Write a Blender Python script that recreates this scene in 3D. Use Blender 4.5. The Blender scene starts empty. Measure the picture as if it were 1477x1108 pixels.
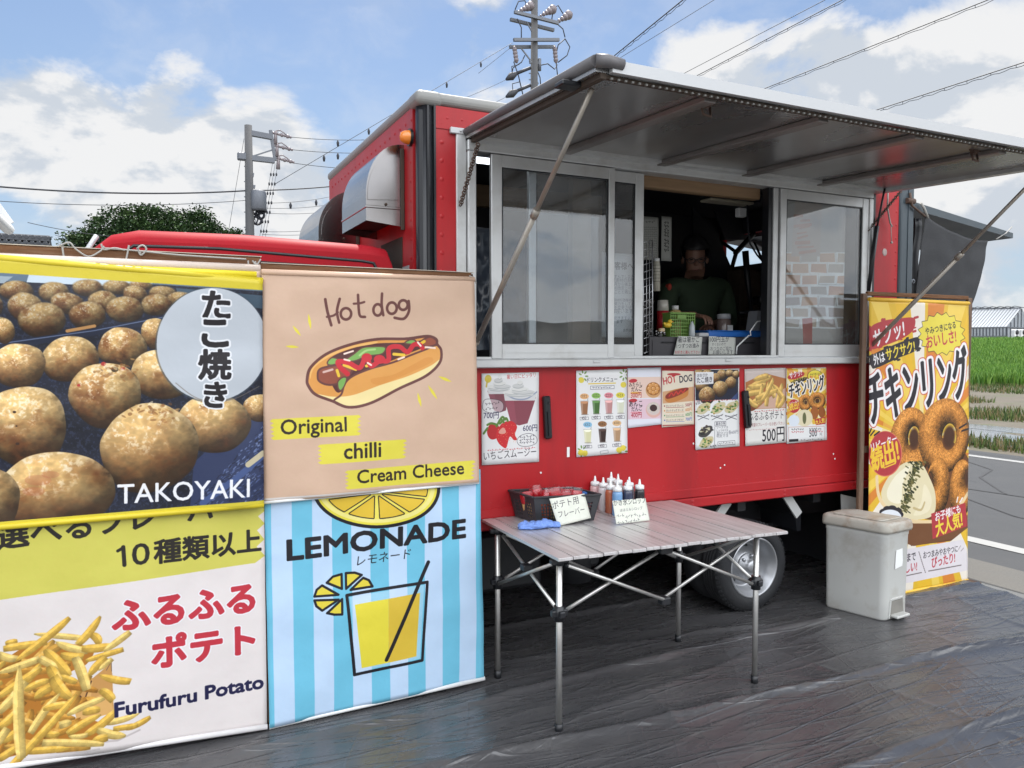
import bpy, bmesh, math, random
import numpy as np
from mathutils import Vector, Matrix, noise
RAD = math.radians
scene = bpy.context.scene
col = scene.collection
random.seed(7)

# ------------------------------------------------------------------ camera
CAM = Vector((0, 0, 1.53)); FPX = 1109.0; YAW = RAD(25.7); PITCH = RAD(2.7)
cd = bpy.data.cameras.new('camera'); cam = bpy.data.objects.new('camera', cd); col.objects.link(cam)
cam.location = CAM; cam.rotation_euler = (RAD(90) - PITCH, 0, -YAW)
cd.sensor_width = 36; cd.lens = 36 * FPX / 1477; cd.clip_end = 5000; cd.clip_start = 0.05
scene.camera = cam
# survey of the photograph: a sight line through a pixel, met with a measured wall, side or level
_F = Vector((math.sin(YAW) * math.cos(PITCH), math.cos(YAW) * math.cos(PITCH), -math.sin(PITCH)))
_R = Vector((math.cos(YAW), -math.sin(YAW), 0)); _U = _R.cross(_F)
def sight(x, y): return _F + _R * ((x - 738.5) / FPX) - _U * ((y - 554) / FPX)
def PY(x, y, Y): d = sight(x, y); return CAM + d * (Y / d.y)
def PX(x, y, X): d = sight(x, y); return CAM + d * (X / d.x)
def PZ(x, y, Z=0.0): d = sight(x, y); return CAM + d * ((Z - CAM.z) / d.z)

# ------------------------------------------------------------------ light
SUN_AZ, SUN_EL = RAD(20), RAD(58)          # azimuth clockwise from +Y (behind the truck)
scene.view_settings.view_transform = 'Standard'; scene.view_settings.look = 'None'
scene.view_settings.gamma = 1; scene.view_settings.use_curve_mapping = False
scene.view_settings.exposure = 1.6
sd = bpy.data.lights.new('sun', 'SUN'); sd.energy = 2.0; sd.angle = RAD(0.6); sd.color = (1, .95, .88)
so = bpy.data.objects.new('sun', sd); col.objects.link(so)
sdir = Vector((math.sin(SUN_AZ) * math.cos(SUN_EL), math.cos(SUN_AZ) * math.cos(SUN_EL), math.sin(SUN_EL)))
so.rotation_euler = sdir.to_track_quat('Z', 'Y').to_euler(); so.location = (0, 0, 30)

world = bpy.data.worlds.new('World'); scene.world = world; world.use_nodes = True
def make_sky():
    nt = world.node_tree; N = nt.nodes; L = nt.links; N.clear()
    def n(t, **k):
        o = N.new(t)
        for a, b in k.items(): setattr(o, a, b)
        return o
    def mth(op, a, b=None, c=None, clamp=False):
        o = n('ShaderNodeMath', operation=op, use_clamp=clamp)
        for i, v in enumerate((a, b, c)):
            if v is None: continue
            if isinstance(v, (int, float)): o.inputs[i].default_value = v
            else: L.new(v, o.inputs[i])
        return o.outputs[0]
    def mr(v, a, b, c, d, smooth=True):
        o = n('ShaderNodeMapRange', interpolation_type='SMOOTHSTEP' if smooth else 'LINEAR')
        L.new(v, o.inputs[0])
        for i, q in enumerate((a, b, c, d)): o.inputs[i + 1].default_value = q
        return o.outputs[0]
    def mix(f, a, b):
        o = n('ShaderNodeMix', data_type='RGBA')
        if isinstance(f, (int, float)): o.inputs[0].default_value = f
        else: L.new(f, o.inputs[0])
        for s, v in ((6, a), (7, b)):
            if isinstance(v, tuple): o.inputs[s].default_value = (*v, 1)
            else: L.new(v, o.inputs[s])
        return o.outputs[2]
    out = n('ShaderNodeOutputWorld'); bg = n('ShaderNodeBackground'); L.new(bg.outputs[0], out.inputs[0])
    bg.inputs[1].default_value = 0.05
    sky = n('ShaderNodeTexSky', sky_type='NISHITA', sun_disc=False, sun_elevation=SUN_EL, sun_rotation=SUN_AZ,
            air_density=1.0, dust_density=0.6, ozone_density=1.5)
    tc = n('ShaderNodeTexCoord'); sep = n('ShaderNodeSeparateXYZ'); L.new(tc.outputs['Generated'], sep.inputs[0])
    def noise_at(scale, detail, rough, offs, zs=1.0, dist=0.0):
        mp = n('ShaderNodeMapping'); mp.inputs['Location'].default_value = offs; mp.inputs['Scale'].default_value = (1, 1, zs)
        L.new(tc.outputs['Generated'], mp.inputs[0])
        o = n('ShaderNodeTexNoise'); L.new(mp.outputs[0], o.inputs['Vector'])
        o.inputs['Scale'].default_value = scale; o.inputs['Detail'].default_value = detail
        o.inputs['Roughness'].default_value = rough; o.inputs['Distortion'].default_value = dist
        return o.outputs[0]
    base = noise_at(4.5, 12, .58, (3.1, .4, 1.7), 1.7, .25)
    lump = noise_at(4.5, 6, .5, (3.1, .4, 1.76), 1.7, .25)
    fine = noise_at(11, 8, .6, (0, 0, 2), 1.5, .4)
    acc = mth('ADD', base, -0.06)
    # where the photograph has banks of cumulus, and where it has blue
    for (x, y, r, amp) in ((60, 120, 8, .12), (200, 110, 6, .08), (330, 130, 6, .07), (250, 260, 11, .16), (430, 230, 8, .14), (120, 250, 9, .10), (20, 180, 5, .1),
                           (740, 130, 6, .12), (1000, 110, 7, .10), (1130, 130, 8, .17), (1300, 140, 10, .19), (1430, 110, 9, .19), (1420, 330, 12, .16), (1250, 200, 9, .12),
                           (640, 15, 6, .09), (250, 40, 8, -.16), (100, 20, 7, -.12), (480, 90, 8, -.13), (860, 40, 5, -.08), (1180, 30, 8, -.12), (560, 170, 6, -.10), (330, 190, 4, -.06), (1350, 20, 6, -.1)):
        d = sight(x, y).normalized()
        dp = n('ShaderNodeVectorMath', operation='DOT_PRODUCT'); L.new(tc.outputs['Generated'], dp.inputs[0]); dp.inputs[1].default_value = d
        acc = mth('ADD', acc, mr(dp.outputs['Value'], math.cos(RAD(r)), 1.0, 0, amp))
    low = mr(sep.outputs[2], 0.0, .32, .10, 0.0)
    behind = mr(sep.outputs[1], .15, -.55, 0, 1)
    acc = mth('ADD', acc, low); acc = mth('ADD', acc, mth('MULTIPLY', behind, .30))
    m = mr(acc, .50, .65, 0, .97)
    veil = mr(fine, .38, .78, .02, .24)
    m = mth('MAXIMUM', m, veil)
    shade = mth('SUBTRACT', base, lump)
    lit = mr(mth('ADD', shade, mth('MULTIPLY', mth('SUBTRACT', fine, .5), .20)), -.045, .035, 0, 1)
    CL = 5.5
    cc = mix(lit, (CL * .76, CL * .82, CL * .90), (CL * 1.08, CL * 1.08, CL * 1.08))
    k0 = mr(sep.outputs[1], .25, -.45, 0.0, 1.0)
    k = mth('ADD', 1.0, mth('MULTIPLY', k0, mr(sep.outputs[2], .05, .55, .75, 3.5)))  # added fill: clouds behind the camera are brightened to light the shaded front
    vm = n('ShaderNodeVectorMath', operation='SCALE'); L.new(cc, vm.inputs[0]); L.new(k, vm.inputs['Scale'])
    hz = mr(sep.outputs[2], 0.0, .45, .68, .04)
    dk = n('ShaderNodeMix', data_type='RGBA', blend_type='MULTIPLY'); dk.inputs[0].default_value = 1.0; L.new(sky.outputs[0], dk.inputs[6]); dk.inputs[7].default_value = (.72, .77, .82, 1)
    skyc = mix(hz, dk.outputs[2], (CL * .58, CL * .72, CL * .90))
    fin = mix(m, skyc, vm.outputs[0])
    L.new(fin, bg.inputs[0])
make_sky()

# ------------------------------------------------------------------ helpers: objects
ORG = {}
def tag(o, label=None, cat=None, group=None, kind=None):
    if label: o['label'] = label
    if cat: o['category'] = cat
    if group: o['group'] = group
    if kind: o['kind'] = kind
    return o
def thing(name, loc, label, cat, group=None):
    o = bpy.data.objects.new(name, None); col.objects.link(o); o.location = loc; o.empty_display_size = .1
    ORG[o.name] = Vector(loc); return tag(o, label, cat, group)
def link_mesh(name, me, mats, parent=None):
    o = bpy.data.objects.new(name, me)
    for m in (mats if isinstance(mats, (list, tuple)) else [mats]): me.materials.append(m)
    col.objects.link(o)
    if parent is not None:
        off = ORG[parent.name]; o.parent = parent
    else:
        co = np.empty(len(me.vertices) * 3, 'f'); me.vertices.foreach_get('co', co); co = co.reshape(-1, 3)
        mn, mx = co.min(0), co.max(0)
        off = Vector(((mn[0] + mx[0]) / 2, (mn[1] + mx[1]) / 2, mn[2])); o.location = off
    me.transform(Matrix.Translation(-off)); ORG[o.name] = Vector(off)
    return o
def copy_thing(src, loc, label=None):
    c = src.copy(); col.objects.link(c); c.location = loc
    if label: c['label'] = label
    def kids(s, d):
        for ch in list(s.children):
            k = ch.copy(); col.objects.link(k); k.parent = d; kids(ch, k)
    kids(src, c); return c

class MB:
    """collects shapes in world coordinates; build() links them as one mesh object"""
    def __init__(s): s.bm = bmesh.new(); s.uv = None
    def box(s, a, b, bev=0, mi=0, rot=None, seg=1):
        a = Vector(a); b = Vector(b); c = (a + b) / 2; h = b - a
        r = bmesh.ops.create_cube(s.bm, size=1)
        M = Matrix.Translation(c) @ (rot.to_4x4() if rot else Matrix.Identity(4)) @ Matrix.Diagonal((h.x, h.y, h.z, 1))
        bmesh.ops.transform(s.bm, matrix=M, verts=r['verts'])
        fs = set(f for v in r['verts'] for f in v.link_faces)
        for f in fs: f.material_index = mi
        if bev:
            es = list(set(e for f in fs for e in f.edges))
            bmesh.ops.bevel(s.bm, geom=es, offset=min(bev, min(abs(h.x), abs(h.y), abs(h.z)) * .45), segments=seg, affect='EDGES', profile=.5)
        return s
    def bar(s, p, q, w, h=None, mi=0, up=(0, 0, 1), bev=0):
        p = Vector(p); q = Vector(q); h = h or w; d = q - p; L = d.length; z = d.normalized(); u = Vector(up)
        if abs(z.dot(u)) > .99: u = Vector((0, 1, 0))
        x = u.cross(z).normalized(); y = z.cross(x)
        rot = Matrix((x, y, z)).transposed(); c = (p + q) / 2
        return s.box(c - Vector((w / 2, h / 2, L / 2)), c + Vector((w / 2, h / 2, L / 2)), bev, mi, rot)
    def tube(s, pts, r, n=8, mi=0, cap=True, smooth=True):
        pts = [Vector(p) for p in pts]; rs = r if isinstance(r, (list, tuple)) else [r] * len(pts)
        rings = []; px = None
        for i, p in enumerate(pts):
            d = (pts[min(i + 1, len(pts) - 1)] - pts[max(i - 1, 0)]).normalized()
            u = Vector((0, 0, 1)) if abs(d.z) < .95 else Vector((0, 1, 0))
            x = u.cross(d).normalized() if px is None else (px - d * px.dot(d)).normalized()
            px = x; y = d.cross(x)
            rings.append([s.bm.verts.new(p + (x * math.cos(2 * math.pi * k / n) + y * math.sin(2 * math.pi * k / n)) * rs[i]) for k in range(n)])
        for a, b in zip(rings, rings[1:]):
            for k in range(n):
                f = s.bm.faces.new((a[k], a[(k + 1) % n], b[(k + 1) % n], b[k])); f.material_index = mi; f.smooth = smooth
        if cap:
            for rg, rev in ((rings[0], True), (rings[-1], False)):
                f = s.bm.faces.new(rg[::-1] if rev else rg); f.material_index = mi
        return s
    def lathe(s, c, prof, n=24, axis='Z', mi=0, smooth=True, sy=1.0):
        c = Vector(c); rings = []
        for (r, h) in prof:
            rg = []
            for k in range(n):
                t = 2 * math.pi * k / n; a, b = r * math.cos(t), r * math.sin(t) * sy
                v = Vector((a, b, h)) if axis == 'Z' else (Vector((a, h, b)) if axis == 'Y' else Vector((h, a, b)))
                rg.append(s.bm.verts.new(c + v))
            rings.append(rg)
        for A, B in zip(rings, rings[1:]):
            for k in range(n):
                q = (A[k], A[(k + 1) % n], B[(k + 1) % n], B[k])
                f = s.bm.faces.new(q if axis != 'Y' else q[::-1]); f.material_index = mi; f.smooth = smooth
        return s
    def prism(s, pts, vec, mi=0, smooth=False):
        vec = Vector(vec); A = [s.bm.verts.new(Vector(p)) for p in pts]; B = [s.bm.verts.new(Vector(p) + vec) for p in pts]
        n = len(A)
        f1 = s.bm.faces.new(A); f2 = s.bm.faces.new(B[::-1]); f1.material_index = f2.material_index = mi
        for i in range(n):
            f = s.bm.faces.new((A[i], B[i], B[(i + 1) % n], A[(i + 1) % n])); f.material_index = mi; f.smooth = smooth
        return s
    def face(s, pts, mi=0, smooth=False):
        f = s.bm.faces.new([s.bm.verts.new(Vector(p)) for p in pts]); f.material_index = mi; f.smooth = smooth; return s
    def grid(s, fn, nu, nv, mi=0, smooth=True, uvfn=None):
        vs = [[s.bm.verts.new(Vector(fn(i / nu, j / nv))) for i in range(nu + 1)] for j in range(nv + 1)]
        if uvfn and s.uv is None: s.uv = s.bm.loops.layers.uv.new('UVMap')
        for j in range(nv):
            for i in range(nu):
                f = s.bm.faces.new((vs[j][i], vs[j][i + 1], vs[j + 1][i + 1], vs[j + 1][i])); f.smooth = smooth; f.material_index = mi
                if uvfn:
                    for l, (a, b) in zip(f.loops, ((i, j), (i + 1, j), (i + 1, j + 1), (i, j + 1))): l[s.uv].uv = uvfn(a / nu, b / nv)
        return s
    def ball(s, c, r, n=12, mi=0, sc=(1, 1, 1), rot=None):
        g = bmesh.ops.create_uvsphere(s.bm, u_segments=n, v_segments=max(6, n // 2), radius=1)
        M = Matrix.Translation(Vector(c)) @ (rot.to_4x4() if rot else Matrix.Identity(4)) @ Matrix.Diagonal((r * sc[0], r * sc[1], r * sc[2], 1))
        bmesh.ops.transform(s.bm, matrix=M, verts=g['verts'])
        for f in set(f for v in g['verts'] for f in v.link_faces): f.smooth = True; f.material_index = mi
        return s
    def build(s, name, mats, parent=None, recalc=True):
        if recalc: bmesh.ops.recalc_face_normals(s.bm, faces=s.bm.faces)
        me = bpy.data.meshes.new(name); s.bm.to_mesh(me); s.bm.free()
        return link_mesh(name, me, mats, parent)
def solid(o, t, off=0):
    m = o.modifiers.new('thickness', 'SOLIDIFY'); m.thickness = t; m.offset = off; return o

# ------------------------------------------------------------------ helpers: materials
def lin(c): return tuple(((v / 255) / 12.92 if v / 255 <= .04045 else ((v / 255 + .055) / 1.055) ** 2.4) for v in c)
def mat(name, c, rough=.5, metal=0.0, var=.12, scale=6.0, bump=0.0, bscale=60.0, dirt=None, damt=.5, dscale=3.0, spec=.5, coat=0.0, stretch=(1, 1, 1), trans=0.0, alpha=1.0, rvar=.08):
    m = bpy.data.materials.new(name); m.use_nodes = True; nt = m.node_tree; N = nt.nodes; L = nt.links
    b = N['Principled BSDF']; b.inputs['Metallic'].default_value = metal; b.inputs['Specular IOR Level'].default_value = spec
    b.inputs['Coat Weight'].default_value = coat; b.inputs['Transmission Weight'].default_value = trans; b.inputs['Alpha'].default_value = alpha
    tc = N.new('ShaderNodeTexCoord'); mp = N.new('ShaderNodeMapping'); mp.inputs['Scale'].default_value = stretch; L.new(tc.outputs['Object'], mp.inputs[0])
    nz = N.new('ShaderNodeTexNoise'); nz.inputs['Scale'].default_value = scale; nz.inputs['Detail'].default_value = 6; L.new(mp.outputs[0], nz.inputs['Vector'])
    mx = N.new('ShaderNodeMix'); mx.data_type = 'RGBA'; L.new(nz.outputs[0], mx.inputs[0])
    mx.inputs[6].default_value = (*[v * (1 - var) for v in c], 1); mx.inputs[7].default_value = (*[min(1, v * (1 + var)) for v in c], 1)
    src = mx.outputs[2]
    if dirt:
        n2 = N.new('ShaderNodeTexNoise'); n2.inputs['Scale'].default_value = dscale; n2.inputs['Detail'].default_value = 9; n2.inputs['Roughness'].default_value = .65; L.new(mp.outputs[0], n2.inputs['Vector'])
        r = N.new('ShaderNodeMapRange'); r.inputs[1].default_value = .48; r.inputs[2].default_value = .72; r.inputs[4].default_value = damt; L.new(n2.outputs[0], r.inputs[0])
        m2 = N.new('ShaderNodeMix'); m2.data_type = 'RGBA'; L.new(r.outputs[0], m2.inputs[0]); L.new(src, m2.inputs[6]); m2.inputs[7].default_value = (*dirt, 1); src = m2.outputs[2]
    L.new(src, b.inputs['Base Color'])
    rr = N.new('ShaderNodeMapRange'); rr.inputs[3].default_value = max(0, rough - rvar); rr.inputs[4].default_value = min(1, rough + rvar); L.new(nz.outputs[0], rr.inputs[0]); L.new(rr.outputs[0], b.inputs['Roughness'])
    if bump:
        n3 = N.new('ShaderNodeTexNoise'); n3.inputs['Scale'].default_value = bscale; n3.inputs['Detail'].default_value = 5; L.new(mp.outputs[0], n3.inputs['Vector'])
        bp = N.new('ShaderNodeBump'); bp.inputs['Strength'].default_value = bump; bp.inputs['Distance'].default_value = .01; L.new(n3.outputs[0], bp.inputs['Height']); L.new(bp.outputs[0], b.inputs['Normal'])
    return m
def glass_mat(name, tint=(.8, .85, .85), refl=.16, rough=.0, dust=.0):
    m = bpy.data.materials.new(name); m.use_nodes = True; nt = m.node_tree; N = nt.nodes; L = nt.links; N.clear()
    o = N.new('ShaderNodeOutputMaterial'); t = N.new('ShaderNodeBsdfTransparent'); t.inputs[0].default_value = (*tint, 1)
    g = N.new('ShaderNodeBsdfGlossy'); g.inputs['Roughness'].default_value = rough; g.inputs[0].default_value = (.95, .97, 1, 1)
    lw = N.new('ShaderNodeLayerWeight'); lw.inputs[0].default_value = .5; pw = N.new('ShaderNodeMath'); pw.operation = 'POWER'; pw.inputs[1].default_value = 4.0; L.new(lw.outputs['Facing'], pw.inputs[0])
    a = N.new('ShaderNodeMath'); a.operation = 'MULTIPLY_ADD'; a.inputs[1].default_value = .9; a.inputs[2].default_value = refl; L.new(pw.outputs[0], a.inputs[0])
    mx = N.new('ShaderNodeMixShader'); L.new(a.outputs[0], mx.inputs[0]); L.new(t.outputs[0], mx.inputs[1]); L.new(g.outputs[0], mx.inputs[2]); tcd = N.new('ShaderNodeTexCoord'); nd = N.new('ShaderNodeTexNoise'); nd.inputs['Scale'].default_value = 5; nd.inputs['Detail'].default_value = 7; L.new(tcd.outputs['Object'], nd.inputs['Vector']); md = N.new('ShaderNodeMapRange'); md.inputs[1].default_value = .35; md.inputs[2].default_value = .75; md.inputs[3].default_value = dust * .35; md.inputs[4].default_value = dust; L.new(nd.outputs[0], md.inputs[0])
    df = N.new('ShaderNodeBsdfDiffuse'); df.inputs[0].default_value = (.62, .58, .53, 1); m2 = N.new('ShaderNodeMixShader'); L.new(md.outputs[0], m2.inputs[0]); L.new(mx.outputs[0], m2.inputs[1]); L.new(df.outputs[0], m2.inputs[2]); L.new(m2.outputs[0], o.inputs[0])
    return m
def emit_mat(name, c, s):
    m = bpy.data.materials.new(name); m.use_nodes = True; b = m.node_tree.nodes['Principled BSDF']
    b.inputs['Base Color'].default_value = (*c, 1); b.inputs['Emission Color'].default_value = (*c, 1); b.inputs['Emission Strength'].default_value = s; return m
M = dict(
    red=mat('red_paint', (.385, .0105, .0145), .42, var=.12, scale=2.5, dirt=(.20, .014, .018), damt=.55, dscale=2.2, stretch=(2.4, 2.4, .5), bump=.08, bscale=2.5, spec=.4),
    cabred=mat('cab_red_paint', (.33, .0085, .016), .6, var=.10, scale=3, spec=.15, dirt=(.22, .012, .02), damt=.4, dscale=4),
    black=mat('black_plastic', (.012, .013, .016), .35, var=.3, scale=8),
    rubber=mat('tyre_rubber', (.014, .015, .018), .75, var=.35, scale=14, bump=.3, bscale=90, dirt=(.03, .03, .03), damt=.4),
    bluegrey=mat('blue_grey_paint', (.045, .062, .075), .45, var=.15, scale=5, dirt=(.09, .09, .09), damt=.3),
    alu=mat('aluminium', (.56, .57, .57), .42, .55, .10, 5, dirt=(.34, .32, .29), damt=.45, dscale=7, stretch=(1, 1, 1)),
    aludark=mat('dull_aluminium', (.36, .36, .36), .28, .75, .22, 2.2, dirt=(.22, .17, .14), damt=.55, dscale=2.5, stretch=(1, .35, 1)),
    alubeam=mat('stained_aluminium', (.25, .23, .22), .42, .6, .25, 4, dirt=(.17, .145, .135), damt=.6),
    fascia=mat('white_aluminium', (.44, .45, .46), .4, .2, .06, 3),
    capgrey=mat('grey_rubber', (.115, .11, .115), .5, var=.2, scale=9),
    steel=mat('stainless_steel', (.30, .29, .29), .20, 1.0, .12, 2.5, bump=.10, bscale=4, dirt=(.35, .31, .29), damt=.35, dscale=2, rvar=.07),
    roof=mat('roof_white', (.22, .22, .21), .45, var=.12, scale=5, dirt=(.30, .29, .26), damt=.5),
    grime=mat('grime', (.045, .03, .02), .7, var=.4, scale=9),
    wood=mat('plywood', (.24, .15, .08), .6, var=.3, scale=5, stretch=(1, 6, 12), bump=.1),
    board=mat('weathered_board', (.15, .072, .036), .8, var=.55, scale=5, stretch=(1.5, 10, 22), bump=.3, bscale=30, dirt=(.24, .16, .10), damt=.6, dscale=6, spec=.2),
    darkwood=mat('dark_frame_wood', (.11, .06, .035), .65, var=.35, scale=6, stretch=(10, 10, 1), dirt=(.25, .19, .14), damt=.4),
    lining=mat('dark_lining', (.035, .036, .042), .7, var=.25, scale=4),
    chassis=mat('chassis_black', (.012, .013, .016), .6, var=.4, scale=8),
    rim=mat('rim_silver', (.36, .37, .39), .34, .75, .1, 6, dirt=(.28, .26, .24), damt=.3, dscale=9),
    bracket=mat('bracket_grey', (.48, .49, .48), .5, .2, .12, 6),
    tube=mat('anodised_tube', (.58, .57, .55), .35, .8, .1, 7, dirt=(.30, .28, .25), damt=.45, dscale=6),
    slat=mat('anodised_slat', (.66, .64, .64), .40, .6, .14, 3, stretch=(12, .6, 1), dirt=(.36, .32, .31), damt=.7, dscale=4),
    bin=mat('stained_white_plastic', (.47, .475, .455), .5, var=.06, scale=5, dirt=(.30, .27, .22), damt=.7, dscale=5, bump=.05, bscale=8),
    binlid=mat('stained_lid_plastic', (.42, .40, .35), .5, var=.08, scale=5, dirt=(.26, .17, .11), damt=.85, dscale=9),
    white=mat('white_plastic', (.74, .75, .75), .4, var=.05),
    paper=mat('white_paper', (.74, .75, .74), .8, var=.04, bump=.1, bscale=15),
    orange=mat('orange_lens', (.75, .22, .02), .2, var=.15, coat=.6),
    net=mat('shade_cloth', (.030, .031, .034), .8, var=.35, scale=60, stretch=(.15, .15, 3), bump=.2, bscale=220),
    rope=mat('twine', (.34, .33, .31), .8, var=.2, scale=30),
    rust=mat('rusty_chain', (.09, .055, .04), .75, var=.5, scale=30),
    basket=mat('black_basket_plastic', (.028, .029, .033), .5, var=.25, scale=9),
    concrete=mat('pole_concrete', (.075, .076, .08), .85, var=.12, scale=5, dirt=(.08, .08, .08), damt=.5),
    galv=mat('galvanised_steel', (.13, .14, .16), .5, .3, .15, 8),
    ceramic=mat('grey_ceramic', (.20, .17, .18), .35, var=.2),
    wire=mat('cable_black', (.03, .032, .04), .6, var=.2),
)
M['glass'] = glass_mat('window_glass', (.86, .89, .91), .065, .0, .085); M['darkglass'] = glass_mat('cab_glass', (.06, .07, .08), .12)
M['clear'] = glass_mat('clear_plastic', (.97, .95, .95), .05, .12)
# ================================================================== SETTING
def sheet(name, pts, z, m):
    b = MB(); b.face([(x, y, z) for x, y in pts]); o = b.build(name, m); return tag(o, kind='structure')
ground_m = mat('lot_concrete', (.20, .197, .188), .9, var=.12, scale=1.5, bump=.2, bscale=40, dirt=(.14, .137, .13), damt=.5)
asph = mat('asphalt', (.048, .05, .053), .85, var=.18, scale=120, bump=.35, bscale=160, dirt=(.066, .066, .067), damt=.5, dscale=1.2)
asph2 = mat('worn_asphalt', (.11, .105, .095), .9, var=.30, scale=70, bump=.4, bscale=120, dirt=(.10, .10, .095), damt=.6, dscale=4)
paintw = mat('road_paint', (.30, .30, .29), .7, var=.12, scale=20, dirt=(.3, .3, .3), damt=.45, dscale=14)
kerb_m = mat('kerb_concrete', (.30, .29, .265), .85, var=.1, scale=6, dirt=(.34, .32, .28), damt=.4)
earth = mat('wet_earth', (.10, .085, .062), .8, var=.35, scale=2, bump=.5, bscale=8, dirt=(.07, .09, .03), damt=.9, dscale=1.1)
sheet('ground', [(-2500, -2500), (2500, -2500), (2500, 2500), (-2500, 2500)], -.03, ground_m)
sheet('kerb_strip', [(4.72, -30), (4.93, -30), (4.93, 60), (4.72, 60)], -.008, kerb_m)
sheet('gutter_strip', [(4.93, -30), (5.46, -30), (5.46, 60), (4.93, 60)], -.014, asph2)
sheet('road', [(5.46, -60), (11.3, -60), (11.3, 90), (5.46, 90)], -.020, asph)
sheet('road_line', [(5.93, -60), (6.09, -60), (6.09, 90), (5.93, 90)], -.015, paintw)
sheet('road_line', [(10.62, -60), (10.78, -60), (10.78, 90), (10.62, 90)], -.015, paintw)
crk = mat('crack_sealant', (.028, .028, .03), .7, var=.2)
def crack(pts, w):
    b = MB()
    for (p, q) in zip(pts, pts[1:]):
        d = (Vector(q) - Vector(p)).normalized() * w; nx = Vector((-d.y, d.x))
        b.face([(p[0] - nx.x, p[1] - nx.y, -.0155), (p[0] + nx.x, p[1] + nx.y, -.0155), (q[0] + nx.x, q[1] + nx.y, -.0155), (q[0] - nx.x, q[1] - nx.y, -.0155)])
    tag(b.build('road_crack', crk), kind='structure')
crack([(8.2, -8), (8.15, 2), (8.25, 4.6), (8.15, 5.4), (8.2, 9), (8.12, 20)], .022)
crack([(6.9, 2.0), (7.2, 4.3), (7.7, 5.2), (8.2, 5.8)], .014)
crack([(8.2, 5.0), (9.0, 5.8), (9.7, 6.1), (10.6, 7.4)], .014)
def tz(x, y):
    u = min(46.0, max(0.0, x - 14.0)); return -.02 + .05 * max(0, min(1, (x - 11.3) / 1.2)) + .020 * u + .0005 * u * u
def verge():
    b = MB()
    def fn(u, v):
        x = 11.3 + (u ** 1.6) * 110; y = -60 + v * 220
        return (x, y, tz(x, y) + .05 * noise.noise((x * .6, y * .6, 0)) * min(1, (x - 11.3) / 2))
    b.grid(fn, 90, 110); tag(b.build('field_verge', earth), kind='structure')
verge()
water = mat('puddle_water', (.15, .155, .16), .15, var=.2, scale=.8)
def puddle(cx, cy, rx, ry, seed):
    b = MB(); rnd = random.Random(seed); ph = [rnd.uniform(0, 6.3) for _ in range(4)]
    pts = []
    for k in range(40):
        t = 2 * math.pi * k / 40; r = 1 + .16 * math.sin(2 * t + ph[0]) + .12 * math.sin(3 * t + ph[1]) + .08 * math.sin(5 * t + ph[2])
        pts.append((max(11.75, cx + rx * r * math.cos(t)), cy + ry * r * math.sin(t), max(0, 0) + .030 + .003 * seed))
    b.face(pts); tag(b.build('puddle', water), kind='structure')
for i, (x, y, q) in enumerate([(1410, 638, (.7, 3.0)), (1450, 642, (.6, 3.2)), (1420, 618, (1.1, 6)), (1475, 616, (.9, 5)), (1520, 640, (.6, 3))]):
    p = PZ(x, y, .05); puddle(p.x, p.y, q[0], q[1], i)
# ---- grass: weeds on the verge and the rice field behind it
def blades(name, pts, hmin, hmax, w, mats_, rnd):
    vs = []; fs = []; mi = []
    for (x, y, z) in pts:
        h = rnd.uniform(hmin, hmax); a = rnd.uniform(0, 6.28); dx, dy = math.cos(a) * w, math.sin(a) * w
        lx, ly = rnd.uniform(-.3, .3) * h, rnd.uniform(-.3, .3) * h; k = len(vs)
        vs += [(x - dx, y - dy, z), (x + dx, y + dy, z), (x + dx * .6 + lx * .4, y + dy * .6 + ly * .4, z + h * .6), (x - dx * .6 + lx * .4, y - dy * .6 + ly * .4, z + h * .6), (x + lx, y + ly, z + h)]
        fs += [(k, k + 1, k + 2, k + 3), (k + 3, k + 2, k + 4)]; m = rnd.randrange(len(mats_)); mi += [m, m]
    me = bpy.data.meshes.new(name); me.from_pydata(vs, [], fs); me.polygons.foreach_set('material_index', mi)
    o = link_mesh(name, me, mats_); return o
gr = [mat('rice_green', (.115, .25, .026), .6, var=.3, scale=.5), mat('rice_light', (.18, .31, .045), .6, var=.3, scale=.5), mat('rice_deep', (.06, .16, .012), .6, var=.3, scale=.5)]
wd = [mat('weed_green', (.10, .15, .03), .7, var=.3, scale=.7), mat('weed_dry', (.22, .17, .08), .8, var=.3, scale=.7), mat('weed_dark', (.05, .09, .02), .7, var=.3)]
rnd = random.Random(3)
def wedge(n, d0, d1, x0, x1, keep=None):
    out = []
    while len(out) < n:
        px = rnd.uniform(x0, x1); d = d0 * (d1 / d0) ** rnd.random(); s = sight(px, 502); s.z = 0; s.normalize(); p = CAM + s * d
        if p.x < 11.5: continue
        if keep and not keep(p): continue
        out.append((p.x, p.y, tz(p.x, p.y) - .01))
    return out
tag(blades('rice_field', wedge(42000, 29, 80, 1330, 1620), .30, .48, .03, gr, rnd), kind='stuff')
def wk(p): return noise.noise((p.x * .45, p.y * .30, 4)) > -.05 and not (13.2 < p.x < 15.2 and noise.noise((p.x, p.y, 9)) < .35)
tag(blades('verge_weeds', wedge(9000, 13.2, 29, 1330, 1620, wk), .05, .20, .012, wd, rnd), kind='stuff')
b = MB()
b.grid(lambda u, v: (lambda p: (p.x, p.y, tz(p.x, p.y) + .12))(CAM + Vector((sight(1310 + 330 * u, 502).x, sight(1310 + 330 * u, 502).y, 0)).normalized() * (29.5 * (85 / 29.5) ** v)), 24, 24)
tag(b.build('rice_undergrowth', mat('rice_base', (.05, .12, .012), .8, var=.35, scale=1.5)), kind='stuff')

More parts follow.
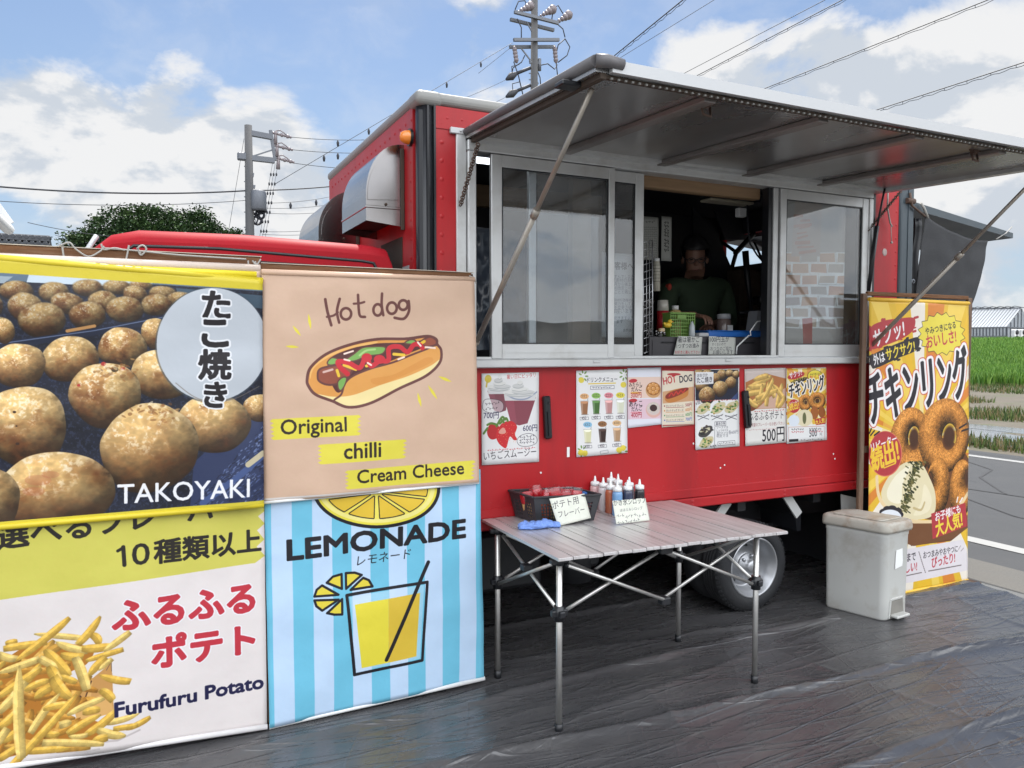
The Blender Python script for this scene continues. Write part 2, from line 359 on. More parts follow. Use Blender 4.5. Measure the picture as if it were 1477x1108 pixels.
# ---- tarpaulin on the ground
def tarp_mat():
    m = mat('tarpaulin_plastic', (.064, .063, .066), .27, var=.35, scale=3, stretch=(.8, 2.2, 1), dirt=(.10, .097, .095), damt=.6, dscale=2.2, spec=.75)
    nt = m.node_tree; N = nt.nodes; L = nt.links; b = N['Principled BSDF']; tc = [n for n in N if n.type == 'TEX_COORD'][0]
    def wr(scale, st, rot, dist):
        mp = N.new('ShaderNodeMapping'); mp.vector_type = 'TEXTURE'; mp.inputs['Scale'].default_value = [1 / v for v in st]; mp.inputs['Rotation'].default_value = (0, 0, rot); L.new(tc.outputs['Object'], mp.inputs[0])
        z = N.new('ShaderNodeTexNoise'); z.noise_type = 'RIDGED_MULTIFRACTAL'; z.inputs['Scale'].default_value = scale; z.inputs['Detail'].default_value = 5; z.inputs['Distortion'].default_value = dist
        L.new(mp.outputs[0], z.inputs['Vector']); return z.outputs[0]
    def crease(scale, st, rot, wid, dist):
        mp = N.new('ShaderNodeMapping'); mp.vector_type = 'TEXTURE'; mp.inputs['Scale'].default_value = [1 / v for v in st]; mp.inputs['Rotation'].default_value = (0, 0, rot); L.new(tc.outputs['Object'], mp.inputs[0])
        z = N.new('ShaderNodeTexNoise'); z.inputs['Scale'].default_value = scale; z.inputs['Detail'].default_value = 2; z.inputs['Distortion'].default_value = dist; L.new(mp.outputs[0], z.inputs['Vector'])
        q = N.new('ShaderNodeMath'); q.operation = 'SUBTRACT'; L.new(z.outputs[0], q.inputs[0]); q.inputs[1].default_value = .5
        ab = N.new('ShaderNodeMath'); ab.operation = 'ABSOLUTE'; L.new(q.outputs[0], ab.inputs[0])
        r = N.new('ShaderNodeMapRange'); r.inputs[1].default_value = 0; r.inputs[2].default_value = wid; r.inputs[3].default_value = 1; r.inputs[4].default_value = 0; L.new(ab.outputs[0], r.inputs[0]); return r.outputs[0]
    terms = [(crease(1.1, (.55, 5, 1), .06, .022, .15), .70), (crease(1.9, (.5, 5, 1), -.16, .03, .2), .45), (crease(1.5, (.45, 4, 1), 1.1, .025, .2), .22), (crease(2.4, (.5, 5, 1), -.75, .03, .25), .10), (crease(5, (.4, 4, 1), .25, .05, .3), .14), (wr(7, (.6, 3, 1), .15, .5), .16), (wr(26, (.8, 2, 1), -.4, .6), .06), (wr(1.0, (.7, 1.8, 1), .15, .4), .55)]
    acc = None
    for o_, wgt in terms:
        q = N.new('ShaderNodeMath'); q.operation = 'MULTIPLY_ADD'; L.new(o_, q.inputs[0]); q.inputs[1].default_value = wgt
        if acc is None: q.inputs[2].default_value = 0
        else: L.new(acc, q.inputs[2])
        acc = q.outputs[0]
    bp = N.new('ShaderNodeBump'); bp.inputs['Strength'].default_value = .8; bp.inputs['Distance'].default_value = .0048; L.new(acc, bp.inputs['Height']); L.new(bp.outputs[0], b.inputs['Normal'])
    return m
def tarp():
    b = MB(); x0, x1, y0, y1 = -2.2, 4.80, -1.2, 5.6
    def fn(u, v):
        x = x0 + (x1 - x0) * u; y = y0 + (y1 - y0) * v
        if u > .98: x += .04 * noise.noise((y * 2.2, 1, 2)) - max(0, (2.9 - y)) * .05
        z = .004 + .006 * (noise.noise((x * 1.2, y * 2.0, 0)) + .5) + .002 * noise.noise((x * 5, y * 7, 3))
        for k, (fy, sl, hh) in enumerate(((3.02, .03, .020), (2.50, -.045, .022), (1.9, .02, .02), (3.75, .03, .02), (2.78, .16, .007), (3.25, -.12, .008))):
            dy = y - (fy + sl * (x - 2.2) + .045 * noise.noise((x * 1.3, k * 7.1, 0)) + .012 * noise.noise((x * 6, k * 7.1, 1)))
            z += hh * (.75 + .6 * noise.noise((x * 2.1, k * 3.3, 5))) * math.exp(-(dy / .016) ** 2) + hh * .4 * math.exp(-(dy / .06) ** 2)
        for k, (fx, sl) in enumerate(((1.95, .15), (2.9, -.2), (3.75, .1), (4.35, .2))):
            dx = x - (fx + sl * (y - 2.6) + .04 * noise.noise((y * 2, k * 5.7, 8)))
            z += .009 * max(0, .5 + noise.noise((y * 2.5, k * 2.2, 4))) * math.exp(-(dx / .02) ** 2)
        if 3.5 < x < 4.05 and 2.75 < y < 3.35: z = min(z, .005)
        return (x, y, max(z, .003))
    b.grid(fn, 420, 420)
    return tag(b.build('tarpaulin', tarp_mat()), 'wrinkled dark grey plastic tarpaulin spread on the ground under the truck and table', 'tarpaulin')
tarp()

# ---- unseen stand-in for low buildings behind the viewer, added to darken the mirrored panes
def skyline():
    b = MB(); rnd = random.Random(5)
    def fn(u, v):
        x = -60 + 140 * u; h = 3.6 + .5 * noise.noise((x * .06, 0, 0)) + .22 * noise.noise((x * .5, 0, 3)) + .25 * noise.noise((x * 2, v, 3))
        return (x, -38 - 4 * math.sin(v * math.pi / 2) + .6 * noise.noise((x, v * 4, 1)), h * v)
    b.grid(fn, 160, 8); tag(b.build('reflection_backdrop', mat('backdrop_dark', (.035, .036, .032), .9, var=.5, scale=2)), kind='structure')
skyline()

# ---- tree beyond the cab
def tree():
    Y0 = 36.0; prof = [(325, 640), (345, 600), (400, 590), (480, 550), (550, 515), (640, 480), (700, 488), (760, 480), (830, 497), (900, 515), (960, 505), (1000, 535), (1060, 565), (1120, 580), (1155, 615)]
    pr = [PY(u / 3.357, 160 + v / 3.357, Y0) for u, v in prof]; xs = [p.x for p in pr]; zs = [p.z + .28 for p in pr]
    x0, x1 = xs[0], xs[-1]; xc = (x0 + x1) / 2; hw = (x1 - x0) / 2; zb = 3.0
    t = thing('broadleaf_tree', (xc, Y0, 0), 'dark green domed broadleaf tree rising behind the red cab roof', 'tree')
    tr = MB(); tr.tube([(xc, Y0, 0), (xc + .1, Y0, 1.6), (xc - .1, Y0, 3)], [.45, .34, .28], 10)
    rnd = random.Random(11)
    for k in range(9):
        a = k / 9 * 6.28; e = (xc + hw * .62 * math.cos(a), Y0 + hw * .5 * math.sin(a), 4.2 + rnd.random() * 1.6)
        tr.tube([(xc, Y0, 2.2), (xc + hw * .25 * math.cos(a), Y0 + hw * .2 * math.sin(a), 3.4), e], [.18, .12, .04], 6)
    tr.build('trunk', mat('bark', (.06, .05, .04), .9, var=.3), t)
    vs = []; fs = []; mi = []
    clumps = []
    while len(clumps) < 900:
        x = rnd.uniform(x0, x1); top = float(np.interp(x, xs, zs)); e = (x - xc) / hw; dmax = hw * .8 * math.sqrt(max(.05, 1 - e * e)); y = rnd.uniform(-dmax, dmax)
        k = math.sqrt(max(0, 1 - (y / dmax) ** 2)); s = rnd.random() ** .5
        clumps.append((x, Y0 + y, zb + (top - zb) * k * (.35 + .65 * s) - .10 + .35 * noise.noise((x * 1.3, y * 1.3, 0)), rnd.uniform(.25, .5)))
    for (cx, cy, cz, r) in clumps:
        m = rnd.choice((0, 0, 1, 2))
        for _ in range(64):
            d = Vector((rnd.gauss(0, 1), rnd.gauss(0, 1), rnd.gauss(0, .55))); d *= r * .55
            p = Vector((cx, cy, cz)) + d; a = Vector((rnd.gauss(0, 1), rnd.gauss(0, 1), rnd.gauss(0, .6))).normalized(); q = a.cross(Vector((rnd.random(), rnd.random(), 1))).normalized()
            s = rnd.uniform(.04, .085); k = len(vs); vs += [p - a * s, p + q * s * .6, p + a * s, p - q * s * .6]; fs.append((k, k + 1, k + 2, k + 3)); mi.append(m)
    me = bpy.data.meshes.new('crown'); me.from_pydata(vs, [], fs); me.polygons.foreach_set('material_index', mi)
    link_mesh('crown', me, [mat('leaf_mid', (.035, .075, .022), .6, var=.3), mat('leaf_dark', (.022, .05, .018), .6, var=.3), mat('leaf_light', (.06, .11, .03), .6, var=.3)], t)
tree()

# ---- houses at the left
def houses():
    tl = mat('roof_tile', (.055, .06, .07), .5, var=.25, scale=3); wl = mat('house_wall', (.30, .27, .24), .8)
    p = PY(5, 337, 30); q = PY(72, 339, 30); e = PY(72, 353, 30)
    t = thing('tiled_house', (p.x - 1, 33, 0), 'house with dark grey tiled roof, only the roof showing above the left board', 'house')
    b = MB(); dz = p.z - e.z
    rows = 7
    for k in range(rows):
        z0 = e.z - 1.2 + (dz + 1.2) * k / rows; z1 = z0 + (dz + 1.2) / rows; y0 = 30 - 2.2 + 2.2 * k / rows
        b.box((p.x - 6, y0, z0), (q.x, y0 + .42, z0 + .11)); 
        n = 40
        for i in range(n):
            x = p.x - 6 + (q.x - p.x + 6) * (i + .5) / n; b.tube([(x, y0 - .02, z0 + .11), (x, y0 + .42, z0 + .15)], .06, 6)
    b.box((p.x - 6, 30.0, p.z - .12), (q.x + .02, 30.35, p.z + .02), .04)
    b.prism([(q.x, 27.6, e.z - 1.25), (q.x, 30.1, p.z - .1), (q.x, 32.8, e.z - 1.25)], (-.1, 0, 0))
    b.prism([(p.x - 6, 30.2, p.z - .05), (p.x - 6, 32.9, e.z - 1.2), (p.x - 6, 32.9, e.z - 1.3), (p.x - 6, 30.2, p.z - .2)], (q.x - p.x + 6, 0, 0))
    b.build('roof', tl, t); b = MB(); b.box((p.x - 5.6, 28.2, 0), (q.x - .3, 32.3, e.z - 1.2)); b.build('wall', wl, t)
    a = PY(14, 326, 16); c = PY(0, 307, 16)
    t = thing('white_eaved_house', (a.x - 3, 18, 0), 'house corner with white eaves gutter at the far left edge', 'house')
    b = MB(); sl = (c.z - a.z) / (c.x - a.x)
    b.prism([(a.x, 15.6, a.z), (a.x - 5, 15.6, a.z - 5 * sl), (a.x - 5, 15.6, a.z - 5 * sl - .16), (a.x, 15.6, a.z - .16)], (0, -7, 0)); b.build('roof', mat('roof_slate', (.25, .26, .28), .5), t)
    b = MB(); b.tube([(a.x + .02, 15.7, a.z - .1), (a.x + .02, 8.5, a.z - .1)], .09, 8); b.bar((a.x, 15.63, a.z - .05), (a.x - 5, 15.63, a.z - 5 * sl - .05), .06, .26); b.build('eaves_gutter', M['white'], t)
    b = MB(); b.box((a.x - 5, 9, 0), (a.x - .25, 15.2, a.z - .17)); b.build('wall', mat('dark_house_wall', (.10, .085, .07), .8), t)
houses()

# ---- greenhouse across the field
def greenhouse():
    D = 78; f0 = lambda px, y, d: CAM + sight(px, y) * d
    t = thing('greenhouse', tuple(f0(1452, 490, D)), 'pale glass greenhouse beyond the bright green rice field', 'greenhouse')
    c0 = f0(1452, 492, D); c0e = f0(1452, 472, D); l0 = f0(1330, 492, D * 1.02); l0e = f0(1330, 474, D * 1.02)
    gd = (_R * .75 + _F * .66); gd.z = 0; gd.normalize(); W = 9.0
    r0 = c0 + gd * W; r0e = c0e + gd * W; apex = (c0e + r0e) / 2 + Vector((0, 0, 2.0)); la = (l0e + (l0e + gd * W)) / 2 + Vector((0, 0, 2.0))
    film = mat('greenhouse_film', (.30, .33, .36), .35, var=.12, scale=.6); roofm = mat('greenhouse_roof_film', (.40, .42, .44), .45, var=.08, scale=.4)
    dn = Vector((0, 0, -3))
    b = MB(); b.face([l0 + dn, c0 + dn, c0e, l0e]); b.face([c0 + dn, r0 + dn, r0e, apex, c0e]); b.face([l0 + dn, l0e, la, l0e + gd * W, l0 + gd * W + dn]); b.face([l0 + gd * W + dn, r0 + dn, r0e, l0e + gd * W]); b.build('wall', film, t)
    b = MB(); up = Vector((0, 0, .05)); b.face([l0e + up, c0e + up, apex + up, la + up]); b.face([la + up, apex + up, r0e + up, l0e + gd * W + up]); b.build('roof', roofm, t)
    b = MB()
    n = 26
    nrm = -gd * .06
    for i in range(n + 1):
        s = i / n; b.bar(l0.lerp(c0, s) + nrm, l0e.lerp(c0e, s) + nrm, .07); b.bar(l0e.lerp(c0e, s) + up, la.lerp(apex, s) + up * 2, .04)
    for s in (.35, 1.0): b.bar(l0.lerp(l0e, s) + nrm, c0.lerp(c0e, s) + nrm, .10)
    for i in range(9):
        s = i / 8; z = c0e.lerp(r0e, s); z.z = c0e.z + 2.0 * (1 - abs(2 * s - 1)); b.bar(c0.lerp(r0, s) + dn - _F * .1, z - _F * .1, .08)
    b.bar(c0e - _F * .1, r0e - _F * .1, .1); b.bar(la + up * 2, apex + up * 2, .12)
    b.build('frame', M['galv'], t)
    b = MB()
    for i in range(11):
        s = (i + .5) / 11; p = la.lerp(apex, s) + Vector((0, 0, .1)); b = MB(); b.tube([p - _R * .9, p - _R * .3 + Vector((0, 0, .2)), p + _R * .9], .035, 5); b.build('ridge_vent', M['wire'], t)
    for (px) in (1464, 1474):
        q = f0(px, 486, D * .99); o = thing('outdoor_unit', tuple(q), 'white outdoor fan unit against the greenhouse gable, %s' % ('nearer the wall corner' if px < 1470 else 'farther from the wall corner'), 'fan unit', 'outdoor units beside the greenhouse')
        b = MB(); b.box(q + Vector((-.35, -.2, -.6)), q + Vector((.35, .2, .75)), .05); b.build('case', M['white'], o)
        b = MB()
        for dz in (-.1, .45): b.lathe(q + Vector((-.02, -.22, dz)), [(.001, -.02), (.24, -.02), (.26, .01)], 16, 'Y')
        b.build('fan_grille', M['black'], o)
greenhouse()

# ---- utility poles and cables
def poles():
    Y1 = 26.0; q = lambda x, y: PY(x, y, Y1)
    top = q(358, 181); base = (top.x, Y1, 0)
    t = thing('utility_pole', base, 'grey concrete utility pole with transformer and side arms above the cab roof', 'utility pole')
    b = MB(); b.tube([base, top], [.17, .115], 16); b.build('pole', M['concrete'], t)
    def piece(nm, a_, c_, w_): b = MB(); b.bar(a_, c_, w_); b.build(nm, M['galv'], t)
    piece('crossarm', q(360, 192), q(392, 198), .16); piece('crossarm', q(361, 228), q(396, 232), .16); piece('arm_tie', q(390, 188), q(397, 232), .09); piece('arm_tie', q(363, 226), q(394, 216), .04)
    piece('transformer_bracket', q(357, 251), q(366, 253), .12); piece('transformer_bracket', q(356, 267), q(368, 270), .10); piece('conduit', q(370, 276), q(372, 300), .06)
    for k in range(9): piece('pole_step', q(352 + (k % 2) * 2, 240 + k * 11), q(356 + (k % 2) * 6, 240 + k * 11), .03)
    for (x, y) in ((398, 192), (400, 210), (402, 228)):
        b = MB(); a0 = q(x - 4, y); a1 = q(x + 21, y + 6)
        for k in range(7):
            p = a0.lerp(a1, k / 6); b.ball(p, .065 if k % 2 else .045, 8)
        b.tube([q(x, y - 3), q(x - 1, y + 16)], [.04, .07], 8); b.tube([q(x, y - 3), q(x + 6, y - 4), q(x + 12, y), q(x + 16, y + 4)], .02, 5)
        b.build('insulator', M['ceramic'], t)
    b = MB(); c = q(372, 262); b.lathe((c.x, Y1 - .05, q(0, 274).z - .05), [(.001, 0), (.22, 0), (.25, .06), (.25, .55), (.22, .62), (.001, .66)], 18); b.build('transformer', M['galv'], t)
    b = MB()
    for k, (x, y) in enumerate(((371, 290), (376, 296), (370, 304), (375, 310), (371, 318), (377, 302))):
        p = q(x, y); b.lathe(p, [(.13, -.05), (.17, 0), (.13, .05), (.09, 0), (.13, -.05)], 12, 'Y')
    b.tube([q(364, 296), q(372, 288), q(378, 300), q(370, 322), q(366, 312)], .03, 6); b.build('cable_coil', M['wire'], t)
    b = MB(); p = q(350, 226); b.box(p - Vector((.16, .1, .12)), p + Vector((.12, .1, .12)), .03); b.build('lamp_box', M['galv'], t)
    Y2 = 30.0; r = lambda x, y: PY(x, y, Y2)
    tp = r(771, -14); tp2 = r(768, 130)
    t = thing('utility_pole', (tp.x, Y2, 0), 'tall utility pole with two double crossarms above the raised awning', 'utility pole')
    b = MB(); b.tube([(tp.x - .05, Y2, 0), (tp.x, Y2, tp.z)], [.21, .14], 16); b.build('pole', M['concrete'], t)
    b = MB()
    for (p0, p1, dz) in ((r(739, 20), r(802, 36), 0), (r(738, 60), r(803, 60), 0)):
        for dy, d in ((-.2, 0), (.2, -.16)): piece('crossarm', p0 + Vector((0, dy, d)), p1 + Vector((0, dy, d)), .125)
    piece('arm_brace', r(752, 70), r(765, 87), .05); piece('arm_brace', r(760, 32), r(771, 53), .05)
    for k in range(5): piece('pole_step', r(763, 88 + k * 9), r(767, 88 + k * 9), .04)
    piece('pole_band', r(764, 90), r(776, 91), .1); piece('pole_band', r(764, 123), r(776, 120), .1)
    for (a, c) in (((748, 17), (765, 9)), ((780, 23), (797, 14)), ((802, 33), (820, 22))):
        b = MB(); a0, a1 = r(*a), r(*c)
        for k in range(5): b.ball(a0.lerp(a1, k / 4), (.06, .09, .11, .16, .20)[k], 8)
        b.build('insulator', M['ceramic'], t)
    for (a, c) in (((742, 69), (745, 89)), ((800, 69), (802, 89))):
        b = MB(); a0, a1 = r(*a), r(*c)
        for k in range(9): b.ball(a0.lerp(a1, k / 8), .11 if k % 2 else .075, 8)
        b.build('insulator', M['ceramic'], t)
    for (a, c, e) in (((765, 98), (745, 106), (730, 115)), ((765, 123), (746, 131), (730, 140))):
        b = MB(); b.tube([r(*a), r(*c)], .07, 8); b.tube([r(*c), r((c[0] + e[0]) / 2, (c[1] + e[1]) / 2), r(*e)], [.08, .17, .05], 8); b.tube([r(c[0] - 6, c[1] + 2), r(c[0] - 7, c[1] - 10), r(c[0] + 4, c[1] - 13)], .02, 5); b.build('cable_clamp', M['wire'], t)
    b = MB()
    for pts in (((743, 14), (748, 2), (757, 1), (760, 8)), ((803, 34), (812, 42), (815, 54)), ((815, 56), (805, 65), (803, 74)), ((815, 56), (822, 68), (818, 80), (805, 90)), ((746, 27), (752, 40), (752, 55)), ((796, 28), (798, 12), (805, 8), (812, 20)), ((757, 80), (752, 90), (740, 98), (738, 106)), ((776, 95), (790, 92), (800, 100), (804, 93)), ((774, 100), (779, 112), (780, 125)), ((741, 89), (748, 110), (755, 140)), ((802, 89), (804, 108))):
        b = MB(); b.tube([r(*p) for p in pts], .025, 5); b.build('jumper_wire', M['wire'], t)
    b = MB(); b.lathe(r(778, 92) - Vector((0, 0, .3)), [(.001, 0), (.08, 0), (.08, .5), (.001, .55)], 10); b.build('arrester', M['galv'], t)
    # cables: same rise of sag for each
    def cable(a, c, lab, rad, sag=.2, marks=0, twin=False, group='overhead power cables'):
        o = thing('power_cable', tuple((a + c) / 2), lab, 'cable', group); b = MB()
        rad *= .72
        def pt(s, d=0): return a.lerp(c, s) - Vector((0, 0, sag * 4 * s * (1 - s) + d))
        b.tube([pt(k / 24) for k in range(25)], rad, 5)
        if twin:
            b.tube([pt(k / 90, rad * 4.5 + rad * 1.2 * math.sin(k * 1.9)) for k in range(91)], rad * .55, 4)
            for k in range(0, 60, 3): b.bar(pt(k / 60), pt(k / 60, rad * 4.5), rad * .7)
        b.build('strand', M['wire'], o)
        if marks:
            b = MB()
            for k in range(marks):
                b = MB(); p = pt((k + 1) / (marks + 1)); b.tube([p, p - Vector((0, 0, .10)), p - Vector((0, 0, .22))], [.012, .05, .03], 6) if marks < 7 else b.tube([p, p - Vector((0, 0, .05)), p - Vector((0, 0, .10))], [.02, .032, .02], 6)
                b.build('spacer', M['wire'], o)
    Z8 = 8.5
    for (x0, y0, x1, y1, rad, tw, lab) in ((985, 0, 872, 92, .018, True, 'twin overhead cable leftmost of those above the awning, passing its near corner'), (1030, 0, 884, 90, .008, False, 'thinnest single overhead cable beside the leftmost twin cable'),
                                          (1190, 0, 975, 112, .010, False, 'single thin cable just left of the middle twin cable over the awning'), (1215, 0, 1000, 112, .014, True, 'middle twin overhead cable above the awning'),
                                          (1425, 0, 1085, 135, .016, True, 'overhead cable crossing the sky to the upper right above the awning'), (1477, 90, 1245, 165, .020, True, 'lowest and thickest twisted cable at the right edge over the awning')):
        a = PZ(x0, y0, Z8); c = PZ(x1, y1, Z8); d = (c - a); ex = a - d * .5; far = c + d * 1.2
        if far.y > 40: far = c + d * ((40 - c.y) / d.y)
        cable(ex, far, lab, rad, 0.0, 0, tw)
    cable(PY(-160, 252, Y1), q(356, 275), 'thick dark cable from the left edge to the transformer pole, upper of two', .035, .25)
    cable(PY(-160, 276, Y1), q(356, 289), 'thin grey cable from the left edge to the transformer pole, lower of two', .014, .25)
    cable(q(360, 275), r(560, 258), 'dark cable running from the transformer pole behind the truck body', .03, .1)
    for k, (y, y2, lab) in enumerate(((198, 160, 'topmost'), (216, 181, 'middle'), (235, 214, 'lowest'))):
        cable(q(421, y), r(740, y2), '%s of three spaced wires from the pole insulators to the truck roof line' % lab, .014, .5, 5)
    cable(q(396, 266), r(739, 62), 'wire rising from the transformer pole to the tall pole, left strand', .014, .0, 5); cable(r(690, 60 + 46), r(740, 66), 'short stay wire meeting the tall pole under its lower crossarm', .012, 0)
    cable(r(600, 165), r(730, 115), 'service wire from the upper black clamp of the tall pole down behind the truck', .012, .1); cable(r(640, 172), r(730, 140), 'service wire from the lower black clamp of the tall pole down behind the truck', .012, .1)
    for (y, y2, lab) in ((293, 272, 'first'), (300, 285, 'second'), (307, 296, 'third'), (334, 318, 'fourth'), (338, 326, 'lowest')):
        cable(q(378, y), r(520, y2), '%s wire counted from above leaving the pole coils towards the vent hoods' % lab, .011, .15, 3 if lab == 'first' else 0)
    for k in range(3):
        cable(q(393 + k * 4, 236), q(374 + k * 4, 345), 'beaded drop wire hanging beside the transformer pole, %s' % ('left', 'middle', 'right')[k] + ' of three', .008, 0, 7, group='beaded drop wires')
    cable(q(352, 200), q(327, 350), 'slanting guy wire left of the transformer pole', .010, 0)
    cable(r(40, 321), q(350, 340), 'low telephone cable between the tiled roof and the transformer pole', .015, .3, 2)
poles()
# ================================================================== THE TRUCK
YT = 3.318; X0, X1 = 1.134, 4.41; ZB, ZT = .66, 2.635; YF = 5.13
truck = thing('food_truck', (2.6, 4.2, 0), 'red box food truck with its side hatch raised over a serving window', 'food truck')
def rivet(b, p, axis, r=.0085, mi=0):
    p = Vector(p); n = Vector((0, -1, 0)) if axis == 'Y' else Vector((-1, 0, 0)); u = Vector((0, 0, 1)); w = n.cross(u)
    c = b.bm.verts.new(p + n * r * .55); rg = [b.bm.verts.new(p + (u * math.cos(k * 1.0472) + w * math.sin(k * 1.0472)) * r) for k in range(6)]
    for k in range(6): f = b.bm.faces.new((c, rg[k], rg[(k + 1) % 6])); f.smooth = True; f.material_index = mi
def cargo():
    b = MB(); WX0, WX1, WZ0, WZ1 = 1.40, 3.975, 1.45, 2.45
    b.box((1.215, YT, .765), (4.275, YT + .04, WZ0)); b.box((1.215, YT, WZ0), (WX0, YT + .04, ZT - .015)); b.box((WX1, YT, WZ0), (4.275, YT + .04, ZT - .015)); b.box((WX0, YT, WZ1), (WX1, YT + .04, ZT - .015))
    b.box((1.215, YT - .004, ZT - .115), (4.275, YT, ZT - .017))
    b.box((1.14, YT - .006, .715), (4.40, YT + .04, .765), .004); b.box((1.14, YT - .012, ZB), (4.40, YT + .04, .713), .006)
    # front, roof, floor, rear and far side (with its open hatch)
    b.box((X0, YT + .085, ZB), (X0 + .035, YF, ZT - .01)); b.box((X0 + .035, YT + .04, ZB + .01), (X1 - .01, YF, ZB + .06)); b.box((X0 + .01, YT + .02, ZT - .02), (X1 - .01, YF - .01, ZT + .02))
    ry0, ry1, rz0, rz1 = 4.42, 5.04, 2.19, 2.44
    for a, c in (((YT + .085, ZB + .06), (ry0, ZT - .02)), ((ry1, ZB + .06), (YF, ZT - .02)), ((ry0, ZB + .06), (ry1, rz0)), ((ry0, rz1), (ry1, ZT - .02))): b.box((X1 - .035, a[0], a[1]), (X1, c[0], c[1]))
    hx0, hx1, hz0, hz1 = PY(1040, 360, YF).x, PY(1140, 360, YF).x, 2.17, 2.44
    b.box((X0 + .036, YF - .04, ZB + .06), (X1 - .036, YF - .001, ZT - .02))
    z = .80
    while z < 2.60:
        rivet(b, (1.243, YT, z), 'Y', .0115); rivet(b, (4.256, YT, z), 'Y', .009); z += .083
    x = 1.27
    while x < 4.25:
        rivet(b, (x, YT - .004, ZT - .065), 'Y', .007); rivet(b, (x, YT, .79), 'Y', .005); x += .072
    for xx in (1.5, 2.08, 2.68, 3.35, 3.90):
        for dz in (.675, .695): rivet(b, (xx, YT - .012, dz), 'Y', .011)
    for xx in (2.075, 2.72, 3.42):
        z = .82
        while z < .97: rivet(b, (xx, YT, z), 'Y', .005); z += .045
    y = YT + .10
    while y < YF - .03:
        rivet(b, (X0, y, ZT - .065), 'X', .0095); y += .085
    z = .8
    while z < 2.52: rivet(b, (X0, YT + .115, z), 'X', .0105); z += .088
    o = b.build('cargo_box', [M['red'], M['paper']], truck)
    # chips of bare paint and the corner posts
    b = MB()
    for (px, py) in ((1202, 655), (1204, 662), (1045, 671), (1039, 675), (780, 682), (1214, 699), (1000, 640)):
        b = MB(); p = PY(px, py, YT); b.ball((p.x, YT - .001, p.z), .0055, 6, 0, (1, .2, 1)); b.build('paint_chip', M['paper'], o)
    b = MB(); b.box((1.90, YT - .002, .985), (1.915, YT - .0005, 1.035)); b.build('paint_chip', M['paper'], o)
    b = MB(); b.tube([(X0 + .045, YT + .042, ZB), (X0 + .045, YT + .042, ZT - .01)], .042, 20); b.box((X0 + .004, YT + .004, ZB), (1.213, YT + .083, ZT - .012), .03, seg=3)
    b.box((1.205, YT - .004, ZB), (1.2148, YT + .03, ZT - .012)); b.box((1.17, YT - .012, .70), (1.18, YT + .01, ZT - .02)); b.build('corner_post', M['black'], truck)
    b = MB(); b.box((4.2755, YT - .012, ZB + .05), (X1, YT + .083, ZT - .012), .02, seg=3); b.box((4.345, YT - .016, ZB + .05), (4.352, YT, ZT - .02)); b.build('corner_post', M['bluegrey'], truck)
    b = MB(); b.box((X0 - .012, YT - .012, ZT - .012), (X1 + .01, YT + .10, ZT + .045), .03, seg=4); b.box((X0 - .012, YT + .1, ZT - .012), (X0 + .10, YF + .01, ZT + .045), .028, seg=4)
    b.box((X0 + .1, YT + .1, ZT + .02), (X1, YF, ZT + .04)); b.box((X0 - .016, YT - .016, ZT - .02), (X0 + .12, YT + .12, ZT + .048), .035, seg=5); b.build('roof_rail', M['roof'], truck)
    # lining inside
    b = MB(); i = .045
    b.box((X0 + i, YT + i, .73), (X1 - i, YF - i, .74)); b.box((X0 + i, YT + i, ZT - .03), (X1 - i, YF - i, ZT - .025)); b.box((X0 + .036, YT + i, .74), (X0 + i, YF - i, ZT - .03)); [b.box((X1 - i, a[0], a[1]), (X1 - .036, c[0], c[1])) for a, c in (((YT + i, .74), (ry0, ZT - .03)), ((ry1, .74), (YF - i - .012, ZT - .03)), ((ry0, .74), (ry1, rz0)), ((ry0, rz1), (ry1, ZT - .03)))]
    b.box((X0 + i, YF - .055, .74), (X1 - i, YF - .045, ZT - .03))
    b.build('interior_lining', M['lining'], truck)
    w = M['wood']; b = MB()
    a, c = PY(675, 265, 4.6), PY(770, 305, 4.6); b.box((a.x - .3, 4.58, c.z), (2.9, 4.63, a.z), .004); b.build('wooden_batten', w, truck); b = MB()
    b.box((2.36, YT + .06, 2.375), (3.2, YT + .12, 2.445), .006); b.build('wooden_batten', w, truck); b = MB()
    a, c = PY(826, 262, 3.75), PY(852, 500, 3.75); b.box((a.x, 3.75, c.z), (c.x, 3.80, 2.58), .004)
    b.build('wooden_batten', w, truck)
    b = MB(); Q = lambda x, y: PX(x, y, X1 - .05)
    b.tube([Q(1040, 348), Q(1062, 364)], .014, 6); b.tube([Q(1062, 364), Q(1054, 392)], .018, 6); b.tube([Q(1060, 366), Q(1088, 336)], .022, 6); b.tube([Q(1088, 350), Q(1098, 372), Q(1108, 384)], .010, 6); b.build('rear_door_brace', M['black'], truck)
cargo()

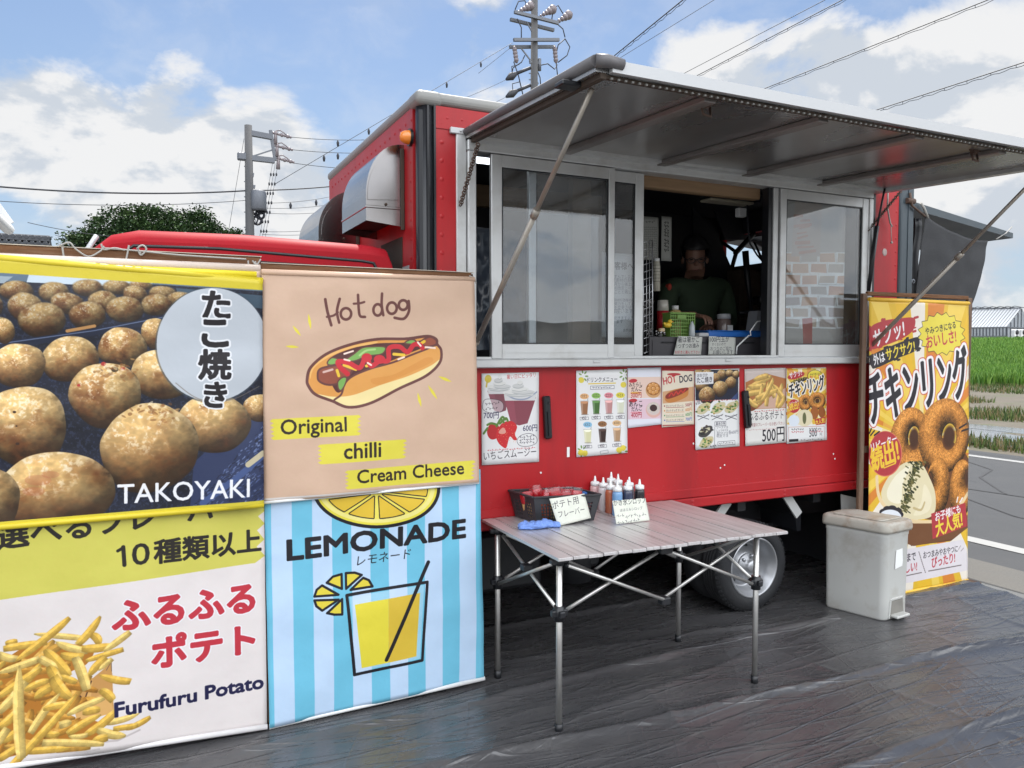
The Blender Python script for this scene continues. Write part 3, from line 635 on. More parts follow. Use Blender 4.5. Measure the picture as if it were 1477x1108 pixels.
def serving_window():
    w = M['alu']; g = M['glass']
    b = MB(); y0, y1 = 3.272, 3.372
    b.box((1.31, YT - .014, 1.42), (1.358, YT, 2.505), .003); b.box((1.36, y0 + .012, 1.478), (1.40, y1, 2.43), .004); b.box((3.975, y0 + .012, 1.478), (4.012, y1, 2.43), .004)
    b.box((1.36, y0 + .012, 2.432), (4.012, y1, 2.482), .004); b.box((1.35, y0 - .006, 1.436), (4.03, y1, 1.476), .005); b.box((1.36, y0 + .02, 1.4765), (4.0, y0 + .024, 1.487)); b.box((1.36, y0 + .052, 1.4765), (4.0, y0 + .056, 1.487)); b.box((1.36, y0 + .080, 1.4765), (4.0, y0 + .084, 1.487))
    b.box((3.225, 3.30, 1.478), (3.262, 3.365, 2.43), .003)
    b.box((2.02, y0 - .012, 1.455), (2.06, y0 - .004, 1.470), .002); b.box((2.86, y0 - .012, 1.455), (2.90, y0 - .004, 1.470), .002)
    b.build('window_frame', w, truck)
    b = MB(); b.box((4.0125, YT - .03, 1.44), (4.032, YT, 2.46)); b.box((3.196, 3.31, 1.478), (3.2245, 3.36, 2.43)); b.box((1.36, YT - .02, 2.4825), (4.03, YT, 2.502)); b.build('window_seal', M['black'], truck)
    def sash(x0, x1, yy, sl, sr, z0=1.478, z1=2.428, zb=1.548, zt=2.372):
        b = MB(); y0, y1 = yy, yy + .026
        b.box((x0, y0, z0), (x0 + sl, y1, z1), .003); b.box((x1 - sr, y0, z0), (x1, y1, z1), .003); b.box((x0 + sl, y0 + .002, z0), (x1 - sr, y1 - .002, zb), .002); b.box((x0 + sl, y0 + .002, zt), (x1 - sr, y1 - .002, z1), .002)
        b.box((x0 + sl, y0 - .001, z0 + .028), (x1 - sr, y0 + .002, z0 + .034))
        o = b.build('sliding_sash', w, truck)
        b = MB(); b.box((x0 + sl, yy + .011, zb), (x1 - sr, yy + .015, zt)); b.build('pane', g, o)
        b = MB(); t = .006
        for a, c in (((x0 + sl, zb), (x0 + sl + t, zt)), ((x1 - sr - t, zb), (x1 - sr, zt)), ((x0 + sl + t, zb), (x1 - sr - t, zb + t)), ((x0 + sl + t, zt - t), (x1 - sr - t, zt))): b.box((a[0], yy + .004, a[1]), (c[0], yy + .010, c[1]))
        b.build('gasket', M['black'], o)
    sash(1.477, 2.157, 3.288, .055, .036); sash(1.69, 2.357, 3.322, .04, .052); sash(3.268, 3.974, 3.288, .045, .05)
serving_window()

def awning():
    xa, xb = 1.355, 4.07; yi, yo = 3.30, 2.185; zi, zo = 2.515, 2.462; th = .03
    def pt(x, s, d=0): return Vector((x, yi + (yo - yi) * s, zi + (zo - zi) * s - d))
    b = MB()
    A = [pt(xa, 0), pt(xb, 0), pt(xb, 1), pt(xa, 1)]; b.prism(A, (0, 0, -th)); root = b.build('awning_hatch', M['aludark'], truck)
    b = MB(); b.bar(pt(xa + .05, 1.012, .012), pt(xb, 1.012, .010), .022, .040, up=(0, 0, 1)); b.bar(pt(xb + .008, 0, .012), pt(xb + .008, 1.01, .012), .016, .05); b.build('edge_trim', M['fascia'], root)
    b = MB(); b.tube([pt(xa, -.02, .0), pt(xa, .3, -.004), pt(xa, 1.0, -.004)], [.016, .018, .020], 14); b.tube([pt(xa - .004, 1.005, -.002), pt(xa + .03, 1.018, -.002), pt(xa + .09, 1.02, .002)], [.022, .022, .019], 14); b.build('rubber_edge', M['capgrey'], root)
    b = MB(); b.bar(pt(xa + .03, .0, .04), pt(xa + .03, 1.0, .04), .022, .018); b.bar(pt(xa + .02, .99, .04), pt(xb, .99, .04), .016, .012); b.build('light_strip', M['grime'], root)
    b = MB()
    for k in range(96):
        x = xa + .06 + (xb - xa - .08) * k / 95; p = pt(x, 1.0, .046); b.box(p - Vector((.004, .006, .003)), p + Vector((.004, .002, .003)))
    b.build('light_dot', mat('unlit_light_dot', (.16, .16, .15), .5), root)
    for x in (1.86, 2.42, 2.98, 3.54):
        b = MB(); b.bar(pt(x, .03, th + .012), pt(x, .97, th + .012), .055, .024, bev=.004); b.build('rib', M['alubeam'], root)
    b = MB(); b.bar(pt(xa + .04, .035, th + .010), pt(xb - .01, .035, th + .010), .075, .016); b.bar(pt(xb - .02, .03, th + .01), pt(xb - .02, .98, th + .01), .05, .02); b.build('hinge_rail', M['alu'], root)
    for (px, py) in ((1018, 155), (1405, 222)):
        p = PZ(px, py, 2.42); b = MB(); b.bar(p, p + Vector((0, 0, .045)), .03, .02); b.tube([p + Vector((-.02, 0, 0)), p + Vector((-.02, -.01, -.03)), p + Vector((.015, -.01, -.035)), p + Vector((.02, 0, 0))], .005, 6); b.tube([p + Vector((-.03, 0, .02)), p + Vector((.04, 0, .02))], .008, 6); b.build('hook', M['rust'], root)
    p = PZ(822, 124, 2.43); b = MB(); b.box(p - Vector((.045, .03, .008)), p + Vector((.045, .03, .01)), .004); b.build('catch', M['black'], root)
    # props and chains
    for (a, c) in ((pt(1.41, .90, .05), PY(688, 492, 3.285)), (pt(4.01, .90, .05), PY(1241, 515, 3.262))):
        b = MB(); b.tube([a, a.lerp(c, .42)], .0095, 10); b.tube([a.lerp(c, .42), c], .012, 10); b.tube([a.lerp(c, .405), a.lerp(c, .435)], .016, 10); b.tube([c, c + Vector((0, .02, -.015))], .015, 8); b.build('support_rod', mat('worn_rod_metal', (.36, .33, .29), .45, .6, .15, 9, dirt=(.22, .16, .11), damt=.6, dscale=8), truck)
    def chain(a, c, n=26, r=.0055):
        b = MB(); a = Vector(a); c = Vector(c)
        for k in range(n):
            p = a.lerp(c, (k + .5) / n); d = (c - a) / n * .75; o = (c - a).cross(Vector((0, 0, 1) if k % 2 else (0, 1, 0)));
            if o.length < 1e-6: o = Vector((1, 0, 0))
            o = o.normalized() * .009; b.tube([p - d, p - d * .3 + o, p + d * .3 + o, p + d], r * .6, 4); b.tube([p - d, p - d * .3 - o, p + d * .3 - o, p + d], r * .6, 4)
        b.build('safety_chain', M['rust'], truck)
    chain(PY(690, 207, 3.2), PY(664, 297, 3.28)); chain(PY(1300, 275, 3.25), PY(1252, 333, 3.29))
    b = MB(); b.tube([PY(1276, 272, 3.22), PY(1265, 328, 3.26)], .006, 8); b.tube([PY(1265, 326, 3.26), PY(1252, 420, 3.29)], .014, 10); b.build('gas_strut', M['black'], truck)
    b = MB(); b.tube([PY(1281, 272, 3.28), PY(1280, 300, 3.285), PY(1284, 322, 3.29), PY(1287, 327, 3.29)], .005, 6); b.tube([PY(1285, 325, 3.29), PY(1286, 350, 3.29)], .0025, 5); b.ball(PY(1286, 350, 3.29), .008, 8); b.build('pull_cord', M['rope'], truck)
    b = MB(); p = PY(1276, 364, YT); b.ball((p.x, YT, p.z), .024, 12, 0, (.9, .15, 1)); b.build('paint_chip', mat('scuffed_paint', (.42, .33, .31), .7, var=.4, scale=40), truck)
    b = MB(); a = PY(648, 184, YT); c = PY(671, 196, YT); b.box((a.x, YT - .02, c.z), (c.x + .02, YT, a.z), .003); b.ball((c.x - .03, YT - .02, (a.z + c.z) / 2), .006, 8); b.build('hinge_plate', M['fascia'], truck)
awning()

def hoods():
    b0 = MB()
    for k, (yn, w, zt, zb, zs, px) in enumerate(((3.53, .47, 2.485, 2.10, 2.185, 528), (4.36, .60, 2.42, 1.9, 2.13, 459))):
        xf = PY(px, 300, yn).x; D = X0 - xf; yf = yn + w; r = D; rz = .62 * (zt - zs) + .06
        prof = [(X0, zt)]
        for i in range(13):
            t = i / 12 * math.pi / 2; prof.append((xf + r - r * math.sin(t) ** .9, zt - rz + rz * math.cos(t)))
        prof += [(xf, zs)]
        b = MB(); n = len(prof)
        for i in range(n - 1):
            p, q = prof[i], prof[i + 1]; b.face([(p[0], yn, p[1]), (q[0], yn, q[1]), (q[0], yf, q[1]), (p[0], yf, p[1])], smooth=True)
        b.face([(x, yn, z) for x, z in prof] + [(X0, yn, zs)]); b.face([(x, yf, z) for x, z in prof] + [(X0, yf, zs)])
        b.face([(X0, yn, zt), (X0, yf, zt), (X0, yf, zs), (X0, yn, zs)])
        # raised panel on the side and the lower skirt
        sp = [(X0 - .03 + (x - X0) * .80, zt - .05 + (z - zt) * .80) for x, z in prof] + [(X0 - .03, zs + .04)]
        sp = [(x, max(z, zs + .03)) for x, z in sp]; b.prism([(x, yn - .006, z) for x, z in sp], (0, .0055, 0))
        b.box((xf - .004, yn - .004, zs - .006), (X0, yf + .004, zs + .006), .002)
        o = b.build('vent_hood', M['steel'], truck)
        b = MB(); zb2 = zb + .02
        b.face([(xf, yn, zs - .007), (X0, yn, zs - .007), (X0, yn, zb), (xf, yn, zb2)]); b.face([(xf, yn, zs - .007), (xf, yf, zs - .007), (xf, yf, zb2), (xf, yn, zb2)]); b.face([(xf, yf, zs - .007), (X0, yf, zs - .007), (X0, yf, zb), (xf, yf, zb2)]); b.build('hood_skirt', M['steel'], o)
        b = MB(); b.box((xf + .006, yn + .006, zb + .045), (X0 - .002, yf - .006, zb + .05)); b.build('grease_filter', M['grime'], o)
        b = MB()
        for (x, z) in ((X0 - .015, zs + .02), (X0 - .09, zs + .015), (X0 - .015, zt - .12)): b.ball((x, yn - .004, z), .007, 8)
        b.box((X0 - .02, yn - .010, zs - .1), (X0 - .002, yn - .001, zt - .02), .002); b.build('bolt_strip', M['grime'], o)
    b = MB(); b.box((X0 - .003, 3.56, 1.40), (X0 - .0006, 3.92, 2.06), 0); b.build('grease_stain', M['grime'], truck)
    p = PX(587, 198, X0 - .02); b = MB(); b.lathe((X0, p.y, p.z), [(.001, -.055), (.019, -.05), (.029, -.034), (.033, -.012), (.034, 0)], 16, 'X'); o = b.build('marker_lamp', M['orange'], truck)
    b = MB(); b.lathe((X0, p.y, p.z), [(.040, -.012), (.040, 0)], 16, 'X'); b.face([(X0 - .012, p.y + .040 * math.cos(k * .5236), p.z + .040 * math.sin(k * .5236)) for k in range(12)]); b.build('lamp_base', M['black'], o)
hoods()

def cab():
    ya, yb = 3.41, 4.95
    prof = [(1.045, .5), (1.045, 1.92), (1.02, 1.99), (.94, 2.005), (.4, 2.02), (.0, 2.012), (-.10, 1.985), (-.17, 1.92), (-.46, 1.22), (-.50, 1.05), (-.52, .40), (.2, .40), (.25, .5)]
    b = MB(); n = len(prof)
    ins = [(0, 0), (.02, .055), (.055, .10), (.11, .135), (.2, .15)]
    def ring(dy, din):
        c = (.3, 1.2); return [(x + (c[0] - x) * din * .18, z - max(0, z - 1.85) / .15 * din) for x, z in prof]
    layers = []
    for (d, y) in ((.10, ya), (.045, ya + .02), (.015, ya + .06), (0, ya + .14), (0, yb - .14), (.015, yb - .06), (.045, yb - .02), (.10, yb)):
        layers.append([b.bm.verts.new((x, y, z)) for x, z in ring(y, d * .55)])
    for A, B in zip(layers, layers[1:]):
        for i in range(n): f = b.bm.faces.new((A[i], A[(i + 1) % n], B[(i + 1) % n], B[i])); f.smooth = True
    b.bm.faces.new(layers[0]); b.bm.faces.new(layers[-1][::-1]); o = b.build('cab', M['cabred'], truck)
    zt = 1.945
    b = MB(); b.tube([(1.0, ya - .004, 1.5), (.985, ya - .004, 1.84), (.95, ya + .002, zt - .035), (.90, ya + .004, zt - .028), (.3, ya + .004, zt - .006), (-.02, ya + .004, zt - .012), (-.09, ya + .002, zt - .07)], .008, 8); b.build('door_seam', M['black'], o)
    b = MB(); b.prism([(.80, ya - .004, 1.40), (.78, ya - .004, 1.83), (.70, ya - .004, 1.892), (.0, ya - .004, 1.905), (-.10, ya - .004, 1.84), (-.28, ya - .004, 1.40)], (0, .02, 0)); b.build('side_window', M['black'], o)
    b = MB(); b.face([(-.475, ya + .10, 1.22), (-.475, yb - .14, 1.22), (-.185, yb - .2, 1.90), (-.185, ya + .12, 1.90)]); b.build('windscreen', M['darkglass'], o)
    p = PY(186, 352, 3.45); b = MB(); b.tube([(-.15, ya + .04, 1.97), (-.20, ya + .02, 1.88), (-.28, ya + .02, 1.72)], .010, 8); b.build('windscreen_pillar', M['fascia'], o)
    b = MB(); b.box((X0 - .09, 3.42, 1.2), (X0 - .0, 3.50, 1.86), .01); b.build('cab_mount', M['chassis'], truck)
    b = MB(); a = PX(588, 389, X0); b.box((X0 - .002, 3.46, 1.80), (X0 - .0004, 3.60, 1.915)); b.build('paint_chip', M['fascia'], truck)
cab()

def underbody():
    b = MB(); c = M['chassis']
    b.box((.2, 3.75, .42), (4.3, 3.85, .62)); b.box((.2, 4.55, .42), (4.3, 4.65, .62))
    for x in (1.3, 1.9, 2.5, 3.1, 3.7, 4.2): b.box((x, 3.42, .58), (x + .06, 5.0, .655))
    b.box((1.25, 3.48, .30), (1.85, 3.80, .60), .02); b.box((1.95, 3.55, .33), (2.25, 3.80, .58), .02); b.tube([(2.05, 3.5, .3), (2.05, 3.5, .52)], .09, 14); b.tube([(1.4, 4.2, .30), (4.3, 4.2, .26)], .045, 10)
    b.tube([(3.13, 3.5, .26), (3.13, 4.95, .26)], .05, 12); b.ball((3.13, 4.2, .26), .15, 14)
    for y in (3.62, 4.72): b.tube([(2.55, y, .46), (2.85, y, .36), (3.13, y, .33), (3.4, y, .36), (3.7, y, .46)], .025, 6)
    b.build('chassis', c, truck)
    b = MB(); b.grid(lambda u, v: (.1 + 4.27 * u, YF - .08 + .03 * math.sin(u * 40) * v, .66 - .655 * v), 60, 6); b.build('light_block_skirt', M['lining'], truck); b = MB(); b.grid(lambda u, v: (4.36 + .02 * math.sin(u * 20) * v, 3.46 + 1.6 * u, .66 - .655 * v), 24, 6); b.build('light_block_skirt', M['lining'], truck)  # sheets added to block light coming through under the truck
    wc = Vector((3.16, YT + .012, .262))
    def wheel(y, outer=True):
        b = MB(); R0 = .262; p = [(.172, .012), (.178, .0), (.205, -.004), (.235, .004), (.250, .018), (.262, .036), (.264, .05)]
        for k in range(4): p += [(.264, .055 + k * .022), (.255, .057 + k * .022), (.255, .063 + k * .022), (.264, .065 + k * .022)]
        p += [(.262, .15), (.235, .17), (.178, .17), (.172, .16)]
        b.lathe((wc.x, y, wc.z), p, 56, 'Y')
        for k in range(56):
            t = 2 * math.pi * k / 56; ct, st = math.cos(t), math.sin(t)
            a = Vector((wc.x + .2655 * ct, y + .03, wc.z + .2655 * st)); q = Vector((wc.x + .252 * ct, y + .016, wc.z + .252 * st)); b.bar(a, q, .012, .004, up=(ct, 0, st))
        ty = b.build('tyre', M['rubber'], wroot)
        b = MB(); b.lathe((wc.x, y, wc.z), [(.176, .003), (.172, -.002), (.164, .002), (.160, .018), (.150, .024), (.145, .05), (.140, .054), (.136, .10), (.118, .105), (.112, .095), (.085, .085), (.080, .068), (.062, .062), (.058, .062)], 44, 'Y'); b.build('rim', M['rim'], wroot)
        b = MB(); b.lathe((wc.x, y, wc.z), [(.075, .062), (.073, .050), (.045, .046), (.042, .018), (.030, .008), (.001, .006)], 24, 'Y')
        for k in range(6):
            t = k * math.pi / 3 + .3; b.lathe((wc.x + .062 * math.cos(t), y + .03, wc.z + .062 * math.sin(t)), [(.001, 0), (.009, .001), (.010, .02)], 8, 'Y')
        b.build('hub', M['rim'], wroot)
        b = MB()
        for k in range(5):
            t = k * 1.2566 + .2; b.lathe((wc.x + .105 * math.cos(t), y + .092, wc.z + .105 * math.sin(t)), [(.001, 0), (.017, .0005), (.018, .004)], 10, 'Y')
        b.build('rim_hole', M['black'], wroot)
    global wroot
    wroot = bpy.data.objects.new('wheel', None); col.objects.link(wroot); wroot.parent = truck; wroot.location = wc - ORG[truck.name]; ORG[wroot.name] = wc
    wheel(YT + .02)
    b = MB(); b.lathe((wc.x, YT + .21, wc.z), [(.12, 0), (.235, .0), (.262, .03), (.262, .13), (.235, .16), (.12, .16)], 40, 'Y'); b.build('inner_tyre', M['rubber'], wroot); b = MB(); b.lathe((wc.x, YF - .36, wc.z), [(.12, 0), (.235, .0), (.262, .03), (.262, .3), (.235, .33), (.12, .33)], 40, 'Y'); b.build('inner_tyre', M['rubber'], wroot)
    b = MB(); b.bar((3.00, YT + .07, .655), (2.86, YT + .07, .50), .055, .012, up=(0, 1, 0)); b.build('mudguard_bracket', M['bracket'], truck)
    b = MB(); a = PY(1133, 716, YT + .06); c = PY(1152, 743, YT + .06); b.bar((a.x, YT + .06, .66), (c.x, YT + .06, c.z), .055, .012, up=(0, 1, 0)); b.build('mudguard_bracket', M['bracket'], truck)
    b = MB(); b.prism([(c.x - .12, YT + .09, .64), (c.x + .05, YT + .09, .56), (c.x + .05, YT + .09, .42), (c.x + .02, YT + .09, .42), (c.x + .0, YT + .09, .52)], (0, .3, 0)); b.build('mudguard', M['black'], truck)
    b = MB(); p = PY(1213, 713, YT + .05); q = PY(1240, 732, YT + .05); b.prism([(p.x, YT + .05, p.z), (p.x + .06, YT + .05, p.z - .015), (q.x, YT + .05, p.z - .04), (q.x, YT + .05, q.z - .03), (p.x + .01, YT + .05, q.z - .03)], (0, .004, 0)); b.build('mud_flap', M['bracket'], truck)
    # handles that hold the fold-down flap
    for (x, z, dx) in ((1.78, 1.19, .006), (3.047, 1.185, .012)):
        b = MB(); b.bar((x - dx, YT - .016, z + .105), (x + dx, YT - .016, z - .105), .036, .03, up=(0, 1, 0), bev=.006); b.bar((x - dx * .2 + .002, YT - .034, z + .03), (x + dx + .002, YT - .034, z - .09), .016, .008, up=(0, 1, 0)); b.ball((x, YT - .034, z + .07), .005, 6); b.build('flap_handle', M['black'], truck)
underbody()

# rear flap with the shade cloth hanging from it
def rear_flap():
    a = PY(1322, 292, 3.36); c = PY(1457, 339, 3.36)
    b = MB(); b.prism([(X1 + .01, 3.34, a.z), (c.x, 3.34, c.z + .01), (c.x, 3.34, c.z - .025), (X1 + .01, 3.34, a.z - .05)], (0, 1.75, 0)); b.build('rear_flap', M['bluegrey'], truck)
    b = MB(); p0 = PY(1312, 290, 3.3); b.tube([p0 - Vector((.03, 0, 0)), p0 + Vector((.04, 0, 0))], .018, 10); b.tube([p0 + Vector((0, 0, .05)), p0 + Vector((.01, -.01, -.03)), PY(1334, 312, 3.3)], .008, 6); b.build('flap_hinge', M['rust'], truck)
    t = thing('shade_cloth', (4.8, 3.33, 1.6), 'dark grey woven shade cloth hung from the rear flap behind the yellow banner', 'shade cloth')
    tl, tr = PY(1335, 308, 3.33), PY(1426, 347, 3.33); bl, br = PY(1318, 470, 3.33), PY(1385, 470, 3.33)
    b = MB()
    def fn(u, v):
        sag = .05 * math.sin(math.pi * u) * (1 - v)
        top = tl.lerp(tr, u) - Vector((0, 0, sag)); bot = bl.lerp(br, u) - Vector((0, 0, .02)); p = top.lerp(bot, v)
        p.x += .035 * math.sin(v * 3) * u
        p.y += .012 * math.sin(u * 9 + v * 2) + .008 * noise.noise((u * 6, v * 6, 0)); return p
    b.grid(fn, 40, 40); solid(b.build('cloth', M['net'], t), .003)
    b = MB(); b.grid(lambda u, v: tl.lerp(bl - Vector((0, 0, .9)), v) + Vector((-.02 - .06 * u + .01 * math.sin(v * 30), .01 + .04 * math.sin(u * 3.1), -.03)), 6, 30); solid(b.build('bunched_edge', M['black'], t), .003)
    b = MB(); b.tube([tl + Vector((-.06, -.01, .06)), tl + Vector((-.03, -.01, .03)), tl + Vector((.01, -.01, -.03))], .009, 6); b.tube([c + Vector((-.03, -.03, .05)), c + Vector((-.10, -.03, 0)), tr + Vector((.05, -.02, .01))], .004, 5); b.build('tie_cord', M['rope'], t)
    b = MB(); p = PY(1317, 406, 3.315); b.lathe(p, [(.008, -.004), (.014, -.004), (.016, 0), (.008, 0)], 14, 'Y'); b.build('eyelet', M['galv'], t)
rear_flap()
# ================================================================== PRINTED SHEETS
# a small painter: prints are composed in code on pixel canvases and laid on real sheets
SS = 3
_txt = {}
def glyphs(body, res=3):
    if body in _txt: return _txt[body]
    c = bpy.data.curves.new('lettering', 'FONT'); c.body = body; c.resolution_u = res; o = bpy.data.objects.new('lettering', c); col.objects.link(o)
    dg = bpy.context.evaluated_depsgraph_get(); e = o.evaluated_get(dg); m = e.to_mesh()
    V = np.array([v.co[:2] for v in m.vertices]); de = set()
    for p in m.polygons:
        vs = list(p.vertices)
        for a, b_ in zip(vs, vs[1:] + vs[:1]): de.add((a, b_))
    E = np.array([(*V[a], *V[b_]) for a, b_ in de if (b_, a) not in de]); adv = V[:, 0].max(); lo = V[:, 0].min()
    e.to_mesh_clear(); bpy.data.objects.remove(o); bpy.data.curves.remove(c)
    _txt[body] = (E, lo, adv); return _txt[body]
def winding(E, W, H):
    acc = np.zeros((H, W + 1), np.int32)
    if len(E):
        x1, y1, x2, y2 = E.T; k = y1 != y2; x1, y1, x2, y2 = x1[k], y1[k], x2[k], y2[k]
        d = np.where(y2 > y1, 1, -1); ya = np.minimum(y1, y2); yb = np.maximum(y1, y2)
        r0 = np.clip(np.ceil(ya - .5), 0, H).astype(int); r1 = np.clip(np.ceil(yb - .5), 0, H).astype(int); n = np.maximum(r1 - r0, 0)
        i = np.repeat(np.arange(len(n)), n); row = np.arange(n.sum()) - np.repeat(np.cumsum(n) - n, n) + r0[i]
        x = x1[i] + (row + .5 - y1[i]) / (y2 - y1)[i] * (x2 - x1)[i]
        np.add.at(acc, (row, np.clip(np.ceil(x - .5), 0, W).astype(int)), d[i])
    return np.cumsum(acc, 1)[:, :W] != 0
def dilate(m, r):
    R_ = int(round(r))
    if R_ < 1: return m
    out = m.copy(); H, W = m.shape
    for dy in range(-R_, R_ + 1):
        w = int(math.sqrt(r * r - dy * dy)) if abs(dy) <= r else 0
        s = np.zeros_like(m)
        if dy >= 0: s[dy:] = m[:H - dy] if dy else m
        else: s[:dy] = m[-dy:]
        c = np.zeros((H, W + 2 * w + 2), np.int32); c[:, w + 1:w + 1 + W] = s; c = np.cumsum(c, 1)
        out |= (c[:, 2 * w + 1:2 * w + 1 + W] - c[:, :W]) > 0
    return out
def vnoise(w, h, sx, sy, seed, octv=4):
    rs = np.random.RandomState(seed); out = np.zeros((h, w), np.float32); amp = 1; tot = 0
    for _ in range(octv):
        gw, gh = int(w / sx) + 3, int(h / sy) + 3; g = rs.rand(gh, gw).astype(np.float32)
        x = np.arange(w) / sx; y = np.arange(h) / sy; xi = x.astype(int); yi = y.astype(int); fx = x - xi; fy = y - yi
        fx = fx * fx * (3 - 2 * fx); fy = (fy * fy * (3 - 2 * fy))[:, None]
        a = g[yi][:, xi] * (1 - fx) + g[yi][:, xi + 1] * fx; b_ = g[yi + 1][:, xi] * (1 - fx) + g[yi + 1][:, xi + 1] * fx
        out += amp * (a * (1 - fy) + b_ * fy); tot += amp; amp *= .55; sx = max(1.01, sx / 2); sy = max(1.01, sy / 2)
    return out / tot
def smooth(pts, n=8, closed=True):
    P = np.array(pts, float); k = len(P); out = []
    for i in range(k if closed else k - 1):
        g = lambda j: P[j % k] if closed else P[min(max(j, 0), k - 1)]
        a, b_, c, d = g(i - 1), g(i), g(i + 1), g(i + 2)
        for t in np.arange(n) / n: out.append(.5 * ((2 * b_) + (-a + c) * t + (2 * a - 5 * b_ + 4 * c - d) * t * t + (-a + 3 * b_ - 3 * c + d) * t ** 3))
    if not closed: out.append(P[-1])
    return np.array(out)
class Canvas:
    """pixels over a rectangle of the plane Y = Y0; art is placed through sight lines of the photograph via crop frames"""
    def __init__(s, Y0, x0, x1, z0, z1, ppm, bg):
        s.Y, s.x0, s.x1, s.z0, s.z1, s.ppm = Y0, x0, x1, z0, z1, ppm; s.w = int((x1 - x0) * ppm); s.h = int((z1 - z0) * ppm)
        s.a = np.ones((s.h, s.w, 3), np.float32) * np.array(bg, np.float32); s.crop = (0, 0, 1.0)
    def frame(s, ox, oy, k): s.crop = (ox, oy, k); return s
    def m(s, pts):
        out = []
        for (u, v) in pts:
            p = PY(s.crop[0] + u / s.crop[2], s.crop[1] + v / s.crop[2], s.Y); out.append(((p.x - s.x0) * s.ppm, (s.z1 - p.z) * s.ppm))
        return np.array(out)
    def px(s, length, at): a = s.m([at, (at[0] + length, at[1])]); return abs(a[1, 0] - a[0, 0])
    def put(s, x0, y0, cov, c, alpha=1.0):
        X0, Y0 = max(0, x0), max(0, y0); X1, Y1 = min(s.w, x0 + cov.shape[1]), min(s.h, y0 + cov.shape[0])
        if X1 <= X0 or Y1 <= Y0: return
        cv = (cov[Y0 - y0:Y1 - y0, X0 - x0:X1 - x0] * alpha)[..., None]; c = np.asarray(c, np.float32)
        if c.ndim == 3: c = c[Y0 - y0:Y1 - y0, X0 - x0:X1 - x0]
        s.a[Y0:Y1, X0:X1] = s.a[Y0:Y1, X0:X1] * (1 - cv) + c * cv
    def cover(s, E, grow=0.0):
        pad = int(grow) + 2; x0 = int(math.floor(E[:, [0, 2]].min())) - pad; y0 = int(math.floor(E[:, [1, 3]].min())) - pad
        x1 = int(math.ceil(E[:, [0, 2]].max())) + pad; y1 = int(math.ceil(E[:, [1, 3]].max())) + pad
        q = E.copy(); q[:, [0, 2]] -= x0; q[:, [1, 3]] -= y0; q *= SS; W, H = (x1 - x0) * SS, (y1 - y0) * SS
        m = winding(q, W, H)
        if grow > 0: m = dilate(m, grow * SS)
        return x0, y0, m.reshape(H // SS, SS, W // SS, SS).mean((1, 3)).astype(np.float32)
    def rawpoly(s, P, c, alpha=1.0, grow=0.0):
        E = np.hstack([P, np.roll(P, -1, 0)]); x0, y0, cov = s.cover(E, grow); s.put(x0, y0, cov, c, alpha)
    def poly(s, pts, c, alpha=1.0, sm=False, grow=0.0): s.rawpoly(smooth(s.m(pts)) if sm else s.m(pts), c, alpha, grow)
    def ell(s, c, rx, ry, colr, alpha=1.0, rot=0.0, grow=0.0):
        t = np.arange(64) / 64 * 2 * math.pi; x, y = rx * np.cos(t), ry * np.sin(t); s.poly([(c[0] + a * math.cos(rot) - b_ * math.sin(rot), c[1] + a * math.sin(rot) + b_ * math.cos(rot)) for a, b_ in zip(x, y)], colr, alpha, grow=grow)
    def stroke(s, pts, w, c, alpha=1.0, sm=False, closed=False, taper=False):
        P = s.m(pts); wp = s.px(w, pts[0]) / 2
        if sm: P = smooth(P, 8, closed)
        elif closed: P = np.vstack([P, P[:1]])
        s.rawstroke(P, wp, c, alpha, taper)
    def rawstroke(s, P, r, c, alpha=1.0, taper=False):
        x0, y0 = np.floor(P.min(0) - r - 2).astype(int); x1, y1 = np.ceil(P.max(0) + r + 2).astype(int)
        if x1 < 0 or y1 < 0 or x0 > s.w or y0 > s.h: return
        yy, xx = np.mgrid[y0:y1, x0:x1] + .5; cov = np.zeros(xx.shape, np.float32); n = len(P) - 1
        for i, (a, b_) in enumerate(zip(P, P[1:])):
            d = b_ - a; L = (d * d).sum() + 1e-9; t = np.clip(((xx - a[0]) * d[0] + (yy - a[1]) * d[1]) / L, 0, 1)
            rr = r * (1 - .85 * np.abs((i + t) / n * 2 - 1) ** 1.5) if taper else r
            cov = np.maximum(cov, np.clip(rr + .5 - np.hypot(xx - a[0] - t * d[0], yy - a[1] - t * d[1]), 0, 1))
        s.put(x0, y0, cov, c, alpha)
    def text(s, body, p0, p1, c, asp=1.0, bold=0.0, outline=None, shear=0.0, alpha=1.0, up=None):
        A, B = s.m([p0, p1]); E, lo, hi = glyphs(body); d = B - A; L = float(np.hypot(*d)); k = L / (hi - lo); ex = d / L; ey = np.array((ex[1], -ex[0]))
        if up is not None: ey = np.array((0.0, -1.0))
        def T(x, y): x = (x - lo) + shear * y; return A[0] + (x * ex[0] + y * asp * ey[0]) * k, A[1] + (x * ex[1] + y * asp * ey[1]) * k
        X1, Y1 = T(E[:, 0], E[:, 1]); X2, Y2 = T(E[:, 2], E[:, 3]); Q = np.stack([X1, Y1, X2, Y2], 1); bp = bold * k
        for (g, cc) in (outline or []):
            x0, y0, cov = s.cover(Q, bp + g * k); s.put(x0, y0, cov, cc, alpha)
        x0, y0, cov = s.cover(Q, bp); s.put(x0, y0, cov, c, alpha)
    def scribble(s, p0, p1, h, c, seed=0, w=1.0, n=10):
        r = random.Random(seed); pts = [(p0[0] + (p1[0] - p0[0]) * i / n, p0[1] + (p1[1] - p0[1]) * i / n + r.uniform(-h, h) / 2) for i in range(n + 1)]
        for i in range(0, n, 2): s.stroke(pts[i:i + 2], w, c)
        for i in range(1, n, 3): s.stroke([(pts[i][0], pts[i][1] - h / 2), (pts[i][0] + h * .1, pts[i][1] + h / 2)], w, c)
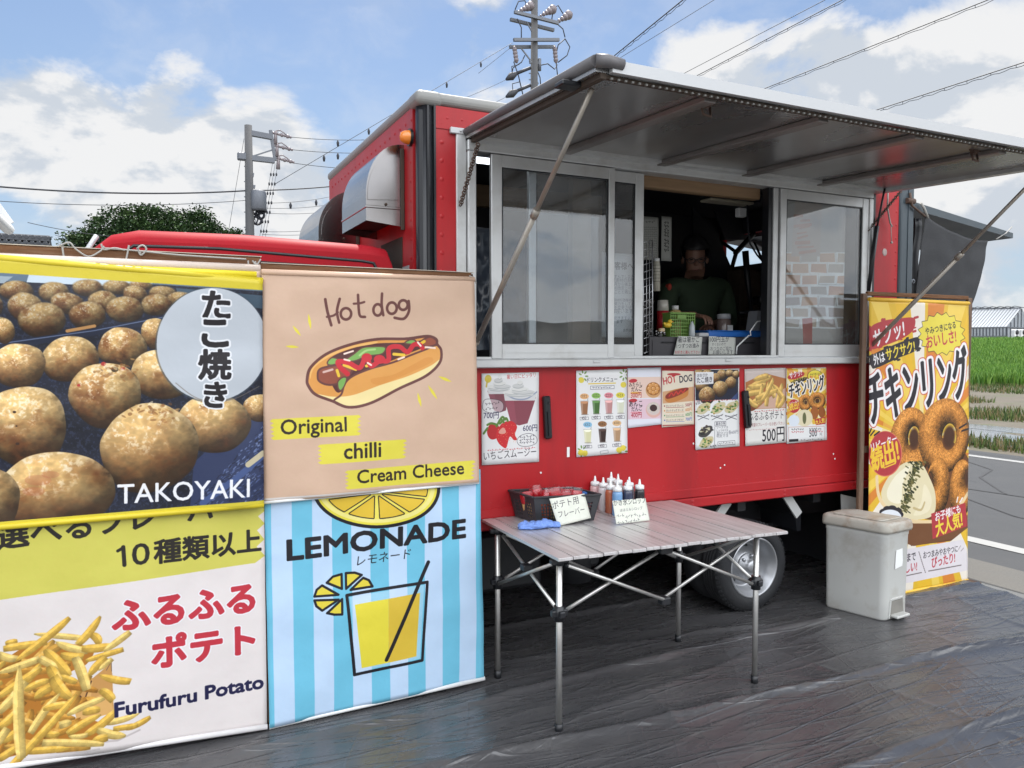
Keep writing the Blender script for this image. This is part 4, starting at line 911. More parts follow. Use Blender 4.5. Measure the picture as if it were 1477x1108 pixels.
    def dumpling(s, c, rx, ry, seed, tone=1.0, soft=1.5, burnt=.4):
        (cx, cy), (ax, ay), (bx, by) = s.m([c, (c[0] + rx, c[1]), (c[0], c[1] + ry)]); RX, RY = abs(ax - cx) + .01, abs(by - cy) + .01
        x0, y0, x1, y1 = int(cx - RX * 1.2), int(cy - RY * 1.2), int(cx + RX * 1.2) + 1, int(cy + RY * 1.2) + 1
        if x1 < 1 or x0 > s.w or y1 < 1 or y0 > s.h: return
        yy, xx = np.mgrid[y0:y1, x0:x1] + .5; u = (xx - cx) / RX; v = (yy - cy) / RY; th = np.arctan2(v, u); r = np.hypot(u, v); rs = np.random.RandomState(seed)
        wob = sum(rs.uniform(.3, 1) * a_ * np.sin(k * th + rs.uniform(0, 6.3)) for k, a_ in ((2, .04), (3, .03), (4, .02), (5, .014), (7, .008), (11, .006))); r = r / (1 + wob - .015)
        z = np.sqrt(np.clip(1 - r * r, 0, 1)); h, w = r.shape; sc = max(4, RX * .5)
        n1 = vnoise(w, h, sc, sc, seed); n2 = vnoise(w, h, sc / 4, sc / 4, seed + 50); n3 = vnoise(w, h, max(2, sc / 9), max(2, sc / 9), seed + 90)
        wr = 1 - np.abs(2 * vnoise(w, h, sc * .55, sc * .38, seed + 20, 3) - 1) ** .7; wr = np.clip((wr - .45) * 1.8, 0, 1)
        lam = np.clip(-.28 * u - .60 * v + .60 * z + (n2 - .5) * .35, 0, 1); brown = np.clip((n1 - .45) * 3.6 * burnt + .30 + .55 * v + (n2 - .5) * .35, 0, 1)
        gold = np.array((238, 196, 128), np.float32); dk = np.array((166, 104, 54), np.float32); c0 = gold * (1 - brown[..., None]) + dk * brown[..., None]
        o = c0 * (.34 + .80 * lam[..., None]) * (.90 + .14 * wr[..., None]); bt = (np.clip((n1 - .60) * 5, 0, 1) * np.clip(n2 * 2 - .6, 0, 1) * .65)[..., None]; o = o * (1 - bt) + np.array((92, 50, 24)) * bt
        hi = (np.clip((lam - .52) * 2.4, 0, 1) * np.clip((n2 - .47) * 7, 0, 1) * np.clip((n3 - .38) * 5, 0, 1))[..., None]; o = o * (1 - hi) + np.array((250, 236, 204)) * hi
        rim = (np.clip((r - .80) * 4, 0, 1) * np.clip(.2 - v, 0, 1) * np.clip(n2 * 2.2 - .5, 0, 1) * .8)[..., None]; o = o * (1 - rim) + np.array((240, 216, 170)) * rim
        o *= (1 - .35 * np.clip((r - .86) * 6, 0, 1) * np.clip(v + .2, 0, 1))[..., None]
        s.put(x0, y0, np.clip((1 - r) * min(RX, RY) / soft + .5, 0, 1).astype(np.float32), o * tone)
    def fry(s, p0, p1, w, seed=0, c=(232, 188, 88)):
        A, B = s.m([p0, p1]); W = s.px(w, p0) / 2 * .98; A, B = A - (B - A) * .07, B + (B - A) * .07; d = B - A; L = float(np.hypot(*d)); ex = d / L; ey = np.array((-ex[1], ex[0]))
        if ey[1] > 0: ey = -ey
        x0, y0 = np.floor(np.minimum(A, B) - W - 2).astype(int); x1, y1 = np.ceil(np.maximum(A, B) + W + 2).astype(int)
        if x1 < 1 or x0 > s.w: return
        yy, xx = np.mgrid[y0:y1, x0:x1] + .5; rs = random.Random(seed); u = ((xx - A[0]) * ex[0] + (yy - A[1]) * ex[1]) / L; v = ((xx - A[0]) * ey[0] + (yy - A[1]) * ey[1]) / W
        bend = rs.uniform(-.5, .5); v = v - bend * (4 * u * (1 - u)) * .9; tp = 1 - rs.uniform(.25, .6) * np.abs(2 * u - 1 + rs.uniform(-.3, .3)) ** 3; h, w_ = u.shape; n = vnoise(w_, h, max(3, W), max(3, W), seed); n2 = vnoise(w_, h, 3, 3, seed + 5)
        cov = np.clip((tp - np.abs(v)) * W + .5, 0, 1) * np.clip(u * L + .5, 0, 1) * np.clip((1 - u) * L + .5, 0, 1)
        sh = np.where(v > .15, 1.04, .86) - .20 * np.clip(-v - .1, 0, 1) + (n - .5) * .22 + (n2 - .5) * .10; e = np.clip(1 - np.minimum(u, 1 - u) * L / (W * 1.2), 0, 1); o = np.array(c, np.float32) * sh[..., None]
        o = o * (1 - .28 * e[..., None] * np.clip(n * 1.6, 0, 1)[..., None]) ; edge = np.clip(np.abs(v) - .72, 0, 1)[..., None] * 1.5; o = o * (1 - edge) + np.array((176, 116, 40)) * edge
        li = np.clip((v - .2) * 2, 0, 1)[..., None] * np.clip(n - .42, 0, 1)[..., None] * 1.2; o = o * (1 - li) + np.array((250, 232, 170)) * li
        s.put(x0, y0, cov.astype(np.float32), o)
    def ring(s, c, rx, ry, hc, hx, hy, seed):
        (cx, cy), (ax, _), (_, by), (hcx, hcy), (hax, _), (_, hby) = s.m([c, (c[0] + rx, c[1]), (c[0], c[1] + ry), hc, (hc[0] + hx, hc[1]), (hc[0], hc[1] + hy)])
        RX, RY, HX, HY = abs(ax - cx), abs(by - cy), abs(hax - hcx) + .1, abs(hby - hcy) + .1; x0, y0, x1, y1 = int(cx - RX - 2), int(cy - RY - 2), int(cx + RX + 3), int(cy + RY + 3)
        yy, xx = np.mgrid[y0:y1, x0:x1] + .5; u = (xx - cx) / RX; v = (yy - cy) / RY; ro = np.hypot(u, v); hu, hv = (xx - hcx) / HX, (yy - hcy) / HY; ri = np.hypot(hu, hv); h, w = u.shape
        n = vnoise(w, h, 10, 10, seed); n2 = vnoise(w, h, 2.6, 2.6, seed + 3, 2); a = np.clip((ri - 1) * HX, 0, None); b_ = np.clip((1 - ro) * RX, 0, None); q = a / (a + b_ + 1e-6); dist = np.sin(np.pi * np.clip(q, 0, 1)); nx = np.cos(np.pi * np.clip(q, 0, 1))
        lam = np.clip(.45 + .42 * dist + .42 * nx * (v * .85 + u * .3) / np.maximum(ro, .2) * .9 + (n2 - .5) * .6 + (n - .5) * .35, .10, 1.25)
        o = np.array((226, 148, 66), np.float32) * lam[..., None]; hi = np.clip(lam - .95, 0, 1)[..., None] * 1.6; o = o * (1 - hi) + np.array((244, 205, 130)) * hi
        inn = ri < 1; s.put(x0, y0, (inn * np.clip((1 - ri) * 3, 0, 1)).astype(np.float32), np.array((72, 42, 26)))
        s.put(x0, y0, (np.clip((1 - ro) * RX + .5, 0, 1) * np.clip((ri - 1) * HX + .5, 0, 1)).astype(np.float32), o)
    def grain(s, amt=3, seed=1):
        s.a += (vnoise(s.w, s.h, 40, 40, seed) - .5)[..., None] * amt * 2
    def material(s, name, rough=.5, bump=0.0, bscale=14, dim=.93, spec=.4):
        img = bpy.data.images.new(name, s.w, s.h); px = np.ones((s.h, s.w, 4), np.float32); a = np.clip(s.a / 255, 0, 1)
        px[..., :3] = a[::-1] * dim; img.pixels.foreach_set(px.ravel()); img.update(); img.pack()
        m = bpy.data.materials.new(name); m.use_nodes = True; N = m.node_tree.nodes; L = m.node_tree.links; b = N['Principled BSDF']; t = N.new('ShaderNodeTexImage'); t.image = img; t.extension = 'EXTEND'
        uv = N.new('ShaderNodeUVMap'); uv.uv_map = 'UVMap'; L.new(uv.outputs[0], t.inputs[0]); L.new(t.outputs[0], b.inputs['Base Color']); b.inputs['Roughness'].default_value = rough; b.inputs['Specular IOR Level'].default_value = spec
        if bump:
            tc = N.new('ShaderNodeTexCoord'); n = N.new('ShaderNodeTexNoise'); n.inputs['Scale'].default_value = bscale; n.inputs['Detail'].default_value = 4; L.new(tc.outputs['Object'], n.inputs[0])
            bp = N.new('ShaderNodeBump'); bp.inputs['Strength'].default_value = bump; bp.inputs['Distance'].default_value = .01; L.new(n.outputs[0], bp.inputs['Height']); L.new(bp.outputs[0], b.inputs['Normal'])
        return m
    def uvof(s, x, z): return ((x - s.x0) / (s.x1 - s.x0), (z - s.z0) / (s.z1 - s.z0))
def print_sheet(name, cv, quad, m, parent=None, waves=0.004, seed=0, thick=.0016, nu=40, nv=40, curl=0.0, Y=None, roll=None):
    """quad: world (x, z) corners TL, TR, BR, BL of the sheet; hangs at cv.Y with soft folds"""
    tl, tr, br, bl = [Vector(q) for q in quad]; Y = cv.Y if Y is None else Y
    def fn(u, v):
        p = tl.lerp(tr, u).lerp(bl.lerp(br, u), v)
        y = Y - waves * (.5 + .9 * noise.noise((u * 2.2 + seed, v * 3.1, seed * 1.7)) + .55 * math.sin(u * 5 + v * 4 + seed) * noise.noise((u + seed, v * 1.5, 3)) + .3 * noise.noise((u * 6, v * 8, seed))) - curl * (v ** 3)
        return (p.x, y, p.y)
    def uvf(u, v): p = tl.lerp(tr, u).lerp(bl.lerp(br, u), v); return cv.uvof(p.x, p.y)
    b = MB(); b.grid(fn, nu, nv, uvfn=uvf); o = b.build(name, m, parent, recalc=False)
    for p in o.data.polygons: p.flip() if p.normal.y > 0 else None
    return solid(o, thick, 1.0)
W2 = lambda x, y, Y: (lambda p: (p.x, p.z))(PY(x, y, Y))
BLK = (36, 33, 40)
# ------------------------------------------------------------------ the four banners on the left board
def takoyaki_banner():
    Y = 3.105; c = Canvas(Y, -.86, .44, .88, 1.90, 640, (30, 34, 48)); c.frame(0, 380, 3.0775)
    h, w = c.h, c.w; n = vnoise(w, h, 60, 30, 3); n2 = vnoise(w, h, 4, 4, 4, 3)
    c.a = np.array((26, 29, 42), np.float32) * (.6 + .9 * n[..., None]); k = (n2 > .62)[..., None] * .35; c.a = c.a * (1 - k) + np.array((70, 80, 110)) * k
    c.poly([(-900, -60), (1240, -60), (1240, 130), (700, 95), (-900, 60)], (92, 112, 130)); c.poly([(130, 50), (700, 75), (640, 110), (120, 85)], (196, 210, 220)); c.poly([(-400, 40), (60, 60), (20, 90), (-400, 80)], (150, 165, 175)); c.poly([(780, 110), (1240, 150), (1240, 210), (800, 160)], (60, 80, 96))
    far = [(75, 122, 76, 46), (240, 128, 70, 45), (390, 110, 70, 38), (520, 106, 62, 34), (625, 100, 52, 24), (-90, 110, 70, 46), (-240, 100, 75, 44), (-390, 100, 75, 44), (600, 138, 55, 40), (720, 132, 62, 32), (800, 160, 60, 34), (460, 170, 66, 50), (695, 185, 72, 48), (300, 178, 72, 50), (115, 195, 78, 66), (-60, 190, 80, 64), (-230, 180, 85, 64), (555, 205, 82, 60), (390, 230, 84, 60), (190, 252, 106, 78), (-20, 300, 88, 66), (-220, 290, 100, 80), (-420, 260, 100, 80)]
    for i, (x, y, a, b_) in enumerate(far): c.dumpling((x, y), a, b_, 100 + i, .78, 3.0, .7)
    c.poly([(-900, 440), (20, 345), (420, 290), (720, 232), (900, 215), (900, 245), (720, 262), (430, 318), (30, 380), (-900, 480)], (28, 34, 54)); c.stroke([(-900, 446), (30, 352), (420, 298), (720, 240)], 7, (92, 104, 132)); c.stroke([(300, 300), (420, 278)], 16, (176, 130, 78))
    c.poly([(860, 880), (1060, 700), (1240, 640), (1240, 1108), (840, 1108)], (44, 54, 86)); rnd_ = random.Random(4)
    for k in range(900):
        u, v = rnd_.uniform(840, 1170), rnd_.uniform(700, 1080)
        if v > 1080 - (u - 840) * 1.1: c.stroke([(u, v), (u + rnd_.uniform(4, 12), v - rnd_.uniform(3, 10))], rnd_.uniform(2, 6), rnd_.choice([(84, 100, 146), (120, 136, 178), (28, 32, 52), (20, 24, 40)]), .7)
    c.stroke([(900, 1060), (1060, 940), (1165, 850)], 30, (66, 84, 130)); c.stroke([(1100, 890), (1165, 840)], 26, (190, 180, 150)); c.stroke([(1010, 1070), (1165, 960)], 20, (34, 44, 76))
    near = [(690, 310, 62, 72), (-140, 330, 110, 90), (545, 372, 108, 90), (20, 300, 48, 58), (315, 425, 126, 106), (-330, 420, 140, 110), (85, 452, 122, 100), (730, 490, 150, 114), (-150, 560, 150, 130), (1150, 640, 70, 64), (470, 582, 158, 148), (-400, 640, 170, 150), (950, 708, 166, 132), (120, 722, 184, 184), (-260, 800, 200, 170), (668, 818, 216, 200), (255, 1010, 262, 176), (-120, 1060, 220, 170), (-520, 960, 220, 180)]
    for i, (x, y, a, b_) in enumerate(near): c.dumpling((x, y), a, b_, 200 + i, 1.0 if i != 6 else 1.06, 1.4, .55 if i % 3 else .25)
    for (x, y, a) in ((460, 445, 9), (545, 465, 8), (350, 540, 6), (510, 470, 12)): c.ell((x, y), a * 1.3, a, (176, 60, 54) if a < 12 else (70, 60, 40))
    for (x, y, q) in ((66, 658, 8), (80, 798, 9), (75, 720, 5)): c.ell((x, y), q, q * .7, (60, 40, 28))
    rt = random.Random(12)
    for (cx_, cy_) in ((500, 475), (690, 660)):
        for _ in range(60): x, y = cx_ + rt.gauss(0, 45), cy_ + rt.gauss(0, 22); c.ell((x, y), rt.uniform(5, 16), rt.uniform(3, 8), rt.choice([(232, 206, 160), (150, 100, 52), (244, 226, 190), (120, 76, 40), (206, 160, 96)]), .55, rt.uniform(-.8, .8))
    for (x, y, q) in ((170, 960, 60), (225, 935, 40), (150, 1010, 50)): c.ell((x, y), q, q * .4, (178, 96, 70), .30)
    c.ell((940, 362), 252, 256, (70, 80, 90), .6); c.ell((941, 360), 246, 250, (186, 192, 200)); c.stroke([(780, 530), (860, 590), (940, 612), (1040, 600), (1150, 545)], 5, (120, 110, 100), .6, sm=True)
    for ch, p0, p1 in (('た', (900, 234), (1018, 238)), ('こ', (900, 364), (1010, 364)), ('焼', (884, 500), (1022, 500)), ('き', (905, 628), (1000, 632))): c.text(ch, p0, p1, (30, 26, 30), 1.0, .038, [(.055, (226, 228, 232))])
    c.text('TAKOYAKI', (522, 1064), (1105, 1032), (236, 236, 240), 1.08, .012)
    c.frame(0, 0, 1); c.poly([(-300, 330), (400, 398), (400, 420), (378, 419), (0, 394), (-300, 374)], (206, 188, 42)); c.poly([(-300, 764), (0, 752), (383, 720), (383, 733), (0, 768), (-300, 785)], (206, 190, 56))
    a, b_ = W2(0, 371, Y), W2(378, 404, Y); e, f = W2(0, 763, Y), W2(380, 731, Y); L = lambda p, q, x: p[1] + (q[1] - p[1]) * (x - p[0]) / (q[0] - p[0]); xl = -.80; xr = b_[0]
    m = c.material('takoyaki_print', .38, .55, 5)
    t = thing('hanging_banner', (-.19, Y, .0), 'vinyl banner with round golden takoyaki balls and a grey circle, upper left of the board', 'banner', 'vinyl banners on the left board')
    print_sheet('banner_sheet', c, [(xl, L(a, b_, xl)), (xr, b_[1]), (f[0], f[1]), (xl, L(e, f, xl))], m, t, .014, 1.3, nu=60, nv=50)
    yel = mat('yellow_sleeve', lin((204, 184, 38)), .45, var=.06); b = MB(); b.tube([(xl, Y, L(a, b_, xl) - .004), (xr + .002, Y, b_[1] - .004)], .013, 12); b.build('top_sleeve', yel, t)
    b = MB(); b.tube([(xl, Y - .006, L(e, f, xl) + .008), (f[0], Y - .006, f[1] + .008)], .011, 12); b.build('bottom_sleeve', yel, t)
takoyaki_banner()

def fries_banner():
    Y = 3.135; c = Canvas(Y, -.95, .45, .0, 1.90, 600, (226, 218, 216)); c.frame(0, 720, 2.855)
    c.poly([(-900, -2000), (1300, -2000), (1300, -160), (1090, -150), (-900, -150)], (214, 190, 168))
    c.poly([(-1000, -60), (1092, -60), (1094, 45), (1062, 70), (1090, 100), (1058, 128), (1088, 165), (1056, 195), (1090, 232), (1050, 262), (0, 410), (-1000, 552)], (206, 200, 92)); c.poly([(1094, -60), (1130, -60), (1130, 260), (1094, 250), (1094, 45)], (226, 218, 216))
    c.text('選べるフレーバー', (-8, 196), (985, 56), (38, 34, 30), 1.0, .03, up=1); c.stroke([(508, 192), (513, 266)], 17, (38, 34, 30)); c.stroke([(506, 196), (486, 208)], 14, (38, 34, 30)); c.text('０', (548, 265), (614, 257), (38, 34, 30), 1.0, .03, up=1); c.text('種類以上', (636, 254), (1074, 206), (38, 34, 30), 1.0, .03, up=1)
    c.text('ふるふる', (468, 533), (1046, 452), (190, 52, 66), 1.0, .045, [(.035, (236, 234, 238))], up=1); c.text('ポテト', (630, 683), (1046, 622), (190, 52, 66), 1.0, .045, [(.035, (236, 234, 238))], up=1)
    c.text('Furufuru Potato', (475, 890), (1083, 775), (26, 26, 66), .9, .03, up=1)
    c.frame(0, 860, 4.467)
    c.stroke([(330, 1000), (560, 985), (640, 970)], 16, (180, 172, 170), .5); c.stroke([(600, 930), (760, 915), (900, 850)], 14, (170, 160, 158), .6)
    c.poly([(430, 540), (600, 520), (720, 420), (735, 740), (520, 780)], (196, 146, 84)); c.stroke([(686, 470), (718, 415), (720, 475)], 5, (110, 90, 70)); c.poly([(440, 560), (545, 665), (600, 520), (585, 660), (700, 600), (735, 740), (500, 800)], (214, 166, 100))
    c.stroke([(440, 560), (545, 662), (590, 540)], 9, (70, 40, 26))
    c.poly([(-300, 540), (0, 420), (180, 320), (420, 300), (600, 330), (560, 430), (440, 500), (470, 640), (440, 760), (640, 800), (640, 900), (440, 960), (150, 1010), (-300, 1060)], (176, 114, 42), sm=True)
    F = [(240, 240, 510, 262, 48), (40, 300, 110, 285, 50), (590, 240, 640, 300, 60), (370, 290, 560, 345, 62), (510, 295, 640, 132, 58), (540, 330, 720, 310, 66), (680, 340, 830, 228, 52), (40, 335, 290, 296, 62), (120, 400, 430, 148, 62), (0, 370, 100, 400, 64), (570, 405, 782, 338, 46), (580, 500, 680, 395, 62), (640, 470, 720, 400, 40), (300, 350, 440, 500, 84), (400, 370, 530, 385, 70), (0, 490, 240, 405, 62), (640, 498, 830, 538, 58), (390, 510, 490, 545, 52), (490, 400, 556, 585, 72), (140, 570, 262, 430, 62), (0, 640, 250, 470, 66), (0, 735, 160, 560, 72), (170, 600, 310, 540, 58), (230, 650, 330, 580, 70), (260, 400, 370, 460, 64), (320, 450, 370, 540, 76), (350, 520, 450, 640, 84), (450, 748, 660, 655, 54), (540, 740, 640, 720, 62), (650, 600, 725, 660, 64), (210, 860, 380, 630, 58), (290, 720, 440, 690, 58), (0, 840, 130, 720, 70), (390, 820, 460, 800, 62), (450, 870, 640, 760, 62), (0, 930, 120, 860, 70), (700, 800, 890, 745, 48), (820, 842, 960, 772, 46), (565, 870, 740, 735, 64), (640, 850, 800, 885, 66), (740, 840, 880, 820, 44), (600, 920, 690, 895, 66), (450, 890, 560, 880, 42), (300, 875, 386, 872, 58), (0, 1040, 110, 965, 62), (300, 935, 648, 940, 62), (200, 990, 442, 968, 58), (90, 1072, 470, 655, 62), (128, 480, 140, 1000, 80),
         (-200, 560, 20, 430, 66), (-240, 700, 0, 560, 66), (-300, 820, -40, 640, 66), (-280, 920, -20, 840, 66), (-320, 1000, -60, 900, 66), (-120, 1060, 40, 860, 66), (-420, 980, -220, 760, 60), (-380, 640, -160, 640, 60)]
    r_ = random.Random(21)
    for i in range(60):
        x, y = r_.uniform(-260, 560), r_.uniform(330, 980); t_ = r_.uniform(-1.2, .3); L_ = r_.uniform(130, 260)
        if y < 330 + abs(x - 330) * .35: continue
        c.fry((x - math.cos(t_) * L_ / 2, y - math.sin(t_) * L_ / 2), (x + math.cos(t_) * L_ / 2, y + math.sin(t_) * L_ / 2), r_.uniform(52, 70), 700 + i, r_.choice([(206, 148, 58), (190, 130, 48), (216, 164, 74)]))
    for i, (a, b_, d, e, w) in enumerate(F): c.fry((a, b_), (d, e), w, 300 + i, (238, 192, 84) if i % 3 else (246, 212, 122))
    c.frame(0, 720, 2.855); c.text('Furufuru Potato', (475, 890), (1083, 775), (26, 26, 66), .9, .03, up=1); c.grain(3, 8)
    c.frame(0, 0, 1); m = c.material('fries_print', .40, .6, 5)
    t = thing('hanging_banner', (-.22, Y, 0), 'vinyl banner with yellow band and heap of french fries, lower left of the board', 'banner', 'vinyl banners on the left board')
    bl, br = W2(0, 1106, Y), W2(385, 1047, Y); sl = (br[1] - bl[1]) / (br[0] - bl[0]); xl = -.90
    print_sheet('banner_sheet', c, [(xl, 1.83), (W2(376, 380, Y)[0], 1.83), br, (xl, br[1] + sl * (xl - br[0]))], m, t, .020, 4.2, nu=60, nv=80)
    b = MB(); b.tube([(xl, Y, 1.836), (W2(375, 380, Y)[0], Y, 1.836)], .017, 12); b.build('top_sleeve', mat('beige_sleeve', lin((206, 190, 178)), .5, var=.06), t)
    b = MB(); b.tube([(-.1, Y - .02, 1.815), (.405, Y - .02, 1.812)], .012, 12); b.build('yellow_edge', mat('yellow_edge', lin((226, 206, 44)), .45, var=.06), t)
    b = MB(); b.tube([(xl, Y - .006, br[1] + sl * (xl - br[0])), (br[0], Y - .006, br[1])], .011, 12); b.build('bottom_sleeve', mat('white_sleeve', (.68, .66, .66), .4, var=.06), t)
fries_banner()

def hotdog_banner():
    Y = 3.118; c = Canvas(Y, .40, 1.40, .88, 1.90, 700, (208, 176, 152)); c.frame(370, 370, 3.1647); B = (104, 62, 58); K = lambda p, w: c.stroke(p, w, B, sm=True)
    K([(312, 196), (322, 250), (340, 314)], 13); K([(378, 194), (366, 250), (376, 302)], 12); K([(320, 276), (350, 270), (370, 255)], 10)
    t_ = np.arange(21) / 20 * 6.2832
    def O(cx, cy, rx, ry, w): c.stroke([(cx + rx * math.cos(a), cy + ry * math.sin(a)) for a in t_], w, B)
    O(407, 262, 24, 26, 12); K([(461, 176), (465, 240), (472, 272), (494, 276)], 12); K([(442, 216), (470, 214), (490, 208)], 10)
    O(552, 244, 20, 26, 12); K([(571, 170), (570, 220), (578, 268)], 12); O(617, 236, 22, 26, 12); O(668, 222, 20, 22, 12); K([(692, 204), (694, 250), (672, 284), (630, 280)], 12)
    Yl = (226, 212, 72)
    for p, q in (((236, 265), (246, 330)), ((165, 318), (199, 361)), ((132, 410), (190, 414)), ((828, 548), (884, 571)), ((780, 590), (819, 650)), ((732, 624), (746, 684))): c.stroke([p, ((p[0] + q[0]) / 2, (p[1] + q[1]) / 2), q], 13, Yl, taper=True)
    out = [(230, 560), (248, 505), (320, 445), (430, 402), (550, 378), (680, 376), (780, 364), (818, 380), (822, 400), (840, 430), (832, 485), (770, 545), (650, 602), (520, 668), (420, 688), (345, 660), (268, 630), (236, 592)]
    c.poly(out, (218, 152, 76), sm=True); c.stroke(out, 13, B, sm=True, closed=True)
    c.poly([(330, 470), (420, 425), (540, 398), (700, 392), (790, 375), (800, 400), (700, 440), (560, 500), (440, 560), (380, 620), (350, 600), (330, 540)], (86, 46, 44), sm=True)
    c.poly([(244, 560), (262, 510), (325, 462), (430, 420), (540, 398), (540, 388), (430, 410), (322, 450), (252, 508)], (236, 182, 106), sm=True)
    for cx_ in (0, 1):
        P = [(278, 548), (288, 515), (340, 500), (410, 492), (440, 505), (420, 545), (390, 575), (330, 586), (288, 572)]; c.poly(P, (146, 78, 60), sm=True); c.stroke(P, 9, B, sm=True, closed=True)
    c.stroke([(305, 528), (345, 516)], 10, (214, 180, 170))
    P = [(752, 388), (790, 366), (820, 378), (816, 402), (770, 412)]; c.poly(P, (150, 82, 62), sm=True); c.stroke(P, 8, B, sm=True, closed=True)
    for P in ([(322, 486), (345, 462), (395, 472), (440, 448), (480, 418), (520, 412), (584, 414), (572, 444), (500, 456), (450, 476), (390, 484), (340, 496)], [(676, 396), (700, 380), (724, 384), (716, 400)]): c.poly(P, (124, 172, 88), sm=True); c.stroke(P, 6, B, sm=True, closed=True)
    c.stroke([(470, 452), (500, 430), (540, 424)], 9, (168, 206, 128), sm=True)
    fb = [(352, 662), (385, 630), (402, 580), (440, 545), (520, 512), (620, 484), (700, 452), (770, 425), (820, 405), (840, 432), (832, 485), (770, 545), (650, 602), (520, 668), (420, 688)]
    c.poly(fb, (222, 158, 82), sm=True); c.poly([(275, 628), (350, 640), (440, 632), (560, 588), (690, 546), (790, 500), (834, 470), (820, 505), (768, 545), (650, 600), (520, 666), (420, 685), (345, 658)], (238, 218, 156), sm=True); c.stroke(fb, 9, B, sm=True, closed=True)
    c.stroke(out, 13, B, sm=True, closed=True); c.poly([(520, 560), (620, 540), (700, 500), (780, 460), (800, 480), (700, 530), (560, 585)], (212, 142, 66), .6, sm=True)
    P = [(372, 602), (370, 572), (392, 552), (410, 556), (400, 590), (384, 612)]; c.poly(P, (124, 172, 88), sm=True); c.stroke(P, 6, B, sm=True, closed=True)
    for p in ([(366, 520), (374, 545)], [(398, 496), (452, 516)], [(500, 500), (545, 490)], [(625, 446), (672, 450)], [(745, 400), (764, 388)]): c.stroke(p, 13, (236, 194, 62))
    R_ = (202, 44, 56); c.stroke([(414, 536), (380, 505), (372, 480), (420, 486), (470, 508), (500, 455), (520, 500), (560, 478), (600, 474), (604, 420), (650, 412), (688, 436), (716, 404), (742, 402), (756, 418)], 22, R_, sm=True); c.ell((502, 462), 24, 20, R_); c.ell((560, 470), 26, 20, R_)
    for p in ([(400, 445), (440, 432)], [(645, 470), (672, 460)], [(506, 486), (522, 496)], [(770, 414), (812, 418)], [(400, 470), (424, 476)], [(735, 392), (748, 408)]): c.stroke(p, 8, (246, 222, 208))
    def tape(P, n=5):
        (a, b_, c_, d) = [np.array(q, float) for q in P]; L = [a]
        for i in range(1, 2 * n): L.append(b_ + (c_ - b_) * i / (2 * n) + np.array((10 if i % 2 else -8, 0)))
        pts = [tuple(a), tuple(b_)] + [tuple(q) for q in L[1:]] + [tuple(c_), tuple(d)]
        for i in range(1, 2 * n): q = d + (a - d) * i / (2 * n) + np.array((-12 if i % 2 else 6, 0)); pts.append(tuple(q))
        c.poly(pts, (222, 210, 74))
    tape([(70, 742), (464, 723), (462, 815), (76, 837)]); tape([(288, 858), (672, 833), (668, 920), (290, 948)]); tape([(410, 975), (985, 929), (978, 1015), (412, 1061)])
    D = (46, 36, 30); c.text('Original', (110, 812), (408, 796), D, 1, .016); c.text('chilli', (396, 922), (563, 912), D, 1, .016); c.text('Cream Cheese', (456, 1034), (940, 990), D, 1, .016)
    c.stroke([(0, 1112), (1060, 1028)], 10, (230, 224, 220)); c.grain(3, 2)
    c.frame(0, 0, 1); m = c.material('hot_dog_print', .42, .55, 5)
    tl, tr, br, bl = W2(377, 391, Y), W2(683, 402, Y), W2(690, 696, Y), W2(380, 725, Y)
    t = thing('hanging_banner', (.87, Y, 0), 'beige vinyl banner with a drawn hot dog and three yellow labels', 'banner', 'vinyl banners on the left board')
    print_sheet('banner_sheet', c, [tl, tr, br, bl], m, t, .014, 2.1, nu=50, nv=50)
    b = MB(); b.tube([(tl[0], Y, tl[1] - .004), (tr[0] + .003, Y, tr[1] - .004)], .012, 12); b.build('top_sleeve', mat('beige_vinyl', lin((204, 172, 148)), .45, var=.04), t)
    b = MB(); b.tube([(bl[0], Y - .004, bl[1]), (br[0], Y - .004, br[1])], .006, 10); b.build('bottom_edge', M['white'], t)
hotdog_banner()

